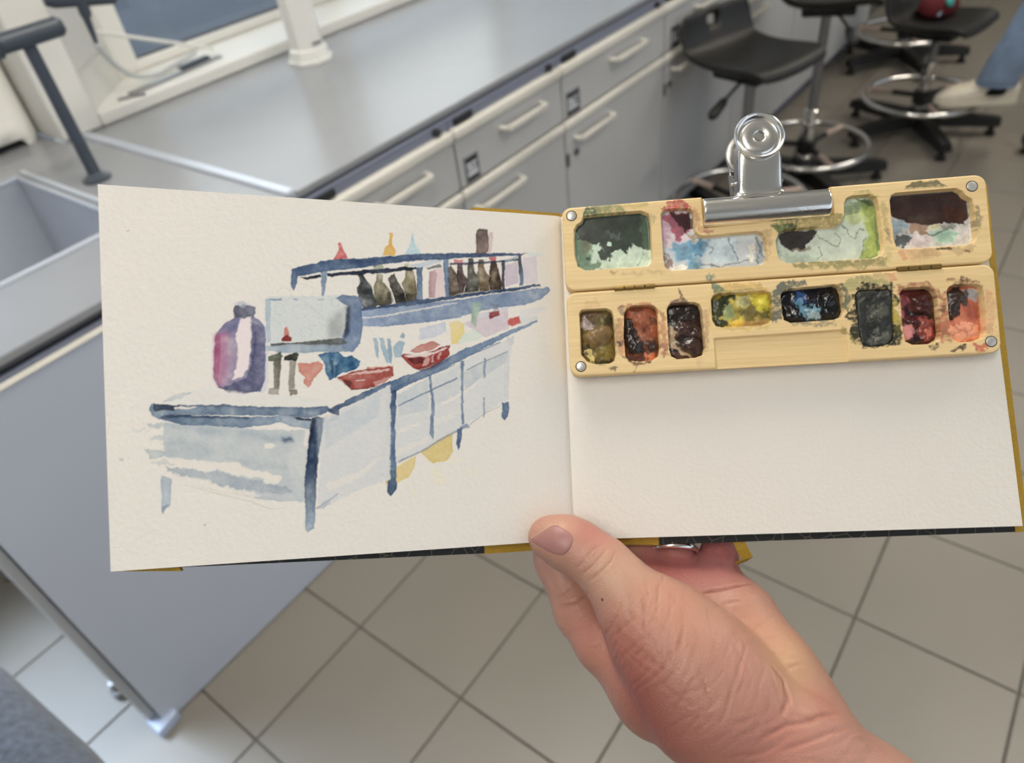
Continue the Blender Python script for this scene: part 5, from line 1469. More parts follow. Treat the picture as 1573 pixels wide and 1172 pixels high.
(3,(62,58,42),0.9,0.8,0.2,0.15,0.25,0,0,[114,-325,205,-321,184,-343,116,-345]),
(3,(140,70,42),1,0.1,0.2,0.15,0.5,0,0,[246,-68,436,-81,418,-368,229,-357]),
(3,(168,86,52),0.9,0.7,0.5,0.15,0.25,1.0,0.3,[282,-106,369,-98,407,-141,401,-235,362,-219,299,-168]),
(3,(90,44,30),0.8,0.6,0.2,0.15,0.25,0.5,0,[366,-144,398,-153,403,-180,371,-178]),
(3,(96,50,34),0.8,0.6,0.2,0.15,0.25,0,0,[289,-105,355,-103,341,-115,295,-126]),
(3,(34,27,26),0.97,0.5,0.3,0.15,0.25,1.6,0.75,[258,-137,294,-138,298,-200,334,-263,331,-311,271,-307,252,-244]),
(3,(158,96,70),0.9,0.5,0.2,0.15,0.25,0.8,0.4,[298,-187,327,-197,367,-245,334,-246]),
(3,(74,44,34),0.95,0.5,0.2,0.15,0.25,1.0,0.6,[332,-249,388,-246,405,-289,357,-299]),
(3,(220,118,70),0.95,0.6,0.2,0.15,0.25,0.6,0.4,[335,-305,384,-303,373,-342,329,-342]),
(3,(80,40,32),0.8,0.6,0.2,0.15,0.25,0,0,[251,-308,329,-316,328,-343,262,-336]),
(3,(38,24,22),1,0.1,0.2,0.15,0.4,0,0.7,[437,-68,631,-81,612,-373,419,-362]),
(3,(80,54,48),0.85,0.6,0.4,0.15,0.25,1.6,0.9,[473,-191,535,-167,600,-219,596,-254,525,-229,477,-240]),
(3,(54,32,28),0.7,0.5,0.2,0.15,0.25,1.2,0.9,[521,-181,580,-171,589,-232,531,-225]),
(3,(196,172,138),0.9,0.6,0.3,0.15,0.25,0,0,[445,-189,470,-190,484,-266,521,-301,560,-337,537,-341,487,-307,451,-285]),
(3,(60,38,30),0.95,0.5,0.3,0.15,0.25,1.4,0.85,[476,-273,556,-250,602,-279,592,-327,551,-338,502,-295]),
(3,(88,54,46),0.9,0.5,0.2,0.15,0.25,0.4,0.5,[451,-305,506,-320,525,-345,475,-343]),
(3,(200,180,64),1,0.1,0.2,0.15,0.5,0,0,[636,-21,930,-42,915,-253,622,-234]),
(3,(42,52,34),0.95,0.6,0.3,0.15,0.25,0.6,0.6,[641,-89,684,-70,752,-64,728,-103,702,-117,699,-154,658,-171,637,-143]),
(3,(32,48,38),0.95,0.6,0.3,0.15,0.25,0.8,0.7,[645,-170,697,-166,728,-196,700,-214,649,-208]),
(3,(152,170,112),0.9,0.6,0.3,0.15,0.25,0.8,0.6,[700,-116,738,-109,750,-164,723,-182,696,-160]),
(3,(208,202,138),0.9,0.6,0.4,0.15,0.25,1.0,0.4,[754,-76,820,-73,810,-121,758,-125]),
(3,(120,104,44),0.85,0.8,0.4,0.15,0.25,0.4,0,[767,-132,842,-129,845,-177,799,-180,769,-159]),
(3,(232,216,64),0.97,0.4,0.4,0.15,0.25,1.6,0.4,[817,-87,890,-72,904,-120,885,-153,832,-136]),
(3,(90,84,40),0.7,0.7,0.2,0.15,0.25,0,0,[840,-142,890,-145,895,-179,857,-170]),
(3,(236,194,66),0.95,0.6,0.3,0.15,0.25,0.6,0,[720,-195,769,-169,779,-206,739,-212]),
(3,(192,152,90),0.9,0.6,0.3,0.15,0.25,0,0,[772,-185,898,-180,883,-214,770,-214]),
(3,(12,16,30),1,0.1,0.2,0.15,0.3,0,0.9,[914,-16,1233,-39,1217,-250,899,-230]),
(3,(44,84,150),0.85,0.7,0.2,0.6,0.25,0,0.8,[1009,-71,1050,-78,1061,-118,1030,-132,1003,-103]),
(3,(110,164,194),0.85,0.8,0.4,0.5,0.5,0,0.7,[1007,-103,1032,-109,1053,-141,1106,-146,1116,-169,1070,-204,1042,-187,1030,-141]),
(3,(184,208,206),0.8,0.8,0.3,0.4,0.25,0,0,[1050,-165,1096,-151,1093,-191,1055,-197]),
(3,(30,22,38),0.8,0.5,0.2,0.15,0.25,0.6,0.9,[1052,-87,1106,-87,1111,-122,1060,-126]),
(3,(10,12,16),0.95,0.4,0.2,0.15,0.25,1.6,0.9,[1112,-91,1180,-67,1200,-166,1170,-205,1112,-192]),
(3,(13,14,18),0.95,0.4,0.2,0.15,0.25,1.4,0.9,[944,-110,1014,-152,1029,-196,956,-201]),
(3,(46,48,42),1,0.2,0.2,0.15,0.4,1.2,0.35,[1239,-55,1435,-69,1411,-360,1217,-348]),
(3,(26,26,24),0.85,0.7,0.2,0.15,0.25,1.4,0.4,[1271,-110,1386,-95,1390,-133,1290,-142]),
(3,(86,86,74),0.7,0.9,0.3,0.3,0.5,0.9,0.4,[1284,-171,1381,-161,1386,-202,1313,-213]),
(3,(40,42,38),0.8,0.8,0.3,0.15,0.25,1.2,0.5,[1285,-209,1384,-208,1387,-261,1294,-270]),
(3,(92,92,80),0.7,0.9,0.3,0.3,0.5,0.8,0.5,[1300,-285,1394,-280,1379,-329,1302,-332]),
(3,(88,26,26),1,0.1,0.2,0.15,0.5,0,0.5,[1436,-61,1621,-74,1597,-371,1412,-360]),
(3,(150,60,64),0.8,0.6,0.2,0.15,0.25,0.6,0.5,[1443,-114,1483,-125,1495,-148,1458,-168,1441,-159]),
(3,(70,24,20),0.95,0.5,0.4,0.15,0.25,1.8,0.85,[1489,-125,1562,-106,1589,-154,1570,-214,1512,-203,1486,-164]),
(3,(196,76,96),0.9,0.6,0.2,0.15,0.25,0.4,0.5,[1441,-167,1479,-192,1456,-222,1441,-213]),
(3,(24,12,14),0.9,0.5,0.2,0.15,0.25,0,0,[1458,-170,1499,-195,1585,-208,1583,-224,1476,-210]),
(3,(60,22,20),0.9,0.5,0.2,0.15,0.25,1.2,0.8,[1454,-220,1511,-220,1518,-262,1480,-248]),
(3,(150,60,50),0.9,0.6,0.4,0.15,0.25,1.2,0.7,[1523,-225,1577,-221,1581,-305,1537,-332,1513,-285]),
(3,(220,136,134),0.92,0.6,0.4,0.15,0.25,0.8,0.6,[1440,-266,1488,-245,1500,-285,1460,-321,1442,-303]),
(3,(224,114,92),0.9,0.6,0.2,0.15,0.25,0.6,0.6,[1535,-272,1565,-265,1570,-304,1539,-311]),
(3,(50,18,18),0.9,0.5,0.2,0.15,0.25,0.6,0.8,[1483,-297,1531,-315,1515,-340,1473,-337]),
(3,(218,122,88),1,0.1,0.2,0.15,0.35,0,0,[1622,-67,1816,-81,1790,-375,1598,-364]),
(3,(28,26,26),0.96,0.5,0.3,0.15,0.25,1.4,0.7,[1629,-112,1696,-99,1718,-148,1696,-200,1663,-243,1628,-226]),
(3,(166,164,166),0.95,0.5,0.5,0.15,0.25,0.8,0.6,[1702,-110,1760,-98,1781,-130,1768,-168,1733,-158]),
(3,(48,44,44),0.85,0.5,0.2,0.15,0.25,0.8,0.6,[1718,-105,1736,-164,1710,-185,1698,-154]),
(3,(190,90,66),0.9,0.7,0.4,0.15,0.25,0.4,0.3,[1708,-186,1754,-166,1771,-243,1717,-261]),
(3,(236,156,120),0.92,0.6,0.5,0.15,0.25,0.6,0.3,[1638,-271,1697,-251,1767,-270,1756,-323,1689,-341,1642,-316]),
(3,(170,70,50),0.5,0.35,0.1,0.1,0.2,0,0,[1659,-258,1663,-265,1669,-274,1677,-284,1686,-291,1696,-293,1708,-293,1720,-291,1731,-286,1741,-276,1750,-263,1758,-251,1763,-242,1758,-239,1752,-247,1745,-259,1736,-272,1727,-280,1718,-284,1707,-286,1697,-286,1688,-284,1681,-279,1674,-270,1669,-261,1664,-254]),
(3,(180,80,58),0.5,0.35,0.1,0.1,0.2,0,0,[1652,-310,1662,-303,1677,-294,1692,-286,1701,-284,1703,-289,1704,-302,1703,-316,1702,-326,1707,-326,1708,-316,1709,-302,1708,-288,1702,-279,1690,-281,1675,-289,1660,-299,1649,-305])])
M_bamboo = pigment_mat('bamboo', 0.5, bump=0.12, bscale=700, spec=0.35)
M_bamboo.node_tree.nodes['Mapping'].inputs['Scale'].default_value = (0.06, 1, 1)
M_paint = pigment_mat('watercolour_paint', 0.55, bump=0.02, bscale=1100, gloss=True)
M_brass = mat('brass', L(158, 132, 82), 0.34, 1.0, var=.1, vscale=400)
M_magnet = mat('magnet_nickel', L(206, 204, 200), 0.35, 0.6)
M_ringd = mat('dark_ring', L(60, 48, 36), 0.7)
pal = thing('paint_box', 'open hinged bamboo watercolour box with paint-filled wells, clipped onto the right page', 'paint box', mw=PAL)
ZT = 10.0                                   # top face above the page


def board_canvas(v0, v1, seed):
    c = Canvas(183.0, v1 - v0, 0.3, lin((236, 207, 154)), seed)
    c.v0 = v0
    g = np.zeros_like(c.x)
    rs = np.random.RandomState(seed + 5)
    for cell_u, cell_v, amp in ((40, .35, .5), (90, 1.1, .5), (14, .25, .3), (200, 4, .4)):
        gy, gx = int((v1 - v0) / cell_v) + 3, int(183 / cell_u) + 3
        q = rs.rand(gy, gx)
        fx, fy = c.x / cell_u, c.y / cell_v
        ix, iy = fx.astype(int), fy.astype(int)
        tx, ty = fx - ix, fy - iy
        g += amp * (((q[iy, ix] * (1 - tx) + q[iy, ix + 1] * tx) * (1 - ty) + (q[iy + 1, ix] * (1 - tx) + q[iy + 1, ix + 1] * tx) * ty) * 2 - 1)
    c.rgb *= (1 + .07 * g)[..., None] ** np.array([1, 1.25, 1.9])
    c.grain = g
    return c


def shift(poly, v0):
    p = np.array(poly, float).reshape(-1, 2) / 10.0
    p[:, 1] -= v0
    return p


B_UP, B_LO = (-0.45, 38.1), (-39.5, -1.15)
cans = {0: board_canvas(*B_UP, 11), 1: board_canvas(*B_LO, 12), 2: Canvas(183.0, B_UP[1] - B_UP[0], 0.3, lin((210, 215, 210)), 13), 3: Canvas(183.0, B_LO[1] - B_LO[0], 0.3, lin((120, 100, 60)), 14)}
for lay, col, a_, r_, e_, s_, v_, rise, gl, poly in PD['blobs']:
    c = cans[lay]
    g_ = sum(col) / 3
    colc = tuple(min(255, (x * .84 + g_ * .16) * 1.02) for x in col)
    b4 = c.rgb.copy() if lay < 2 else None
    c.wash('O', colc, a_, r_ * (1.3 if lay < 2 else 1.8), e_, s_ + .12, v_ * 1.2, shift(poly, (B_UP, B_LO)[lay % 2][0]), None, rise=rise, gloss=gl)
    if lay < 2:                              # stain broken by the grain
        k = np.clip(.95 + .55 * c.grain + .6 * c.n[3], 0, 1)[..., None]
        c.rgb = b4 * (1 - k) + c.rgb * k


def smooth(x):
    x = np.clip(x, 0, 1)
    return x * x * (3 - 2 * x)


def grid_faces(mask):
    """quads of a masked vertex grid"""
    ny, nx = mask.shape
    ok = mask[:-1, :-1] & mask[:-1, 1:] & mask[1:, 1:] & mask[1:, :-1]
    i = np.arange(nx * ny).reshape(ny, nx)
    q = np.stack([i[:-1, :-1], i[:-1, 1:], i[1:, 1:], i[1:, :-1]], -1)[ok]
    used, inv = np.unique(q.ravel(), return_inverse=True)
    return used, inv.reshape(-1, 4)


def raw_mesh(name, V, q):
    me = bpy.data.meshes.new(name)
    me.vertices.add(len(V))
    me.vertices.foreach_set('co', np.asarray(V, np.float32).ravel())
    me.loops.add(q.size)
    me.loops.foreach_set('vertex_index', q.ravel().astype(np.int32))
    me.polygons.add(len(q))
    me.polygons.foreach_set('loop_start', np.arange(0, q.size, q.shape[1], dtype=np.int32))
    me.update(calc_edges=True)
    return me


def board(name, can, v0, v1, wells, slot, slot_depth, depth):
    X, Y = can.x.copy(), can.y.copy()
    Wd, Hd = can.w, can.h
    R = 4.6
    # rounded corners: pull the corner squares onto the arc
    cx_ = np.clip(X, R, Wd - R)
    cy_ = np.clip(Y, R, Hd - R)
    dx, dy = X - cx_, Y - cy_
    cor = (dx != 0) & (dy != 0)
    m = np.maximum(np.abs(dx), np.abs(dy))
    l = np.hypot(dx, dy) + 1e-9
    k = np.where(cor, m / l, 1)
    X, Y = cx_ + dx * k, cy_ + dy * k
    edge = np.where(cor, R - m, np.minimum(np.minimum(X, Wd - X), np.minimum(Y, Hd - Y)))
    f = 0.9
    z = ZT - np.where(edge < f, f - np.sqrt(np.maximum(f * f - (f - edge) ** 2, 0)), 0)
    full = (slice(0, can.ny), slice(0, can.nx))
    can.well = {}
    for wn in wells:
        sd = can.sdf(shift(PD['wells'][wn], v0), full, 0.0)
        can.well[wn] = sd
        z = np.minimum(z, ZT - depth * smooth((sd + .22) / .44))
    sp_ = [(x, y - v0) for x, y in slot]
    sd = can.sdf(np.array(sp_), full, 0.0)
    z = np.minimum(z, ZT - slot_depth * smooth((sd + .5) / 1.0))
    V = np.stack([X, Y + v0, z], -1).reshape(-1, 3)
    ny, nx = can.ny, can.nx
    i = np.arange(nx * ny).reshape(ny, nx)
    q = np.stack([i[:-1, :-1], i[:-1, 1:], i[1:, 1:], i[1:, :-1]], -1).reshape(-1, 4)
    loop = np.concatenate([i[0, :-1], i[:-1, -1], i[-1, :0:-1], i[:0:-1, 0]])
    low = V[loop].copy()
    low[:, 2] = 0.5
    base = len(V)
    V = np.concatenate([V, low])
    n = len(loop)
    a = np.arange(n)
    b = (a + 1) % n
    side = np.stack([loop[b], loop[a], base + a, base + b], -1)
    q = np.concatenate([q, side])
    me = raw_mesh(name, V * MMS, q)
    rgb = can.rgb.reshape(-1, 3)
    plain = np.ones((n, 3)) * can.paper
    colour_attr(me, np.concatenate([rgb, plain]))
    o = link(name, me, pal, M_bamboo, smooth=True)
    me.set_sharp_from_angle(angle=math.radians(60))
    return o


ub = board('lid_board', cans[0], *B_UP, ['mix_1', 'mix_2', 'mix_3', 'mix_4'], PD['slot_top'] [:0] + [(63.2, 39.5), (118.6, 39.5), (118.9, 25.2), (63.4, 24.2)], 3.2, 4.0)
lb = board('base_board', cans[1], *B_LO, ['pan_%d' % k for k in range(1, 9)], [(64.5, -26.2), (120.3, -25.8), (120.6, -41), (64.5, -41)], 1.6, 5.5)


def blur(a, r):
    for _ in range(2):
        for ax in (0, 1):
            p = np.pad(a, [(r + 1, r) if k == ax else (0, 0) for k in (0, 1)], mode='edge').cumsum(ax)
            a = (np.take(p, range(2 * r + 1, p.shape[ax]), ax) - np.take(p, range(0, p.shape[ax] - 2 * r - 1), ax)) / (2 * r + 1)
    return a


NAMES = {'mix_1': 'dark green wash pooled in the first mixing well', 'mix_2': 'crimson and pale blue washes in the second mixing well', 'mix_3': 'pale yellow-green wash in the third mixing well', 'mix_4': 'dark brown pool over pale dried washes in the fourth mixing well',
         'pan_1': 'ochre and olive paint', 'pan_2': 'burnt orange and black paint', 'pan_3': 'glossy dark brown paint', 'pan_4': 'yellow and green paint', 'pan_5': 'glossy blue-black paint', 'pan_6': 'grey-black paint heaped over its pan', 'pan_7': 'maroon and pink paint', 'pan_8': 'salmon and black paint'}
for can, pc, v0, flo in ((cans[0], cans[2], B_UP[0], 6.15), (cans[1], cans[3], B_LO[0], 5.9)):
    for wn, sd in can.well.items():
        over = wn == 'pan_6'
        used, q = grid_faces(sd > (-1.6 if over else -.3))
        lift = blur(pc.relief, 2 if v0 < -10 else 6)
        if v0 < -10:
            z = flo + .5 * smooth((sd + .1) / 2.0) + lift * 1.25 + .25 * pc.n[1]
            if over:
                z = flo + 1.9 + lift * 1.5 * smooth((sd + 1.6) / 2.6) + .3 * pc.n[1]
                z = np.where(sd < .2, np.minimum(z, ZT + .12 + .1 * pc.n[3] + np.clip(sd + .2, -.5, 1) * .5), z)
        else:
            z = flo + lift * .5 + 0
            z += .5 * (1 - smooth((sd + .1) / 1.1)) ** 2
        V = np.stack([pc.x, pc.y + v0, z], -1).reshape(-1, 3)[used]
        me = raw_mesh('paint', V * MMS, q)
        colour_attr(me, pc.rgb.reshape(-1, 3)[used])
        g = me.attributes.new('wetness', 'FLOAT', 'POINT')
        g.data.foreach_set('value', pc.gloss.reshape(-1)[used].astype(np.float32))
        o = link('paint', me, pal, M_paint, smooth=True)
        o['label'] = NAMES[wn]
for k, (u, v) in enumerate(PD['magnets']):
    par = ub if k < 2 else lb
    mo = MB().lathe([(.0, 9.6), (2.05, 9.6), (2.05, 10.12), (1.9, 10.2), (.01, 10.2)], 24, Matrix.Translation((u, v, 0)))
    mo.bm.transform(Matrix.Scale(MMS, 4))
    mo = mo.build('magnet', M_magnet, par, angle=40)
    ro = MB().lathe([(2.0, 9.7), (2.45, 9.7), (2.45, 10.05), (2.0, 10.05)], 24, Matrix.Translation((u, v, 0)), cap=False)
    ro.bm.transform(Matrix.Scale(MMS, 4))
    ro.build('magnet_seat', M_ringd, par)
for (a, b) in PD['hinges']:
    h = MB()
    y0 = -0.75
    h.box((a[0] + .3, y0 - .5, 6.5), (b[0] - .3, y0 + .5, 9.4))
    h.bm.transform(Matrix.Scale(MMS, 4))
    ho = h.build('hinge', M_brass, pal)
    n_ = 4
    wd = (b[0] - a[0]) / n_
    for k in range(n_):
        x = MB()
        x0, x1 = a[0] + k * wd + .12, a[0] + (k + 1) * wd - .12
        x.tube([(x0, y0, 9.75), (x0 + .15, y0, 9.75), (x1 - .15, y0, 9.75), (x1, y0, 9.75)], [1.05, 1.25, 1.25, 1.05], 14)
        x.bm.transform(Matrix.Scale(MMS, 4))
        x.build('knuckle', M_brass, ho, angle=40)

# ================================================================ bulldog clip
M_clip = mat('clip_chrome', (0.86, 0.85, 0.83), 0.13, 1.0, bump=0.03, bscale=400)
M_flange = mat('clip_steel', L(150, 150, 155), 0.3, 1.0)
clip = thing('bulldog_clip', 'chrome bulldog clip with round finger discs gripping the top of the paint box', 'clip', mw=PAL)


def arm(sgn, z_mid, disc, label):
    """one half of the clip: jaw bar, neck and finger disc; sgn +1 faces the reader"""
    def Z(z):
        return z_mid + sgn * z
    prof = [(24.6, 4.6), (24.3, 6.0), (24.7, 7.6), (26.0, 9.6), (28.0, 11.0), (30.0, 11.6), (32.2, 11.5), (34.2, 10.7), (35.8, 9.2), (36.6, 8.0)]
    if sgn < 0:
        prof = [(v, z * .92) for v, z in prof]
    u0, u1 = 62.9, 117.4
    b = MB()
    nu = 40
    vs = []
    for v, z in prof:
        vs.append([b.bm.verts.new((u0 + (u1 - u0) * k / nu, v, Z(z))) for k in range(nu + 1)])
    # neck: narrows from the jaw to 18.6 mm with fillets, then rises to the disc
    neck = [(37.0, 7.5, 24.0), (37.6, 7.2, 21.2), (38.6, 7.2, 19.6), (40.5, 7.6, 18.8), (44, 8.4, 18.5), (48, 9.2, 18.4), (52, 9.9, 18.3), (56, 10.3, 17.6), (58.5, 10.4, 16.4)]
    ku = [k for k in range(nu + 1) if abs(u0 + (u1 - u0) * k / nu - 88.6) < 12.6]
    for r, q in zip(vs, vs[1:]):
        for k in range(nu):
            b.bm.faces.new((r[k], r[k + 1], q[k + 1], q[k]))
    prev = [vs[-1][k] for k in ku]
    for v, z, w in neck:
        row = []
        for j, k in enumerate(ku):
            t = j / (len(ku) - 1) * 2 - 1
            row.append(b.bm.verts.new((88.6 + t * w / 2, v, Z(z - 1.0 * abs(t) ** 6))))
        for j in range(len(ku) - 1):
            b.bm.faces.new((prev[j], prev[j + 1], row[j + 1], row[j]))
        prev = row
    b.bm.transform(Matrix.Scale(MMS, 4))
    bmesh.ops.recalc_face_normals(b.bm, faces=b.bm.faces[:])
    o = b.build('arm', M_clip, clip, smooth=True)
    so = o.modifiers.new('t', 'SOLIDIFY')
    so.thickness = 0.0007
    so.offset = 0
    sub = o.modifiers.new('s', 'SUBSURF')
    sub.levels = sub.render_levels = 1
    # finger disc
    d = MB()
    T = Matrix.Translation((disc[0], disc[1], Z(disc[2]))) @ Matrix.Rotation(math.radians(-5 * sgn), 4, 'X')
    pr = [(2.5, -.8), (2.5, .0), (2.8, .25), (7.2, .3), (7.8, -.1), (8.3, -.35), (8.9, .3), (9.5, 1.2), (10.2, 1.5), (10.8, 1.1), (11.0, .2), (10.8, -.6), (10.2, -.6), (8.6, -1.2), (7.0, -.8), (2.5, -.8)]
    d.lathe([(r, z * sgn) for r, z in pr], 48, T, cap=False)
    d.bm.transform(Matrix.Scale(MMS, 4))
    bmesh.ops.recalc_face_normals(d.bm, faces=d.bm.faces[:])
    d.build('finger_disc', M_clip, o, angle=50)
    # side flanges bent inwards
    for s_ in (-1, 1):
        x = MB()
        uu = 88.6 + s_ * 9.3
        x.prism([(39.0, Z(7.0)), (53.0, Z(9.0)), (50.5, Z(2.6)), (46.5, Z(.8)), (42.0, Z(.8)), (39.5, Z(2.8))], uu - .35, uu + .35)
        x.bm.transform(Matrix(((0, 0, 1, 0), (1, 0, 0, 0), (0, 1, 0, 0), (0, 0, 0, 1))))
        x.bm.transform(Matrix.Scale(MMS, 4))
        bmesh.ops.recalc_face_normals(x.bm, faces=x.bm.faces[:])
        x.build('flange', M_flange, o)
    return o


arm(1, 3.2, (88.9, 61.9, 10.9), '')
arm(-1, 0.6, (88.9, 61.3, 6.6), '')
x = MB()
x.tube([(77.6, 45.0, 2.4), (100.6, 45.0, 2.4)], .9, 10)
x.bm.transform(Matrix.Scale(MMS, 4))
x.build('pivot_pin', M_clip, clip, angle=40)
x = MB()
x.tube([(80.5 + k * .09, 45 + 3.0 * math.cos(k * .45), 2.4 + 3.0 * math.sin(k * .45)) for k in range(180)], .55, 6)
x.bm.transform(Matrix.Scale(MMS, 4))
x.build('spring', M_flange, clip, smooth=True)

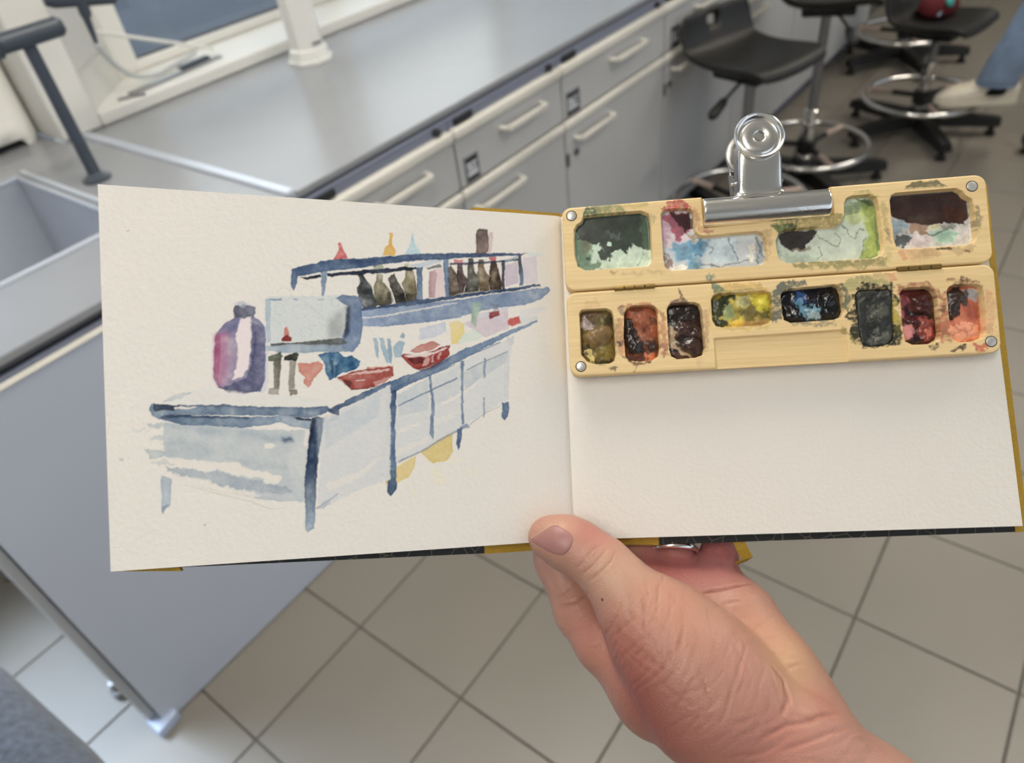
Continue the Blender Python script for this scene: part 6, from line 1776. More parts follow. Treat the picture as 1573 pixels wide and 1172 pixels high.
# ================================================================ the hand (mm, in the frame of the book it holds)
HD = {"groups":[
 ("thumb",5,[[(32.0,-34.7,22.9,20.5),(21.0,-22.7,22.6,14.8),(16.0,-15.2,21.1,12.2),(10.3,-8.5,17.5,11.6)],
   [(10.3,-8.5,17.5,11.6),(1.0,-1.8,13.9,11.2),(-5.6,1.2,12.1,10.8),(-12.0,3.2,10.2,9.2)]]),
 ("thenar",9,[[(31.8,-35.2,23.9,21.5),(41.7,-46.7,26.2,25.0),(52.1,-61.0,27.3,28.0)],
   [(52.3,-61.4,26.2,28.5),(79.4,-84.9,28.8,28.5),(110.3,-112.6,33.1,30.0),(136.0,-135.6,35.7,31.0)]]),
 ("palm",9,[[(66.8,-27.1,-6.7,12.0),(70.6,-37.2,2.7,17.0),(77.7,-60.0,14.3,22.5)],
   [(77.7,-60.0,14.3,23.0),(85.7,-74.2,19.4,22.0)],
   [(85.7,-74.2,19.4,21.5),(96.0,-92.9,26.3,24.0)],
   [(47.8,-28.1,-8.8,13.0),(51.5,-40.6,-1.5,19.0),(61.9,-60.2,10.3,24.0)],
   [(32.7,-28.4,-9.8,13.5),(28.8,-45.5,-0.8,18.0),(35.3,-60.7,14.3,22.0)],
   [(32.2,-25.9,-9.6,12.5),(64.6,-28.4,-7.8,12.0)],
   [(35.3,-60.7,14.3,22.0),(53.3,-64.0,22.1,26.0)]]),
 ("index",4,[[(23.0,-54.4,8.6,16.0),(12.1,-45.5,2.2,13.6),(2.4,-34.2,-6.1,11.8)],
   [(2.4,-34.2,-6.1,11.8),(-7.4,-12.2,-14.8,10.2)],
   [(-7.4,-12.2,-14.8,10.2),(-11.8,9.4,-21.5,9.0),(-11.0,28.8,-24.3,8.0)]]),
 ("middle",3,[[(33.6,-20.2,-12.3,12.0),(29.6,4.6,-22.8,9.5)],
   [(29.6,4.6,-22.8,9.5),(24.6,26.8,-25.4,8.6),(22.9,49.5,-25.0,7.8)]]),
 ("ring",3,[[(48.2,-19.6,-14.2,12.0),(49.2,-13.1,-15.8,9.8),(51.3,10.0,-24.4,9.0)],
   [(51.3,10.0,-24.4,9.0),(50.3,35.5,-25.9,8.4),(49.3,56.3,-25.6,7.6)]]),
 ("little",3,[[(67.3,-19.6,-11.2,11.0),(69.6,-13.5,-13.9,8.8),(74.8,7.9,-21.6,8.0)],
   [(74.8,7.9,-21.6,8.0),(76.3,26.7,-23.4,7.4),(75.9,42.4,-23.4,6.6)]]),
],
"creases":[
 (0.8,0.45,[(-2.7,-7.9,28.6),(0.8,-5.0,28.7),(5.1,0.1,29.1),(9.9,2.8,29.2)]),
 (0.8,0.6,[(-0.4,-10.4,28.4),(3.8,-7.1,28.6),(8.7,-2.6,28.9),(11.2,1.4,29.1)]),
 (0.8,0.6,[(2.6,-13.1,28.2),(7.4,-9.9,28.4),(12.7,-4.9,28.8),(14.8,0.3,29.1)]),
 (0.6,0.3,[(-1.2,-9.0,28.5),(2.3,-6.0,28.7),(6.6,-1.5,29.0),(10.4,2.0,29.2)]),
 (1.35,0.31,[(35.1,-18.9,52.9),(35.8,-25.6,52.5),(34.5,-35.1,51.9)]),
 (1.35,0.217,[(20.9,-13.7,53.3),(22.6,-20.4,52.8),(30.0,-27.3,52.4),(30.5,-38.7,51.7)]),
 (1.35,0.341,[(55.1,-32.0,52.1),(57.7,-39.7,51.6),(53.9,-51.0,50.9),(51.7,-60.4,50.4)]),
 (1.35,0.31,[(60.2,-36.0,51.9),(59.9,-45.5,51.3),(55.7,-54.8,50.7),(51.6,-62.3,50.2)]),
 (1.35,0.217,[(62.2,-45.6,51.3),(58.6,-54.9,50.7),(53.6,-61.4,50.3)]),
 (1.35,0.217,[(67.6,-41.9,51.5),(63.5,-51.3,50.9),(59.4,-57.8,50.5)]),
 (1.35,0.248,[(69.4,-45.8,51.3),(72.8,-55.5,50.7),(73.6,-62.1,50.2)]),
 (1.35,0.279,[(8.2,-22.7,52.7),(14.6,-30.6,52.2),(22.0,-36.5,51.8),(29.4,-44.4,51.3)]),
 (1.35,0.248,[(9.1,-26.6,52.5),(16.4,-34.4,52.0),(25.7,-41.4,51.5)]),
 (1.35,0.217,[(9.9,-30.4,52.2),(18.1,-39.2,51.7),(27.4,-46.2,51.2)]),
 (1.35,0.186,[(12.2,-17.2,53.0),(20.5,-25.1,52.5),(25.9,-34.8,51.9)]),
 (1.35,0.248,[(30.6,-11.1,53.4),(35.1,-18.0,53.0),(35.9,-22.8,52.7)]),
 (1.35,0.155,[(39.6,-23.8,52.6),(41.3,-31.5,52.1),(40.0,-41.0,51.6)]),
 (1.35,0.155,[(47.1,-29.8,52.3),(48.6,-39.4,51.7),(46.4,-48.8,51.1)]),
 (1.35,0.186,[(25.5,-46.2,51.2),(34.8,-54.1,50.7),(44.1,-59.2,50.4)]),
 (1.35,0.186,[(40.1,-63.8,50.1),(49.7,-62.2,50.2),(61.1,-64.5,50.1)]),
 (0.711602,0.242437,[(59.7,-41.0,37.5),(56.6,-45.2,37.3),(53.7,-49.7,37.0),(51.2,-54.3,36.7)]),
 (0.887628,0.194246,[(68.6,-57.5,36.5),(68.7,-63.1,36.2),(68.5,-69.0,35.8),(67.9,-74.6,35.4)]),
 (1.00629,0.175113,[(46.9,-44.3,37.3),(46.4,-46.2,37.2),(45.9,-48.1,37.1),(45.6,-50.0,37.0)]),
 (0.70071,0.331709,[(51.1,-65.5,36.0),(47.8,-68.5,35.8),(44.3,-71.4,35.6),(40.6,-74.1,35.5)]),
 (0.915689,0.289123,[(25.6,-32.2,38.1),(20.9,-35.9,37.8),(16.3,-40.1,37.6),(12.2,-44.5,37.3)]),
 (1.0575,0.205734,[(40.5,-14.2,39.2),(40.0,-18.9,38.9),(39.8,-23.8,38.6),(40.0,-28.6,38.3)]),
 (0.701353,0.289146,[(27.7,-44.5,37.3),(25.8,-46.1,37.2),(23.8,-47.7,37.1),(21.9,-49.4,37.0)]),
 (0.826317,0.245868,[(33.4,-36.7,37.8),(29.8,-40.5,37.6),(26.0,-44.4,37.3),(22.3,-48.2,37.1)]),
 (0.707227,0.313302,[(47.1,-63.3,36.1),(41.7,-65.7,36.0),(36.2,-68.5,35.8),(31.1,-71.5,35.6)]),
 (0.772368,0.35014,[(37.8,-35.0,37.9),(37.5,-36.9,37.8),(37.0,-38.8,37.7),(36.4,-40.7,37.6)]),
 (0.909881,0.310633,[(37.2,-17.0,39.0),(35.1,-22.4,38.7),(32.8,-27.8,38.3),(30.4,-33.1,38.0)]),
 (0.714653,0.348076,[(30.4,-12.9,39.3),(29.5,-18.1,39.0),(29.0,-23.4,38.6),(28.8,-28.6,38.3)]),
 (0.918058,0.208739,[(21.7,-25.0,38.5),(18.1,-27.6,38.4),(14.5,-30.5,38.2),(11.3,-33.6,38.0)]),
 (0.97567,0.35928,[(24.6,-41.4,37.5),(23.5,-43.4,37.4),(22.2,-45.3,37.3),(20.9,-47.1,37.2)]),
 (0.937584,0.321785,[(14.7,-30.9,38.2),(12.4,-36.4,37.8),(9.8,-42.0,37.5),(7.1,-47.4,37.1)]),
 (0.713088,0.248584,[(37.7,-42.8,37.4),(37.3,-44.9,37.3),(37.0,-47.1,37.2),(36.9,-49.2,37.0)]),
 (0.742652,0.235602,[(54.4,-68.6,35.8),(50.1,-71.0,35.7),(45.8,-73.7,35.5),(41.7,-76.5,35.3)]),
 (1.09972,0.327496,[(34.5,-15.9,39.1),(34.3,-19.1,38.9),(34.1,-22.3,38.7),(33.8,-25.4,38.5)]),
 (0.861516,0.172231,[(65.2,-66.2,36.0),(64.7,-70.1,35.7),(64.2,-74.1,35.5),(63.4,-78.0,35.2)]),
 (0.899729,0.214465,[(49.2,-20.3,38.8),(49.7,-26.2,38.5),(50.3,-32.2,38.1),(51.0,-38.0,37.7)]),
 (1.00996,0.292811,[(20.2,-25.5,38.5),(16.1,-28.7,38.3),(12.2,-32.3,38.1),(8.5,-35.9,37.9)]),
 (0.812341,0.246851,[(57.9,-44.0,37.3),(57.8,-47.4,37.1),(57.7,-50.9,36.9),(57.8,-54.3,36.7)]),
 (0.704632,0.260338,[(63.5,-52.1,36.8),(61.9,-54.8,36.7),(60.3,-57.5,36.5),(58.7,-60.3,36.3)]),
 (0.958975,0.315478,[(34.8,-24.0,38.6),(34.3,-27.8,38.3),(34.1,-31.8,38.1),(34.0,-35.6,37.9)]),
 (1.04796,0.291434,[(40.8,-28.3,38.3),(39.1,-33.0,38.0),(37.6,-37.9,37.7),(36.4,-42.7,37.4)]),
 (0.766469,0.324056,[(79.3,-54.7,36.7),(79.4,-58.7,36.4),(79.4,-62.9,36.2),(79.5,-66.9,35.9)]),
 (1.01215,0.267786,[(63.7,-62.4,36.2),(63.4,-67.2,35.9),(62.9,-72.1,35.6),(62.1,-76.8,35.3)]),
 (0.954747,0.298491,[(46.5,-50.2,37.0),(47.3,-54.6,36.7),(48.3,-59.1,36.4),(49.4,-63.5,36.1)]),
 (0.952346,0.14921,[(10.9,-25.2,38.5),(8.8,-28.2,38.3),(6.6,-31.4,38.1),(4.7,-34.6,37.9)]),
 (0.82694,0.17994,[(33.7,-48.4,37.1),(32.7,-50.3,37.0),(31.6,-52.2,36.8),(30.4,-53.9,36.7)]),
 (0.795139,0.3387,[(14.9,-35.9,37.8),(13.2,-39.4,37.6),(11.6,-43.0,37.4),(10.0,-46.5,37.2)]),
 (0.74603,0.322901,[(15.4,-18.7,38.9),(14.2,-21.5,38.7),(13.0,-24.3,38.6),(11.7,-27.1,38.4)]),
 (0.932358,0.350826,[(26.9,-46.4,37.2),(23.4,-49.1,37.0),(19.7,-51.8,36.9),(16.0,-54.3,36.7)]),
 (0.847777,0.171265,[(58.4,-57.4,36.5),(56.4,-62.3,36.2),(54.5,-67.3,35.9),(52.8,-72.3,35.6)]),
 (1.05739,0.140208,[(52.8,-42.2,37.5),(50.0,-47.4,37.1),(47.0,-52.7,36.8),(43.9,-57.7,36.5)]),
 (0.951783,0.336082,[(24.3,-18.1,39.0),(24.0,-22.5,38.7),(23.5,-27.1,38.4),(22.7,-31.5,38.1)]),
 (1.08446,0.341024,[(33.4,-37.4,37.8),(33.4,-40.2,37.6),(33.4,-43.1,37.4),(33.3,-46.0,37.2)]),
 (0.866197,0.210214,[(48.3,-54.7,36.7),(42.4,-56.2,36.6),(36.5,-57.6,36.5),(30.6,-59.0,36.4)]),
 (0.877387,0.204483,[(66.4,-67.0,35.9),(66.1,-70.1,35.7),(65.9,-73.3,35.5),(65.8,-76.4,35.3)]),
 (0.809515,0.345756,[(66.3,-50.8,36.9),(65.9,-52.7,36.8),(65.5,-54.7,36.7),(65.1,-56.6,36.6)]),
 (0.943215,0.244419,[(52.5,-64.7,36.1),(49.8,-66.1,36.0),(47.1,-67.5,35.9),(44.3,-68.8,35.8)]),
 (1.00416,0.206152,[(57.4,-46.2,37.2),(54.0,-49.9,37.0),(50.3,-53.4,36.8),(46.5,-56.7,36.6)]),
 (0.998007,0.269977,[(40.4,-47.6,37.1),(39.2,-50.5,36.9),(37.9,-53.4,36.8),(36.6,-56.3,36.6)]),
 (1.05518,0.26003,[(14.5,-23.7,38.6),(12.1,-26.6,38.4),(9.7,-29.8,38.2),(7.7,-33.0,38.0)]),
 (0.892752,0.340577,[(24.6,-9.7,39.5),(25.1,-13.3,39.2),(25.7,-17.1,39.0),(26.4,-20.7,38.8)]),
 (0.818579,0.322605,[(36.4,-35.7,37.9),(34.0,-40.6,37.6),(31.3,-45.5,37.3),(28.4,-50.1,37.0)]),
 (1.06427,0.171391,[(29.9,-9.3,39.5),(29.7,-14.1,39.2),(29.7,-19.0,38.9),(30.0,-23.8,38.6)]),
 (0.761411,0.268887,[(43.6,-38.5,37.7),(42.6,-42.3,37.4),(41.5,-46.3,37.2),(40.4,-50.1,37.0)]),
 (0.710221,0.298972,[(48.1,-69.6,35.8),(45.8,-71.4,35.6),(43.6,-73.3,35.5),(41.4,-75.2,35.4)]),
 (1.03683,0.188231,[(78.8,-53.0,36.8),(80.2,-57.6,36.5),(81.3,-62.4,36.2),(82.0,-67.2,35.9)]),
 (0.759892,0.274335,[(65.2,-37.0,37.8),(63.4,-41.5,37.5),(61.8,-46.2,37.2),(60.5,-51.0,36.9)]),
 (0.743286,0.223424,[(32.1,-44.9,37.3),(29.0,-48.2,37.1),(25.5,-51.2,36.9),(22.0,-54.0,36.7)]),
 (0.872668,0.209205,[(10.7,-29.1,38.3),(8.2,-32.7,38.0),(5.5,-36.2,37.8),(2.7,-39.4,37.6)]),
 (0.7223,0.293405,[(43.5,-43.7,37.4),(45.5,-49.1,37.0),(47.4,-54.8,36.7),(49.2,-60.3,36.3)]),
 (0.805299,0.261369,[(30.7,-20.2,38.8),(28.8,-23.7,38.6),(27.0,-27.4,38.4),(25.4,-31.1,38.1)]),
 (0.793768,0.221667,[(36.5,-22.1,38.7),(36.7,-26.1,38.5),(36.6,-30.3,38.2),(36.3,-34.3,37.9)]),
 (0.736471,0.167454,[(48.6,-60.1,36.3),(45.7,-64.0,36.1),(42.7,-68.0,35.9),(40.0,-72.0,35.6)]),
 (0.829314,0.315222,[(43.4,-50.3,37.0),(40.3,-54.9,36.7),(37.1,-59.6,36.4),(34.0,-64.2,36.1)]),
 (0.789235,0.165537,[(26.3,-14.5,39.2),(25.1,-16.3,39.1),(24.0,-18.1,39.0),(22.9,-20.0,38.8)]),
 (0.949919,0.217946,[(75.4,-60.8,36.3),(72.3,-65.1,36.0),(68.8,-69.3,35.8),(65.2,-73.2,35.5)]),
 (1.03244,0.282536,[(26.6,-30.7,38.2),(24.5,-34.6,37.9),(22.1,-38.6,37.7),(19.6,-42.2,37.5)]),
 (0.937051,0.266117,[(58.3,-56.1,36.6),(56.2,-61.2,36.3),(54.1,-66.3,36.0),(52.1,-71.4,35.6)]),
 (1.0557,0.245818,[(53.3,-58.8,36.4),(51.7,-60.5,36.3),(49.9,-62.0,36.2),(48.0,-63.4,36.1)]),
 (0.947786,0.234302,[(44.1,-67.0,35.9),(41.4,-69.8,35.7),(38.8,-72.7,35.6),(36.4,-75.8,35.4)]),
 (1.05214,0.173465,[(30.9,-51.1,36.9),(29.0,-52.9,36.8),(27.1,-54.7,36.7),(25.2,-56.4,36.6)]),
 (0.794067,0.246048,[(25.6,-36.3,37.8),(23.7,-38.0,37.7),(21.6,-39.7,37.6),(19.6,-41.2,37.5)]),
 (0.888693,0.347989,[(33.4,-8.4,39.6),(31.5,-11.3,39.4),(29.7,-14.4,39.2),(28.0,-17.4,39.0)]),
 (0.991719,0.17591,[(27.6,-18.3,38.9),(27.4,-21.4,38.7),(27.3,-24.6,38.5),(27.3,-27.7,38.4)]),
 (0.845701,0.208605,[(16.0,-39.3,37.6),(13.6,-40.9,37.5),(11.3,-42.7,37.4),(9.2,-44.7,37.3)]),
 (0.765341,0.192917,[(39.2,-44.7,37.3),(35.5,-48.0,37.1),(31.8,-51.6,36.9),(28.4,-55.1,36.7)]),
 (0.724347,0.311438,[(60.2,-39.4,37.6),(62.5,-43.4,37.4),(64.5,-47.7,37.1),(66.1,-52.0,36.8)]),
 (0.907576,0.217003,[(29.1,-48.9,37.0),(25.5,-51.0,36.9),(21.9,-53.4,36.8),(18.6,-56.0,36.6)]),
 (0.797385,0.151101,[(8.8,-26.7,38.4),(8.6,-32.4,38.1),(8.1,-38.1,37.7),(7.1,-43.7,37.4)]),
 (0.82238,0.151295,[(26.4,-47.7,37.1),(24.5,-50.0,37.0),(22.4,-52.3,36.8),(20.5,-54.5,36.7)]),
 (0.733744,0.209055,[(32.0,-8.1,39.6),(32.2,-10.7,39.4),(32.4,-13.4,39.2),(32.6,-16.1,39.1)]),
 (1.04271,0.18717,[(24.7,-16.8,39.0),(23.6,-22.5,38.7),(22.6,-28.3,38.3),(21.7,-33.9,38.0)]),
 (0.990255,0.34086,[(18.3,-14.8,39.2),(18.4,-18.7,38.9),(18.5,-22.8,38.7),(18.7,-26.7,38.4)]),
 (0.746275,0.208578,[(30.8,-29.7,38.2),(30.6,-35.0,37.9),(30.2,-40.5,37.6),(29.5,-45.8,37.2)]),
 (0.79794,0.158551,[(29.6,-11.1,39.4),(29.2,-16.4,39.1),(28.5,-21.8,38.7),(27.4,-27.0,38.4)]),
 (0.980241,0.150567,[(41.5,-36.8,37.8),(40.8,-39.7,37.6),(39.9,-42.5,37.4),(38.8,-45.3,37.3)]),
 (1.00093,0.262339,[(24.2,-32.5,38.1),(21.5,-34.8,37.9),(18.8,-37.0,37.8),(16.0,-39.0,37.7)]),
 (0.876873,0.319696,[(69.0,-56.3,36.6),(67.2,-61.0,36.3),(65.5,-66.0,36.0),(63.9,-70.7,35.7)]),
 (0.852962,0.168654,[(64.3,-36.9,37.8),(63.4,-41.8,37.5),(62.8,-46.8,37.2),(62.4,-51.7,36.9)]),
 (0.814208,0.153975,[(12.2,-27.7,38.4),(10.6,-30.2,38.2),(9.2,-33.0,38.0),(7.8,-35.6,37.9)]),
 (1.04392,0.348828,[(57.7,-55.9,36.6),(57.1,-57.9,36.5),(56.5,-59.8,36.4),(55.8,-61.7,36.2)]),
 (0.832149,0.142738,[(43.1,-54.1,36.7),(40.7,-57.0,36.5),(38.1,-59.8,36.4),(35.6,-62.5,36.2)]),
 (0.983774,0.238167,[(58.6,-36.7,37.8),(56.8,-41.2,37.5),(54.6,-45.8,37.2),(52.3,-50.1,37.0)]),
 (1.066,0.241419,[(73.9,-59.1,36.4),(73.1,-61.4,36.3),(72.3,-63.7,36.1),(71.4,-65.9,36.0)]),
 (0.938406,0.162784,[(40.5,-37.8,37.7),(37.9,-42.1,37.5),(35.5,-46.8,37.2),(33.5,-51.5,36.9)]),
 (0.713148,0.266938,[(55.6,-61.4,36.3),(55.3,-63.5,36.1),(55.2,-65.7,36.0),(55.2,-67.8,35.9)]),
 (0.924973,0.218538,[(53.2,-31.7,38.1),(52.5,-35.2,37.9),(51.7,-38.8,37.7),(50.7,-42.2,37.5)]),
 (1.09297,0.324846,[(50.6,-62.0,36.2),(48.1,-64.2,36.1),(45.4,-66.4,36.0),(42.7,-68.4,35.8)]),
 (0.715098,0.177302,[(65.4,-57.1,36.5),(63.8,-60.3,36.3),(62.1,-63.6,36.1),(60.5,-66.7,35.9)]),
 (1.01881,0.211293,[(32.1,-13.5,39.2),(29.3,-18.4,38.9),(26.3,-23.4,38.6),(23.1,-28.0,38.3)]),
 (0.904697,0.269069,[(63.1,-41.1,37.5),(62.3,-45.5,37.2),(61.1,-50.0,37.0),(59.6,-54.3,36.7)]),
 (0.81082,0.146812,[(46.3,-74.2,43.5),(51.6,-71.0,43.7),(57.0,-67.7,43.9)]),
 (1.12621,0.238583,[(59.3,-81.9,43.0),(65.1,-74.8,43.4),(71.0,-67.7,43.9)]),
 (1.11947,0.15442,[(78.4,-81.3,43.0),(86.3,-82.1,43.0),(94.1,-83.0,42.9)]),
 (0.834908,0.15338,[(72.1,-84.0,42.9),(79.4,-81.4,43.0),(86.8,-78.9,43.2)]),
 (0.922717,0.239378,[(69.4,-85.1,42.8),(78.5,-83.1,42.9),(87.6,-81.1,43.1)]),
 (1.18276,0.234573,[(53.4,-80.6,43.1),(57.5,-79.3,43.2),(61.7,-78.0,43.2)]),
 (1.04439,0.131312,[(78.4,-91.9,42.4),(85.8,-85.9,42.8),(93.1,-79.9,43.1)]),
 (0.957364,0.100444,[(68.3,-85.7,42.8),(74.0,-85.7,42.8),(79.6,-85.6,42.8)]),
 (1.15981,0.236526,[(57.6,-71.2,43.7),(65.9,-68.0,43.9),(74.1,-64.9,44.1)]),
 (1.0861,0.156103,[(76.8,-76.9,43.3),(81.0,-74.9,43.4),(85.3,-73.0,43.6)]),
 (0.907065,0.193326,[(94.9,-77.0,43.3),(99.9,-73.5,43.5),(105.0,-69.9,43.7)]),
 (0.825076,0.184884,[(92.4,-75.0,43.4),(100.7,-72.5,43.6),(109.0,-70.0,43.7)]),
 (0.96674,0.163809,[(87.2,-92.6,42.3),(95.5,-88.2,42.6),(103.8,-83.8,42.9)]),
 (1.18663,0.128085,[(69.1,-88.3,42.6),(74.8,-86.0,42.8),(80.5,-83.7,42.9)]),
 (1.04138,0.127582,[(33.1,-63.1,44.2),(41.3,-63.3,44.2),(49.4,-63.4,44.2)]),
 (0.824557,0.172705,[(44.0,-79.6,43.1),(51.8,-75.7,43.4),(59.7,-71.8,43.6)]),
 (1.14014,0.196777,[(90.9,-94.0,42.3),(95.8,-90.0,42.5),(100.6,-86.1,42.7)]),
 (0.840319,0.129029,[(93.6,-75.7,43.4),(102.7,-74.2,43.5),(111.7,-72.7,43.6)]),
 (1.04629,0.115735,[(45.7,-66.5,44.0),(49.9,-63.9,44.1),(54.2,-61.3,44.3)]),
 (1.16963,0.243535,[(80.8,-86.1,42.7),(90.7,-84.3,42.9),(100.6,-82.4,43.0)]),
 (0.841153,0.109669,[(77.8,-91.2,42.4),(81.4,-88.3,42.6),(84.9,-85.3,42.8)]),
 (0.833513,0.160487,[(46.6,-74.3,43.5),(53.1,-70.8,43.7),(59.6,-67.4,43.9)]),
 (1.03883,0.156162,[(72.6,-77.0,43.3),(76.3,-74.0,43.5),(79.9,-71.0,43.7)]),
 (1.10392,0.208188,[(74.9,-80.5,43.1),(85.8,-78.1,43.2),(96.7,-75.6,43.4)]),
 (0.941656,0.210597,[(52.4,-68.3,43.8),(59.5,-65.8,44.0),(66.5,-63.2,44.2)]),
 (1.1156,0.186352,[(97.3,-81.5,43.0),(102.0,-77.6,43.3),(106.6,-73.7,43.5)]),
 (1.0077,0.107559,[(49.5,-74.0,43.5),(59.3,-70.8,43.7),(69.1,-67.7,43.9)]),
 (0.838408,0.171634,[(59.1,-70.9,43.7),(67.9,-69.7,43.8),(76.8,-68.5,43.8)]),
 (1.17356,0.113773,[(99.8,-83.4,42.9),(106.4,-81.9,43.0),(113.0,-80.4,43.1)]),
 (0.806563,0.137628,[(59.3,-83.3,42.9),(63.0,-82.2,43.0),(66.7,-81.1,43.1)]),
 (0.821251,0.132788,[(63.8,-77.4,43.3),(70.4,-73.4,43.5),(77.0,-69.3,43.8)]),
 (1.1819,0.20306,[(98.4,-80.6,43.1),(105.8,-79.5,43.2),(113.1,-78.5,43.2)]),
 (1.11138,0.165204,[(67.4,-67.7,43.9),(74.1,-66.3,44.0),(80.7,-64.8,44.1)]),
 (0.809528,0.215434,[(71.0,-89.6,42.5),(79.3,-86.5,42.7),(87.5,-83.5,42.9)]),
 (1.16614,0.156781,[(57.4,-87.8,42.6),(66.9,-84.2,42.9),(76.4,-80.6,43.1)]),
 (0.968854,0.245813,[(96.6,-87.5,42.7),(107.2,-87.0,42.7),(117.8,-86.4,42.7)]),
 (0.908362,0.170476,[(100.3,-74.3,43.5),(107.3,-74.6,43.5),(114.4,-74.8,43.4)]),
 (0.829563,0.157176,[(53.7,-79.1,43.2),(58.4,-78.3,43.2),(63.1,-77.4,43.3)]),
 (0.807393,0.224244,[(94.8,-89.4,42.5),(100.1,-89.0,42.6),(105.4,-88.6,42.6)]),
 (1.17503,0.104665,[(100.0,-84.3,42.9),(104.7,-83.0,42.9),(109.4,-81.7,43.0)]),
 (1.00155,0.124753,[(58.8,-20.0,18.8),(62.0,-22.8,18.6),(65.2,-25.7,18.4)]),
 (0.736025,0.093318,[(80.1,-41.7,17.4),(85.3,-44.2,17.3),(90.4,-46.6,17.1)]),
 (0.891073,0.149804,[(75.3,-43.4,17.3),(80.0,-42.1,17.4),(84.7,-40.9,17.5)]),
 (0.99258,0.0960318,[(86.8,-55.3,16.6),(92.7,-54.1,16.7),(98.6,-52.8,16.8)]),
 (1.00845,0.130262,[(70.8,-39.6,17.6),(73.4,-40.5,17.5),(76.1,-41.5,17.5)]),
 (0.715316,0.126259,[(67.4,-37.9,17.7),(74.4,-39.9,17.6),(81.4,-41.9,17.4)]),
 (0.880009,0.158585,[(64.1,-23.1,18.6),(68.6,-23.1,18.6),(73.0,-23.1,18.6)]),
 (1.07986,0.198563,[(85.6,-56.6,16.5),(91.0,-54.4,16.7),(96.4,-52.3,16.8)]),
 (0.730953,0.133847,[(63.0,-30.6,18.1),(66.7,-23.6,18.6),(70.5,-16.5,19.0)]),
 (0.92069,0.17956,[(78.6,-48.1,17.0),(83.5,-48.8,17.0),(88.5,-49.4,17.0)]),
 (0.926367,0.104884,[(54.9,-21.2,18.7),(60.2,-19.4,18.8),(65.5,-17.7,18.9)]),
 (1.08701,0.111596,[(69.6,-29.4,18.2),(72.8,-28.5,18.3),(75.9,-27.5,18.3)]),
 (0.804843,0.179501,[(58.4,-32.6,18.0),(65.4,-32.8,18.0),(72.3,-32.9,18.0)]),
 (1.05061,0.132637,[(73.0,-42.5,17.4),(79.3,-41.6,17.5),(85.5,-40.6,17.5)]),
 (0.720781,0.168768,[(86.5,-49.4,17.0),(90.0,-50.0,16.9),(93.6,-50.5,16.9)]),
 (1.04853,0.0847721,[(73.9,-32.2,18.0),(77.0,-32.4,18.0),(80.0,-32.5,18.0)]),
 (0.944529,0.153445,[(72.3,-39.1,17.6),(78.0,-35.4,17.8),(83.7,-31.6,18.1)]),
 (0.737122,0.0880202,[(60.0,-31.9,18.1),(63.1,-33.2,18.0),(66.3,-34.5,17.9)]),
 (0.988346,0.088323,[(64.9,-38.1,17.7),(72.7,-38.6,17.6),(80.4,-39.2,17.6)]),
 (0.819457,0.0801799,[(76.3,-50.5,16.9),(79.7,-50.0,16.9),(83.1,-49.4,17.0)]),
 (0.886213,0.0986505,[(77.4,-53.1,16.7),(84.4,-49.5,17.0),(91.4,-45.9,17.2)]),
 (0.841095,0.089494,[(55.3,-22.4,18.6),(63.3,-21.4,18.7),(71.4,-20.5,18.8)]),
 (0.769923,0.0966569,[(64.8,-36.6,17.8),(71.3,-36.6,17.8),(77.8,-36.6,17.8)]),
 (0.758023,0.11214,[(70.8,-45.0,17.2),(73.8,-40.6,17.5),(76.9,-36.3,17.8)]),
 (0.922121,0.159486,[(67.4,-42.4,17.4),(74.0,-38.2,17.7),(80.7,-34.1,17.9)]),
 (0.803681,0.122908,[(63.7,-40.7,17.5),(71.0,-39.1,17.6),(78.3,-37.5,17.7)]),
 (0.956252,0.194746,[(83.4,-51.0,16.9),(89.7,-51.1,16.9),(96.0,-51.2,16.9)]),
 (1.03774,0.149897,[(54.6,-24.2,18.5),(59.1,-25.5,18.5),(63.6,-26.9,18.4)]),
 (0.954525,0.166879,[(51.5,-25.1,18.5),(56.4,-26.0,18.4),(61.3,-26.9,18.4)]),
 (0.986744,0.129264,[(60.3,-26.0,18.4),(65.0,-25.8,18.4),(69.6,-25.6,18.4)]),
 (0.754043,0.193209,[(6.8,-41.2,5.5),(10.5,-40.3,5.5),(14.2,-39.3,5.6)]),
 (0.767858,0.0832255,[(3.5,-60.1,4.3),(8.1,-59.8,4.3),(12.7,-59.5,4.3)]),
 (0.85347,0.191981,[(0.9,-37.7,5.7),(3.9,-37.3,5.7),(7.0,-37.0,5.7)]),
 (0.86122,0.0900445,[(8.8,-53.9,4.7),(11.7,-53.0,4.7),(14.6,-52.2,4.8)]),
 (0.781654,0.146112,[(8.6,-58.2,4.4),(12.5,-56.2,4.5),(16.4,-54.3,4.6)]),
 (0.81453,0.156063,[(10.4,-55.7,4.6),(12.3,-52.8,4.7),(14.2,-50.0,4.9)]),
 (0.858704,0.0967373,[(5.9,-50.7,4.9),(11.3,-48.6,5.0),(16.7,-46.4,5.1)]),
 (0.872193,0.140021,[(-9.9,-43.0,5.3),(-7.3,-39.4,5.6),(-4.7,-35.8,5.8)]),
 (0.841156,0.171024,[(-6.0,-41.3,5.4),(-2.3,-41.0,5.5),(1.3,-40.8,5.5)]),
 (0.730786,0.199702,[(1.9,-36.0,5.8),(4.9,-34.4,5.9),(8.0,-32.9,6.0)]),
 (0.833917,0.154355,[(-7.1,-23.7,6.5),(-4.9,-21.6,6.7),(-2.8,-19.5,6.8)]),
 (0.775563,0.122752,[(4.8,-42.5,5.4),(10.1,-42.5,5.4),(15.5,-42.5,5.4)]),
 (0.929247,0.120376,[(-10.2,-33.9,5.9),(-7.1,-33.7,5.9),(-4.0,-33.5,5.9)]),
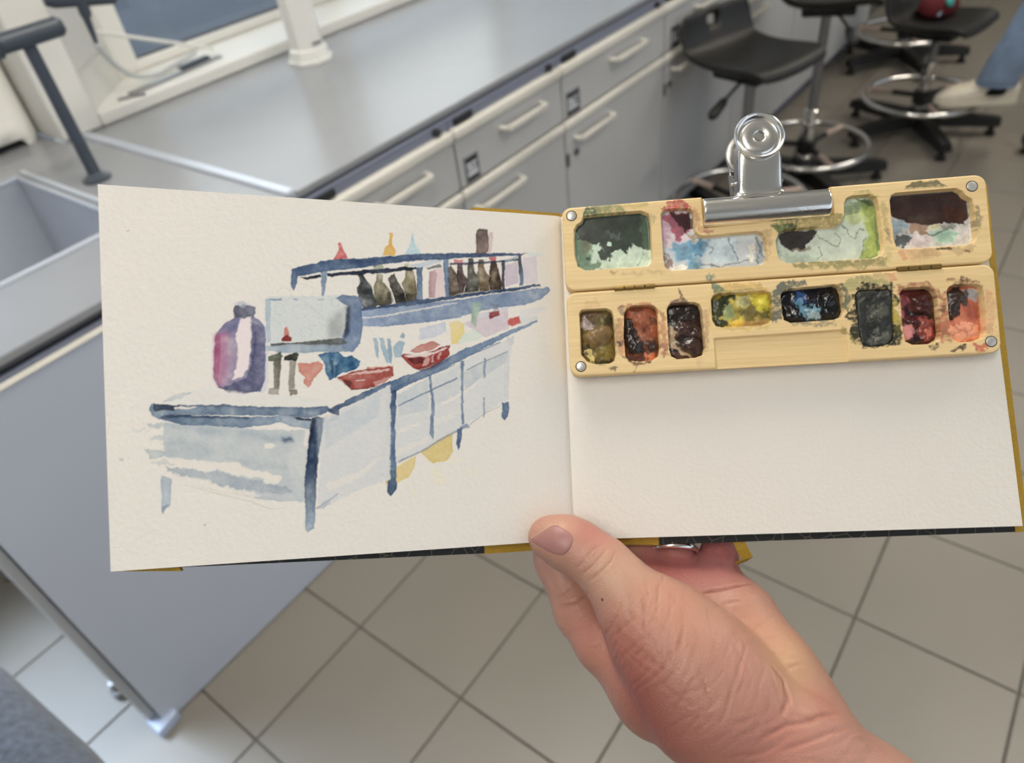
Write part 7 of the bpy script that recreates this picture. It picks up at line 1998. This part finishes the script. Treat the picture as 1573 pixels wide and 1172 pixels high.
 (0.784621,0.120055,[(-0.3,-46.5,5.1),(4.2,-47.3,5.1),(8.7,-48.0,5.0)]),
 (0.824394,0.197166,[(7.6,-45.4,5.2),(10.6,-42.3,5.4),(13.6,-39.3,5.6)]),
 (0.983095,0.117493,[(-10.8,-35.9,5.8),(-5.5,-34.2,5.9),(-0.2,-32.4,6.0)]),
 (0.951301,0.161093,[(5.5,-56.8,4.5),(9.6,-55.4,4.6),(13.6,-54.1,4.7)]),
 (0.938805,0.0991171,[(-5.4,-44.2,5.3),(-1.2,-42.3,5.4),(3.1,-40.5,5.5)]),
 (0.931452,0.180452,[(-1.6,-31.5,6.1),(2.7,-27.7,6.3),(7.1,-24.0,6.5)]),
 (0.992307,0.182317,[(-11.6,-29.3,6.2),(-7.2,-28.6,6.2),(-2.7,-27.8,6.3)]),
 (0.815471,0.157368,[(-8.5,-42.8,5.4),(-3.4,-41.9,5.4),(1.7,-41.0,5.5)]),
 (0.923023,0.140454,[(-5.3,-28.5,6.2),(-3.0,-27.1,6.3),(-0.8,-25.8,6.4)]),
 (0.811838,0.15161,[(-3.2,-37.3,5.7),(1.2,-34.0,5.9),(5.6,-30.7,6.1)]),
 (0.95219,0.0976944,[(2.5,-47.5,5.1),(7.8,-47.0,5.1),(13.1,-46.5,5.1)]),
 (1.3,0.9,[(98.2,-63.5,44.1),(91.3,-64.2,44.1),(84.4,-66.9,43.9),(76.6,-67.6,43.9),(66.7,-73.1,43.6)]),
 (1.3,0.6,[(102.8,-69.5,43.8),(94.0,-71.1,43.7),(82.1,-75.6,43.4),(72.3,-78.1,43.2)]),
 (1.3,0.4,[(88.3,-66.1,44.0),(82.5,-64.9,44.1),(77.7,-63.7,44.1)]),
 (1.3,0.35,[(79.4,-70.6,43.7),(69.4,-77.1,43.3),(60.6,-79.7,43.1)]),
 (1,1.6,[(54.3,-24.6,6.5),(64.4,-23.2,6.6),(77.3,-20.9,6.7)]),
 (1.2,0.4,[(57.0,-28.8,16.2),(63.5,-26.9,16.4),(71.1,-26.1,16.4)]),
 (0.8,0.5,[(51.9,-10.2,3.4),(54.9,-7.5,3.5)]),
 (1.4,0.7,[(75.9,-68.1,37.9),(80.1,-60.3,38.3),(78.4,-52.3,38.8),(73.7,-46.1,39.2)]),
 (0.9,0.7,[(-9.4,-26.9,10.4),(-1.6,-25.5,10.4),(5.7,-21.4,10.7)]),
 (0.9,0.35,[(-10.2,-25.1,6.5),(-3.3,-20.3,6.8),(0.1,-17.1,7.0)]),
 (1.2,0.3,[(-7.6,-37.8,17.7),(-2.7,-35.8,17.8),(0.5,-35.4,17.8)]),
],
"tints":[(4.6,7.5,24.5,9,206,120,112,0.7),(12.3,0.8,27.1,8,214,140,124,0.5),(17.9,-12.0,31.3,14,222,178,150,0.6),(10.2,-8.1,29.6,6,216,168,140,0.5),(-6.3,8.4,22.6,8,226,168,142,0.5),(21.0,-50.6,41.9,20,164,74,66,0.8),(26.1,-59.1,46.4,22,158,74,66,0.75),(13.1,-39.0,37.7,14,190,104,92,0.6),(7.5,-40.8,17.5,12,204,124,108,0.5),(1.8,-36.9,5.7,14,206,130,114,0.6),(33.4,-69.5,45.8,22,176,90,80,0.6),(47.9,-11.8,7.3,13,200,108,108,0.8),(36.2,-12.0,7.3,12,190,96,92,0.8),(65.4,-12.4,7.2,13,208,126,124,0.8),(59.5,-4.2,-2.3,12,176,92,92,0.8),(71.4,-9.1,-2.6,9,180,96,94,0.7),(81.0,-49.2,37.0,15,228,178,128,0.8),(78.3,-40.5,31.5,14,226,170,130,0.6),(74.5,-33.4,28.0,12,220,150,128,0.5),(94.1,-62.2,41.2,10,208,128,112,0.7),(61.0,-32.9,28.0,14,218,160,132,0.6),(43.7,-35.7,51.9,20,204,142,124,0.6),(52.5,-50.2,53.0,22,206,150,134,0.55),(40.1,-24.2,48.6,14,214,150,126,0.6),(63.7,-38.9,43.7,12,216,148,128,0.5),(31.8,-18.2,41.0,12,220,152,128,0.6),(71.1,-64.9,54.1,18,210,142,126,0.5),(97.3,-75.0,49.4,20,220,156,138,0.5),(65.2,-73.6,55.5,18,198,116,104,0.5),(-15.8,-12.4,-4.8,8,196,140,130,0.5)],
"nail":[(-19.70,3.10),(-18.50,4.70),(-15.30,6.80),(-11.50,9.10),(-10.00,9.60),(-8.30,9.30),(-5.80,8.20),(-3.50,6.90),(-2.30,5.30),(-2.20,3.90),(-3.00,1.70),(-4.40,-0.40),(-6.20,-2.00),(-7.80,-2.50),(-9.80,-2.30),(-13.00,-1.20),(-16.10,0.40),(-18.40,1.60),(-19.60,2.30)],
"eye":(-25.9,52.9,333.9),
"nail_plane":0.00,
"ring_at":(47.6,-8.3,-11.5),"ring_dir":(2.300,24.200,-9.500),
"mole":(8.0,-19.5,32.9)}



def fsdf(P):
    """signed distance of the hand at points P (n,3), built from tapered round limbs blended at the joints"""
    def cone(P, a, b):
        A, Bv = np.array(a[:3], np.float32), np.array(b[:3], np.float32)
        d = Bv - A
        t = np.clip(((P - A) @ d) / float(d @ d), 0, 1)
        q = P - A - t[:, None] * d
        return np.sqrt((q * q).sum(1)) - (a[3] + (b[3] - a[3]) * t)

    def smin(a, b, k):
        h = np.clip(.5 + .5 * (b - a) / k, 0, 1)
        return b * (1 - h) + a * h - k * h * (1 - h)
    parts = {}
    for n, k, chains in HD['groups']:
        out = None
        for ch in chains:
            for a, b in zip(ch, ch[1:]):
                d = cone(P, a, b)
                out = d if out is None else smin(out, d, k)
        parts[n] = out
    palm = smin(parts['palm'], parts['index'], 5)
    for n in ('middle', 'ring', 'little'):
        palm = smin(palm, parts[n], 3)
    th = smin(parts['thumb'], parts['thenar'], 7)
    return smin(th, palm, 2.2)


def surface_nets(lo, hi, h):
    n = [int((hi[i] - lo[i]) / h) + 2 for i in range(3)]
    ax = [lo[i] + h * np.arange(n[i]) for i in range(3)]
    D = np.empty(n, np.float32)
    YY, ZZ = np.meshgrid(ax[1], ax[2], indexing='ij')
    for i in range(n[0]):
        P = np.stack([np.full(YY.size, ax[0][i]), YY.ravel(), ZZ.ravel()], 1).astype(np.float32)
        D[i] = fsdf(P).reshape(n[1], n[2])
    ins = D < 0
    c = [ins[a:n[0] - 1 + a, b:n[1] - 1 + b, e:n[2] - 1 + e] for a in (0, 1) for b in (0, 1) for e in (0, 1)]
    s = sum(x.astype(np.int8) for x in c)
    act = (s > 0) & (s < 8)
    idx = -np.ones(act.shape, np.int64)
    ii = np.argwhere(act)
    idx[act] = np.arange(len(ii))
    acc = np.zeros((len(ii), 3))
    cnt = np.zeros(len(ii))
    corners = [(a, b, e) for a in (0, 1) for b in (0, 1) for e in (0, 1)]
    for p in range(8):
        for q in range(p + 1, 8):
            A, Bc = np.array(corners[p]), np.array(corners[q])
            if np.abs(A - Bc).sum() != 1:
                continue
            da = D[tuple((ii + A).T)]
            db = D[tuple((ii + Bc).T)]
            m = (da < 0) != (db < 0)
            t = np.where(m, da / np.where(da == db, 1, da - db), 0)
            acc[m] += (A + (Bc - A) * t[:, None])[m]
            cnt[m] += 1
    V = np.array(lo) + h * (ii + acc / cnt[:, None])
    F = []
    for axn in range(3):
        u, v = (axn + 1) % 3, (axn + 2) % 3
        sl0 = [slice(0, n[k] - 1) for k in range(3)]
        a = ins[tuple(sl0)]
        sl1 = list(sl0)
        sl1[axn] = slice(1, n[axn])
        b = ins[tuple(sl1)]
        e = np.argwhere(a != b)
        e = e[(e[:, u] > 0) & (e[:, v] > 0)]
        du, dv = np.zeros(3, int), np.zeros(3, int)
        du[u], dv[v] = 1, 1
        q = np.stack([idx[tuple((e - du - dv).T)], idx[tuple((e - dv).T)], idx[tuple(e.T)], idx[tuple((e - du).T)]], 1)
        flip = ~a[tuple(e.T)]
        q[flip] = q[flip][:, ::-1]
        F.append(q[(q >= 0).all(1)])
    return V, np.concatenate(F)


HV, HF = surface_nets((-62, -128, -52), (150, 62, 72), 0.85)


def grad(P, e=.4):
    g = np.stack([fsdf(P + np.eye(3, dtype=np.float32)[i] * e) - fsdf(P - np.eye(3, dtype=np.float32)[i] * e) for i in range(3)], 1)
    return g / (np.linalg.norm(g, axis=1, keepdims=True) + 1e-9)


HV = HV.astype(np.float32)
for _ in range(2):
    N_ = grad(HV)
    HV = HV - N_ * fsdf(HV)[:, None] * .9
# soft crease lines pressed into the skin: each line is first dropped onto the surface facing the reader
from mathutils.bvhtree import BVHTree
bv0 = BVHTree.FromPolygons(HV.tolist(), HF.tolist())
eye = Vector(HD['eye'])


def drop(pt):
    hit = bv0.ray_cast(eye, (Vector(pt) - eye).normalized())
    return hit[0]


disp = np.zeros(len(HV), np.float32)
for w, dep, pl_ in HD['creases']:
    pts = []
    for a, b in zip(pl_, pl_[1:]):
        a, b = Vector(a), Vector(b)
        n_ = max(2, int((b - a).length / 1.5))
        pts += [drop(a.lerp(b, k / n_)) for k in range(n_)]
    pts.append(drop(pl_[-1]))
    pts = np.array([q for q in pts if q is not None], np.float32)
    if len(pts) < 2:
        continue
    near = np.where((np.abs(HV - pts.mean(0)).max(1)) < (np.ptp(pts, 0).max() / 2 + 6))[0]
    Q = HV[near]
    d2 = np.full(len(near), 1e9, np.float32)
    tt = np.zeros(len(near), np.float32)
    L_ = len(pts) - 1
    for i in range(L_):
        a, e = pts[i], pts[i + 1] - pts[i]
        l2 = float(e @ e)
        if l2 > 36 or l2 < 1e-6:
            continue
        t = np.clip(((Q - a) @ e) / l2, 0, 1)
        q = Q - a - t[:, None] * e
        dd = (q * q).sum(1)
        m = dd < d2
        d2 = np.where(m, dd, d2)
        tt = np.where(m, (i + t) / L_, tt)
    fade = np.clip(np.minimum(tt, 1 - tt) * 5 + .1, 0, 1)
    g = np.exp(-d2 / (2 * (w * .6) ** 2))
    ridge = np.exp(-d2 / (2 * (w * 1.7) ** 2))
    disp[near] += fade * (-dep * g + dep * .4 * ridge)
HV = HV + N_ * disp[:, None]
# skin tone: red patches, plus the warm and dark sides of the lighting
base = np.ones((len(HV), 3)) * lin((206, 156, 136))
for x, y, z, r, cr_, cg, cb, a in HD['tints']:
    q = drop((x, y, z))
    if q is not None:
        x, y, z = q
    k = np.exp(-((HV - np.array((x, y, z))) ** 2).sum(1) / (2 * (r * .75) ** 2))[:, None] * a
    base = base * (1 - k) + lin((cr_, cg + 8, cb + 8)) * k
rs = np.random.RandomState(4)
blot = np.zeros(len(HV))
for _ in range(90):
    c = HV[rs.randint(len(HV))]
    blot += rs.uniform(-1, 1) * np.exp(-((HV - c) ** 2).sum(1) / (2 * rs.uniform(2, 6) ** 2))
base = base * (1 + .07 * blot[:, None] * np.array((.5, 1.0, 1.0)))
base = base * (1 - np.clip(-disp, 0, 1.0)[:, None] * np.array((.42, .62, .65)))  # shade inside the creases painted into the skin colour
base = base * np.array((.75, .74, .74))
M_skin = pigment_mat('skin', 0.42, bump=0.0, spec=0.42)
nt = M_skin.node_tree
p = nt.nodes['Principled BSDF']
p.inputs['Subsurface Weight'].default_value = 0.12
p.inputs['Subsurface Radius'].default_value = (1.0, 0.35, 0.2)
p.inputs['Subsurface Scale'].default_value = 0.003
tc = nt.nodes['Texture Coordinate']
vo = nt.nodes.new('ShaderNodeTexVoronoi')
vo.inputs['Scale'].default_value = 1100
n2 = nt.nodes.new('ShaderNodeTexNoise')
n2.inputs['Scale'].default_value = 420
n2.inputs['Detail'].default_value = 5
mp2 = nt.nodes.new('ShaderNodeMapping')
mp2.inputs['Rotation'].default_value = (0, 0, 0.72)
mp2.inputs['Scale'].default_value = (1.0, 0.32, 0.6)
nt.links.new(tc.outputs['Object'], vo.inputs['Vector'])
nt.links.new(tc.outputs['Object'], mp2.inputs[0])
nt.links.new(mp2.outputs[0], n2.inputs['Vector'])
ad = nt.nodes.new('ShaderNodeMath')
ad.operation = 'MULTIPLY_ADD'
ad.inputs[1].default_value = 0.35
nt.links.new(vo.outputs['Distance'], ad.inputs[0])
nt.links.new(n2.outputs[0], ad.inputs[2])
bp = nt.nodes.new('ShaderNodeBump')
bp.inputs['Strength'].default_value = 0.4
bp.inputs['Distance'].default_value = 0.0008
nt.links.new(ad.outputs[0], bp.inputs['Height'])
nt.links.new(bp.outputs[0], p.inputs['Normal'])

me = raw_mesh('hand', HV * MMS, HF)
colour_attr(me, base)
hand = link('hand', me, None, M_skin, smooth=True)
hand.matrix_world = BOOK
tag(hand, 'left hand and wrist gripping the sketchbook, thumb on the page, fingers behind the cover', 'hand')

# thumb nail laid on the skin
bv = BVHTree.FromPolygons([tuple(v) for v in HV], [tuple(f) for f in HF.tolist()])
npoly = np.array(HD['nail'])
ctr = npoly.mean(0)
rings = []
zref = None
for sc_ in (1.0, .97, .9, .75, .5, .25, .02):
    ring = []
    for q in npoly:
        xy = ctr + (q - ctr) * sc_
        # ray from the reader's side through the nail outline
        hit = bv.ray_cast(Vector((xy[0], xy[1], 60)), Vector((0, 0, -1)))
        ring.append((hit[0], hit[1]))
    rings.append(ring)
nb = MB()
vs = []
for sc_, ring in zip((1.0, .97, .9, .75, .5, .25, .02), rings):
    off = -.1 if sc_ == 1.0 else (.22 if sc_ > .95 else .30 + .25 * (1 - sc_))
    vs.append([nb.bm.verts.new((co + no * off) * MMS) for co, no in ring])
for A, Bq in zip(vs, vs[1:]):
    for i in range(len(A)):
        nb.bm.faces.new((A[i], A[(i + 1) % len(A)], Bq[(i + 1) % len(A)], Bq[i]))
nb.bm.faces.new(vs[-1])
bmesh.ops.recalc_face_normals(nb.bm, faces=nb.bm.faces[:])
M_nail = mat('nail', L(164, 118, 114), 0.36, var=.06, vscale=200, spec=.35)
nail = nb.build('thumbnail', M_nail, hand, smooth=True)
nail['label'] = 'short pink thumbnail'
# pale free edge of the nail along the tip
fe = MB()
tipi = list(range(0, 6))
fe.tube([(rings[0][i][0] + rings[0][i][1] * .12) * MMS for i in tipi], 0.00026, 6)
fe.build('nail_edge', mat('nail_edge', L(206, 170, 148), .45), hand, smooth=True)
ml = MB()
hit = bv.ray_cast(eye, (Vector(HD['mole']) - eye).normalized())
if hit[0] is not None:
    ml.lathe([(0, -.2), (.75, -.1), (.6, .16), (.01, .22)], 10, Matrix.Translation(hit[0]) @ hit[1].to_track_quat('Z', 'Y').to_matrix().to_4x4())
    ml.bm.transform(Matrix.Scale(MMS, 4))
    ml.build('mole', mat('mole', L(112, 66, 54), .6), hand, smooth=True)

# silver ring on a finger behind the cover
rd = Vector(HD['ring_dir']).normalized()
rg = MB()
T = rd.to_track_quat('Z', 'Y').to_matrix().to_4x4()
pts = []
rg.lathe([(10.6, -1.3), (11.2, -1.4), (11.7, -.8), (11.8, 0), (11.7, .8), (11.2, 1.4), (10.6, 1.3)], 48, cap=False)
rg.bm.transform(Matrix.Scale(MMS, 4) @ T)
ringo = rg.build('finger_ring', M_clip, None, smooth=True)
ringo.matrix_world = BOOK @ Matrix.Translation(Vector(HD['ring_at']) * MMS)
tag(ringo, 'thin silver band on a finger just below the cover', 'ring')
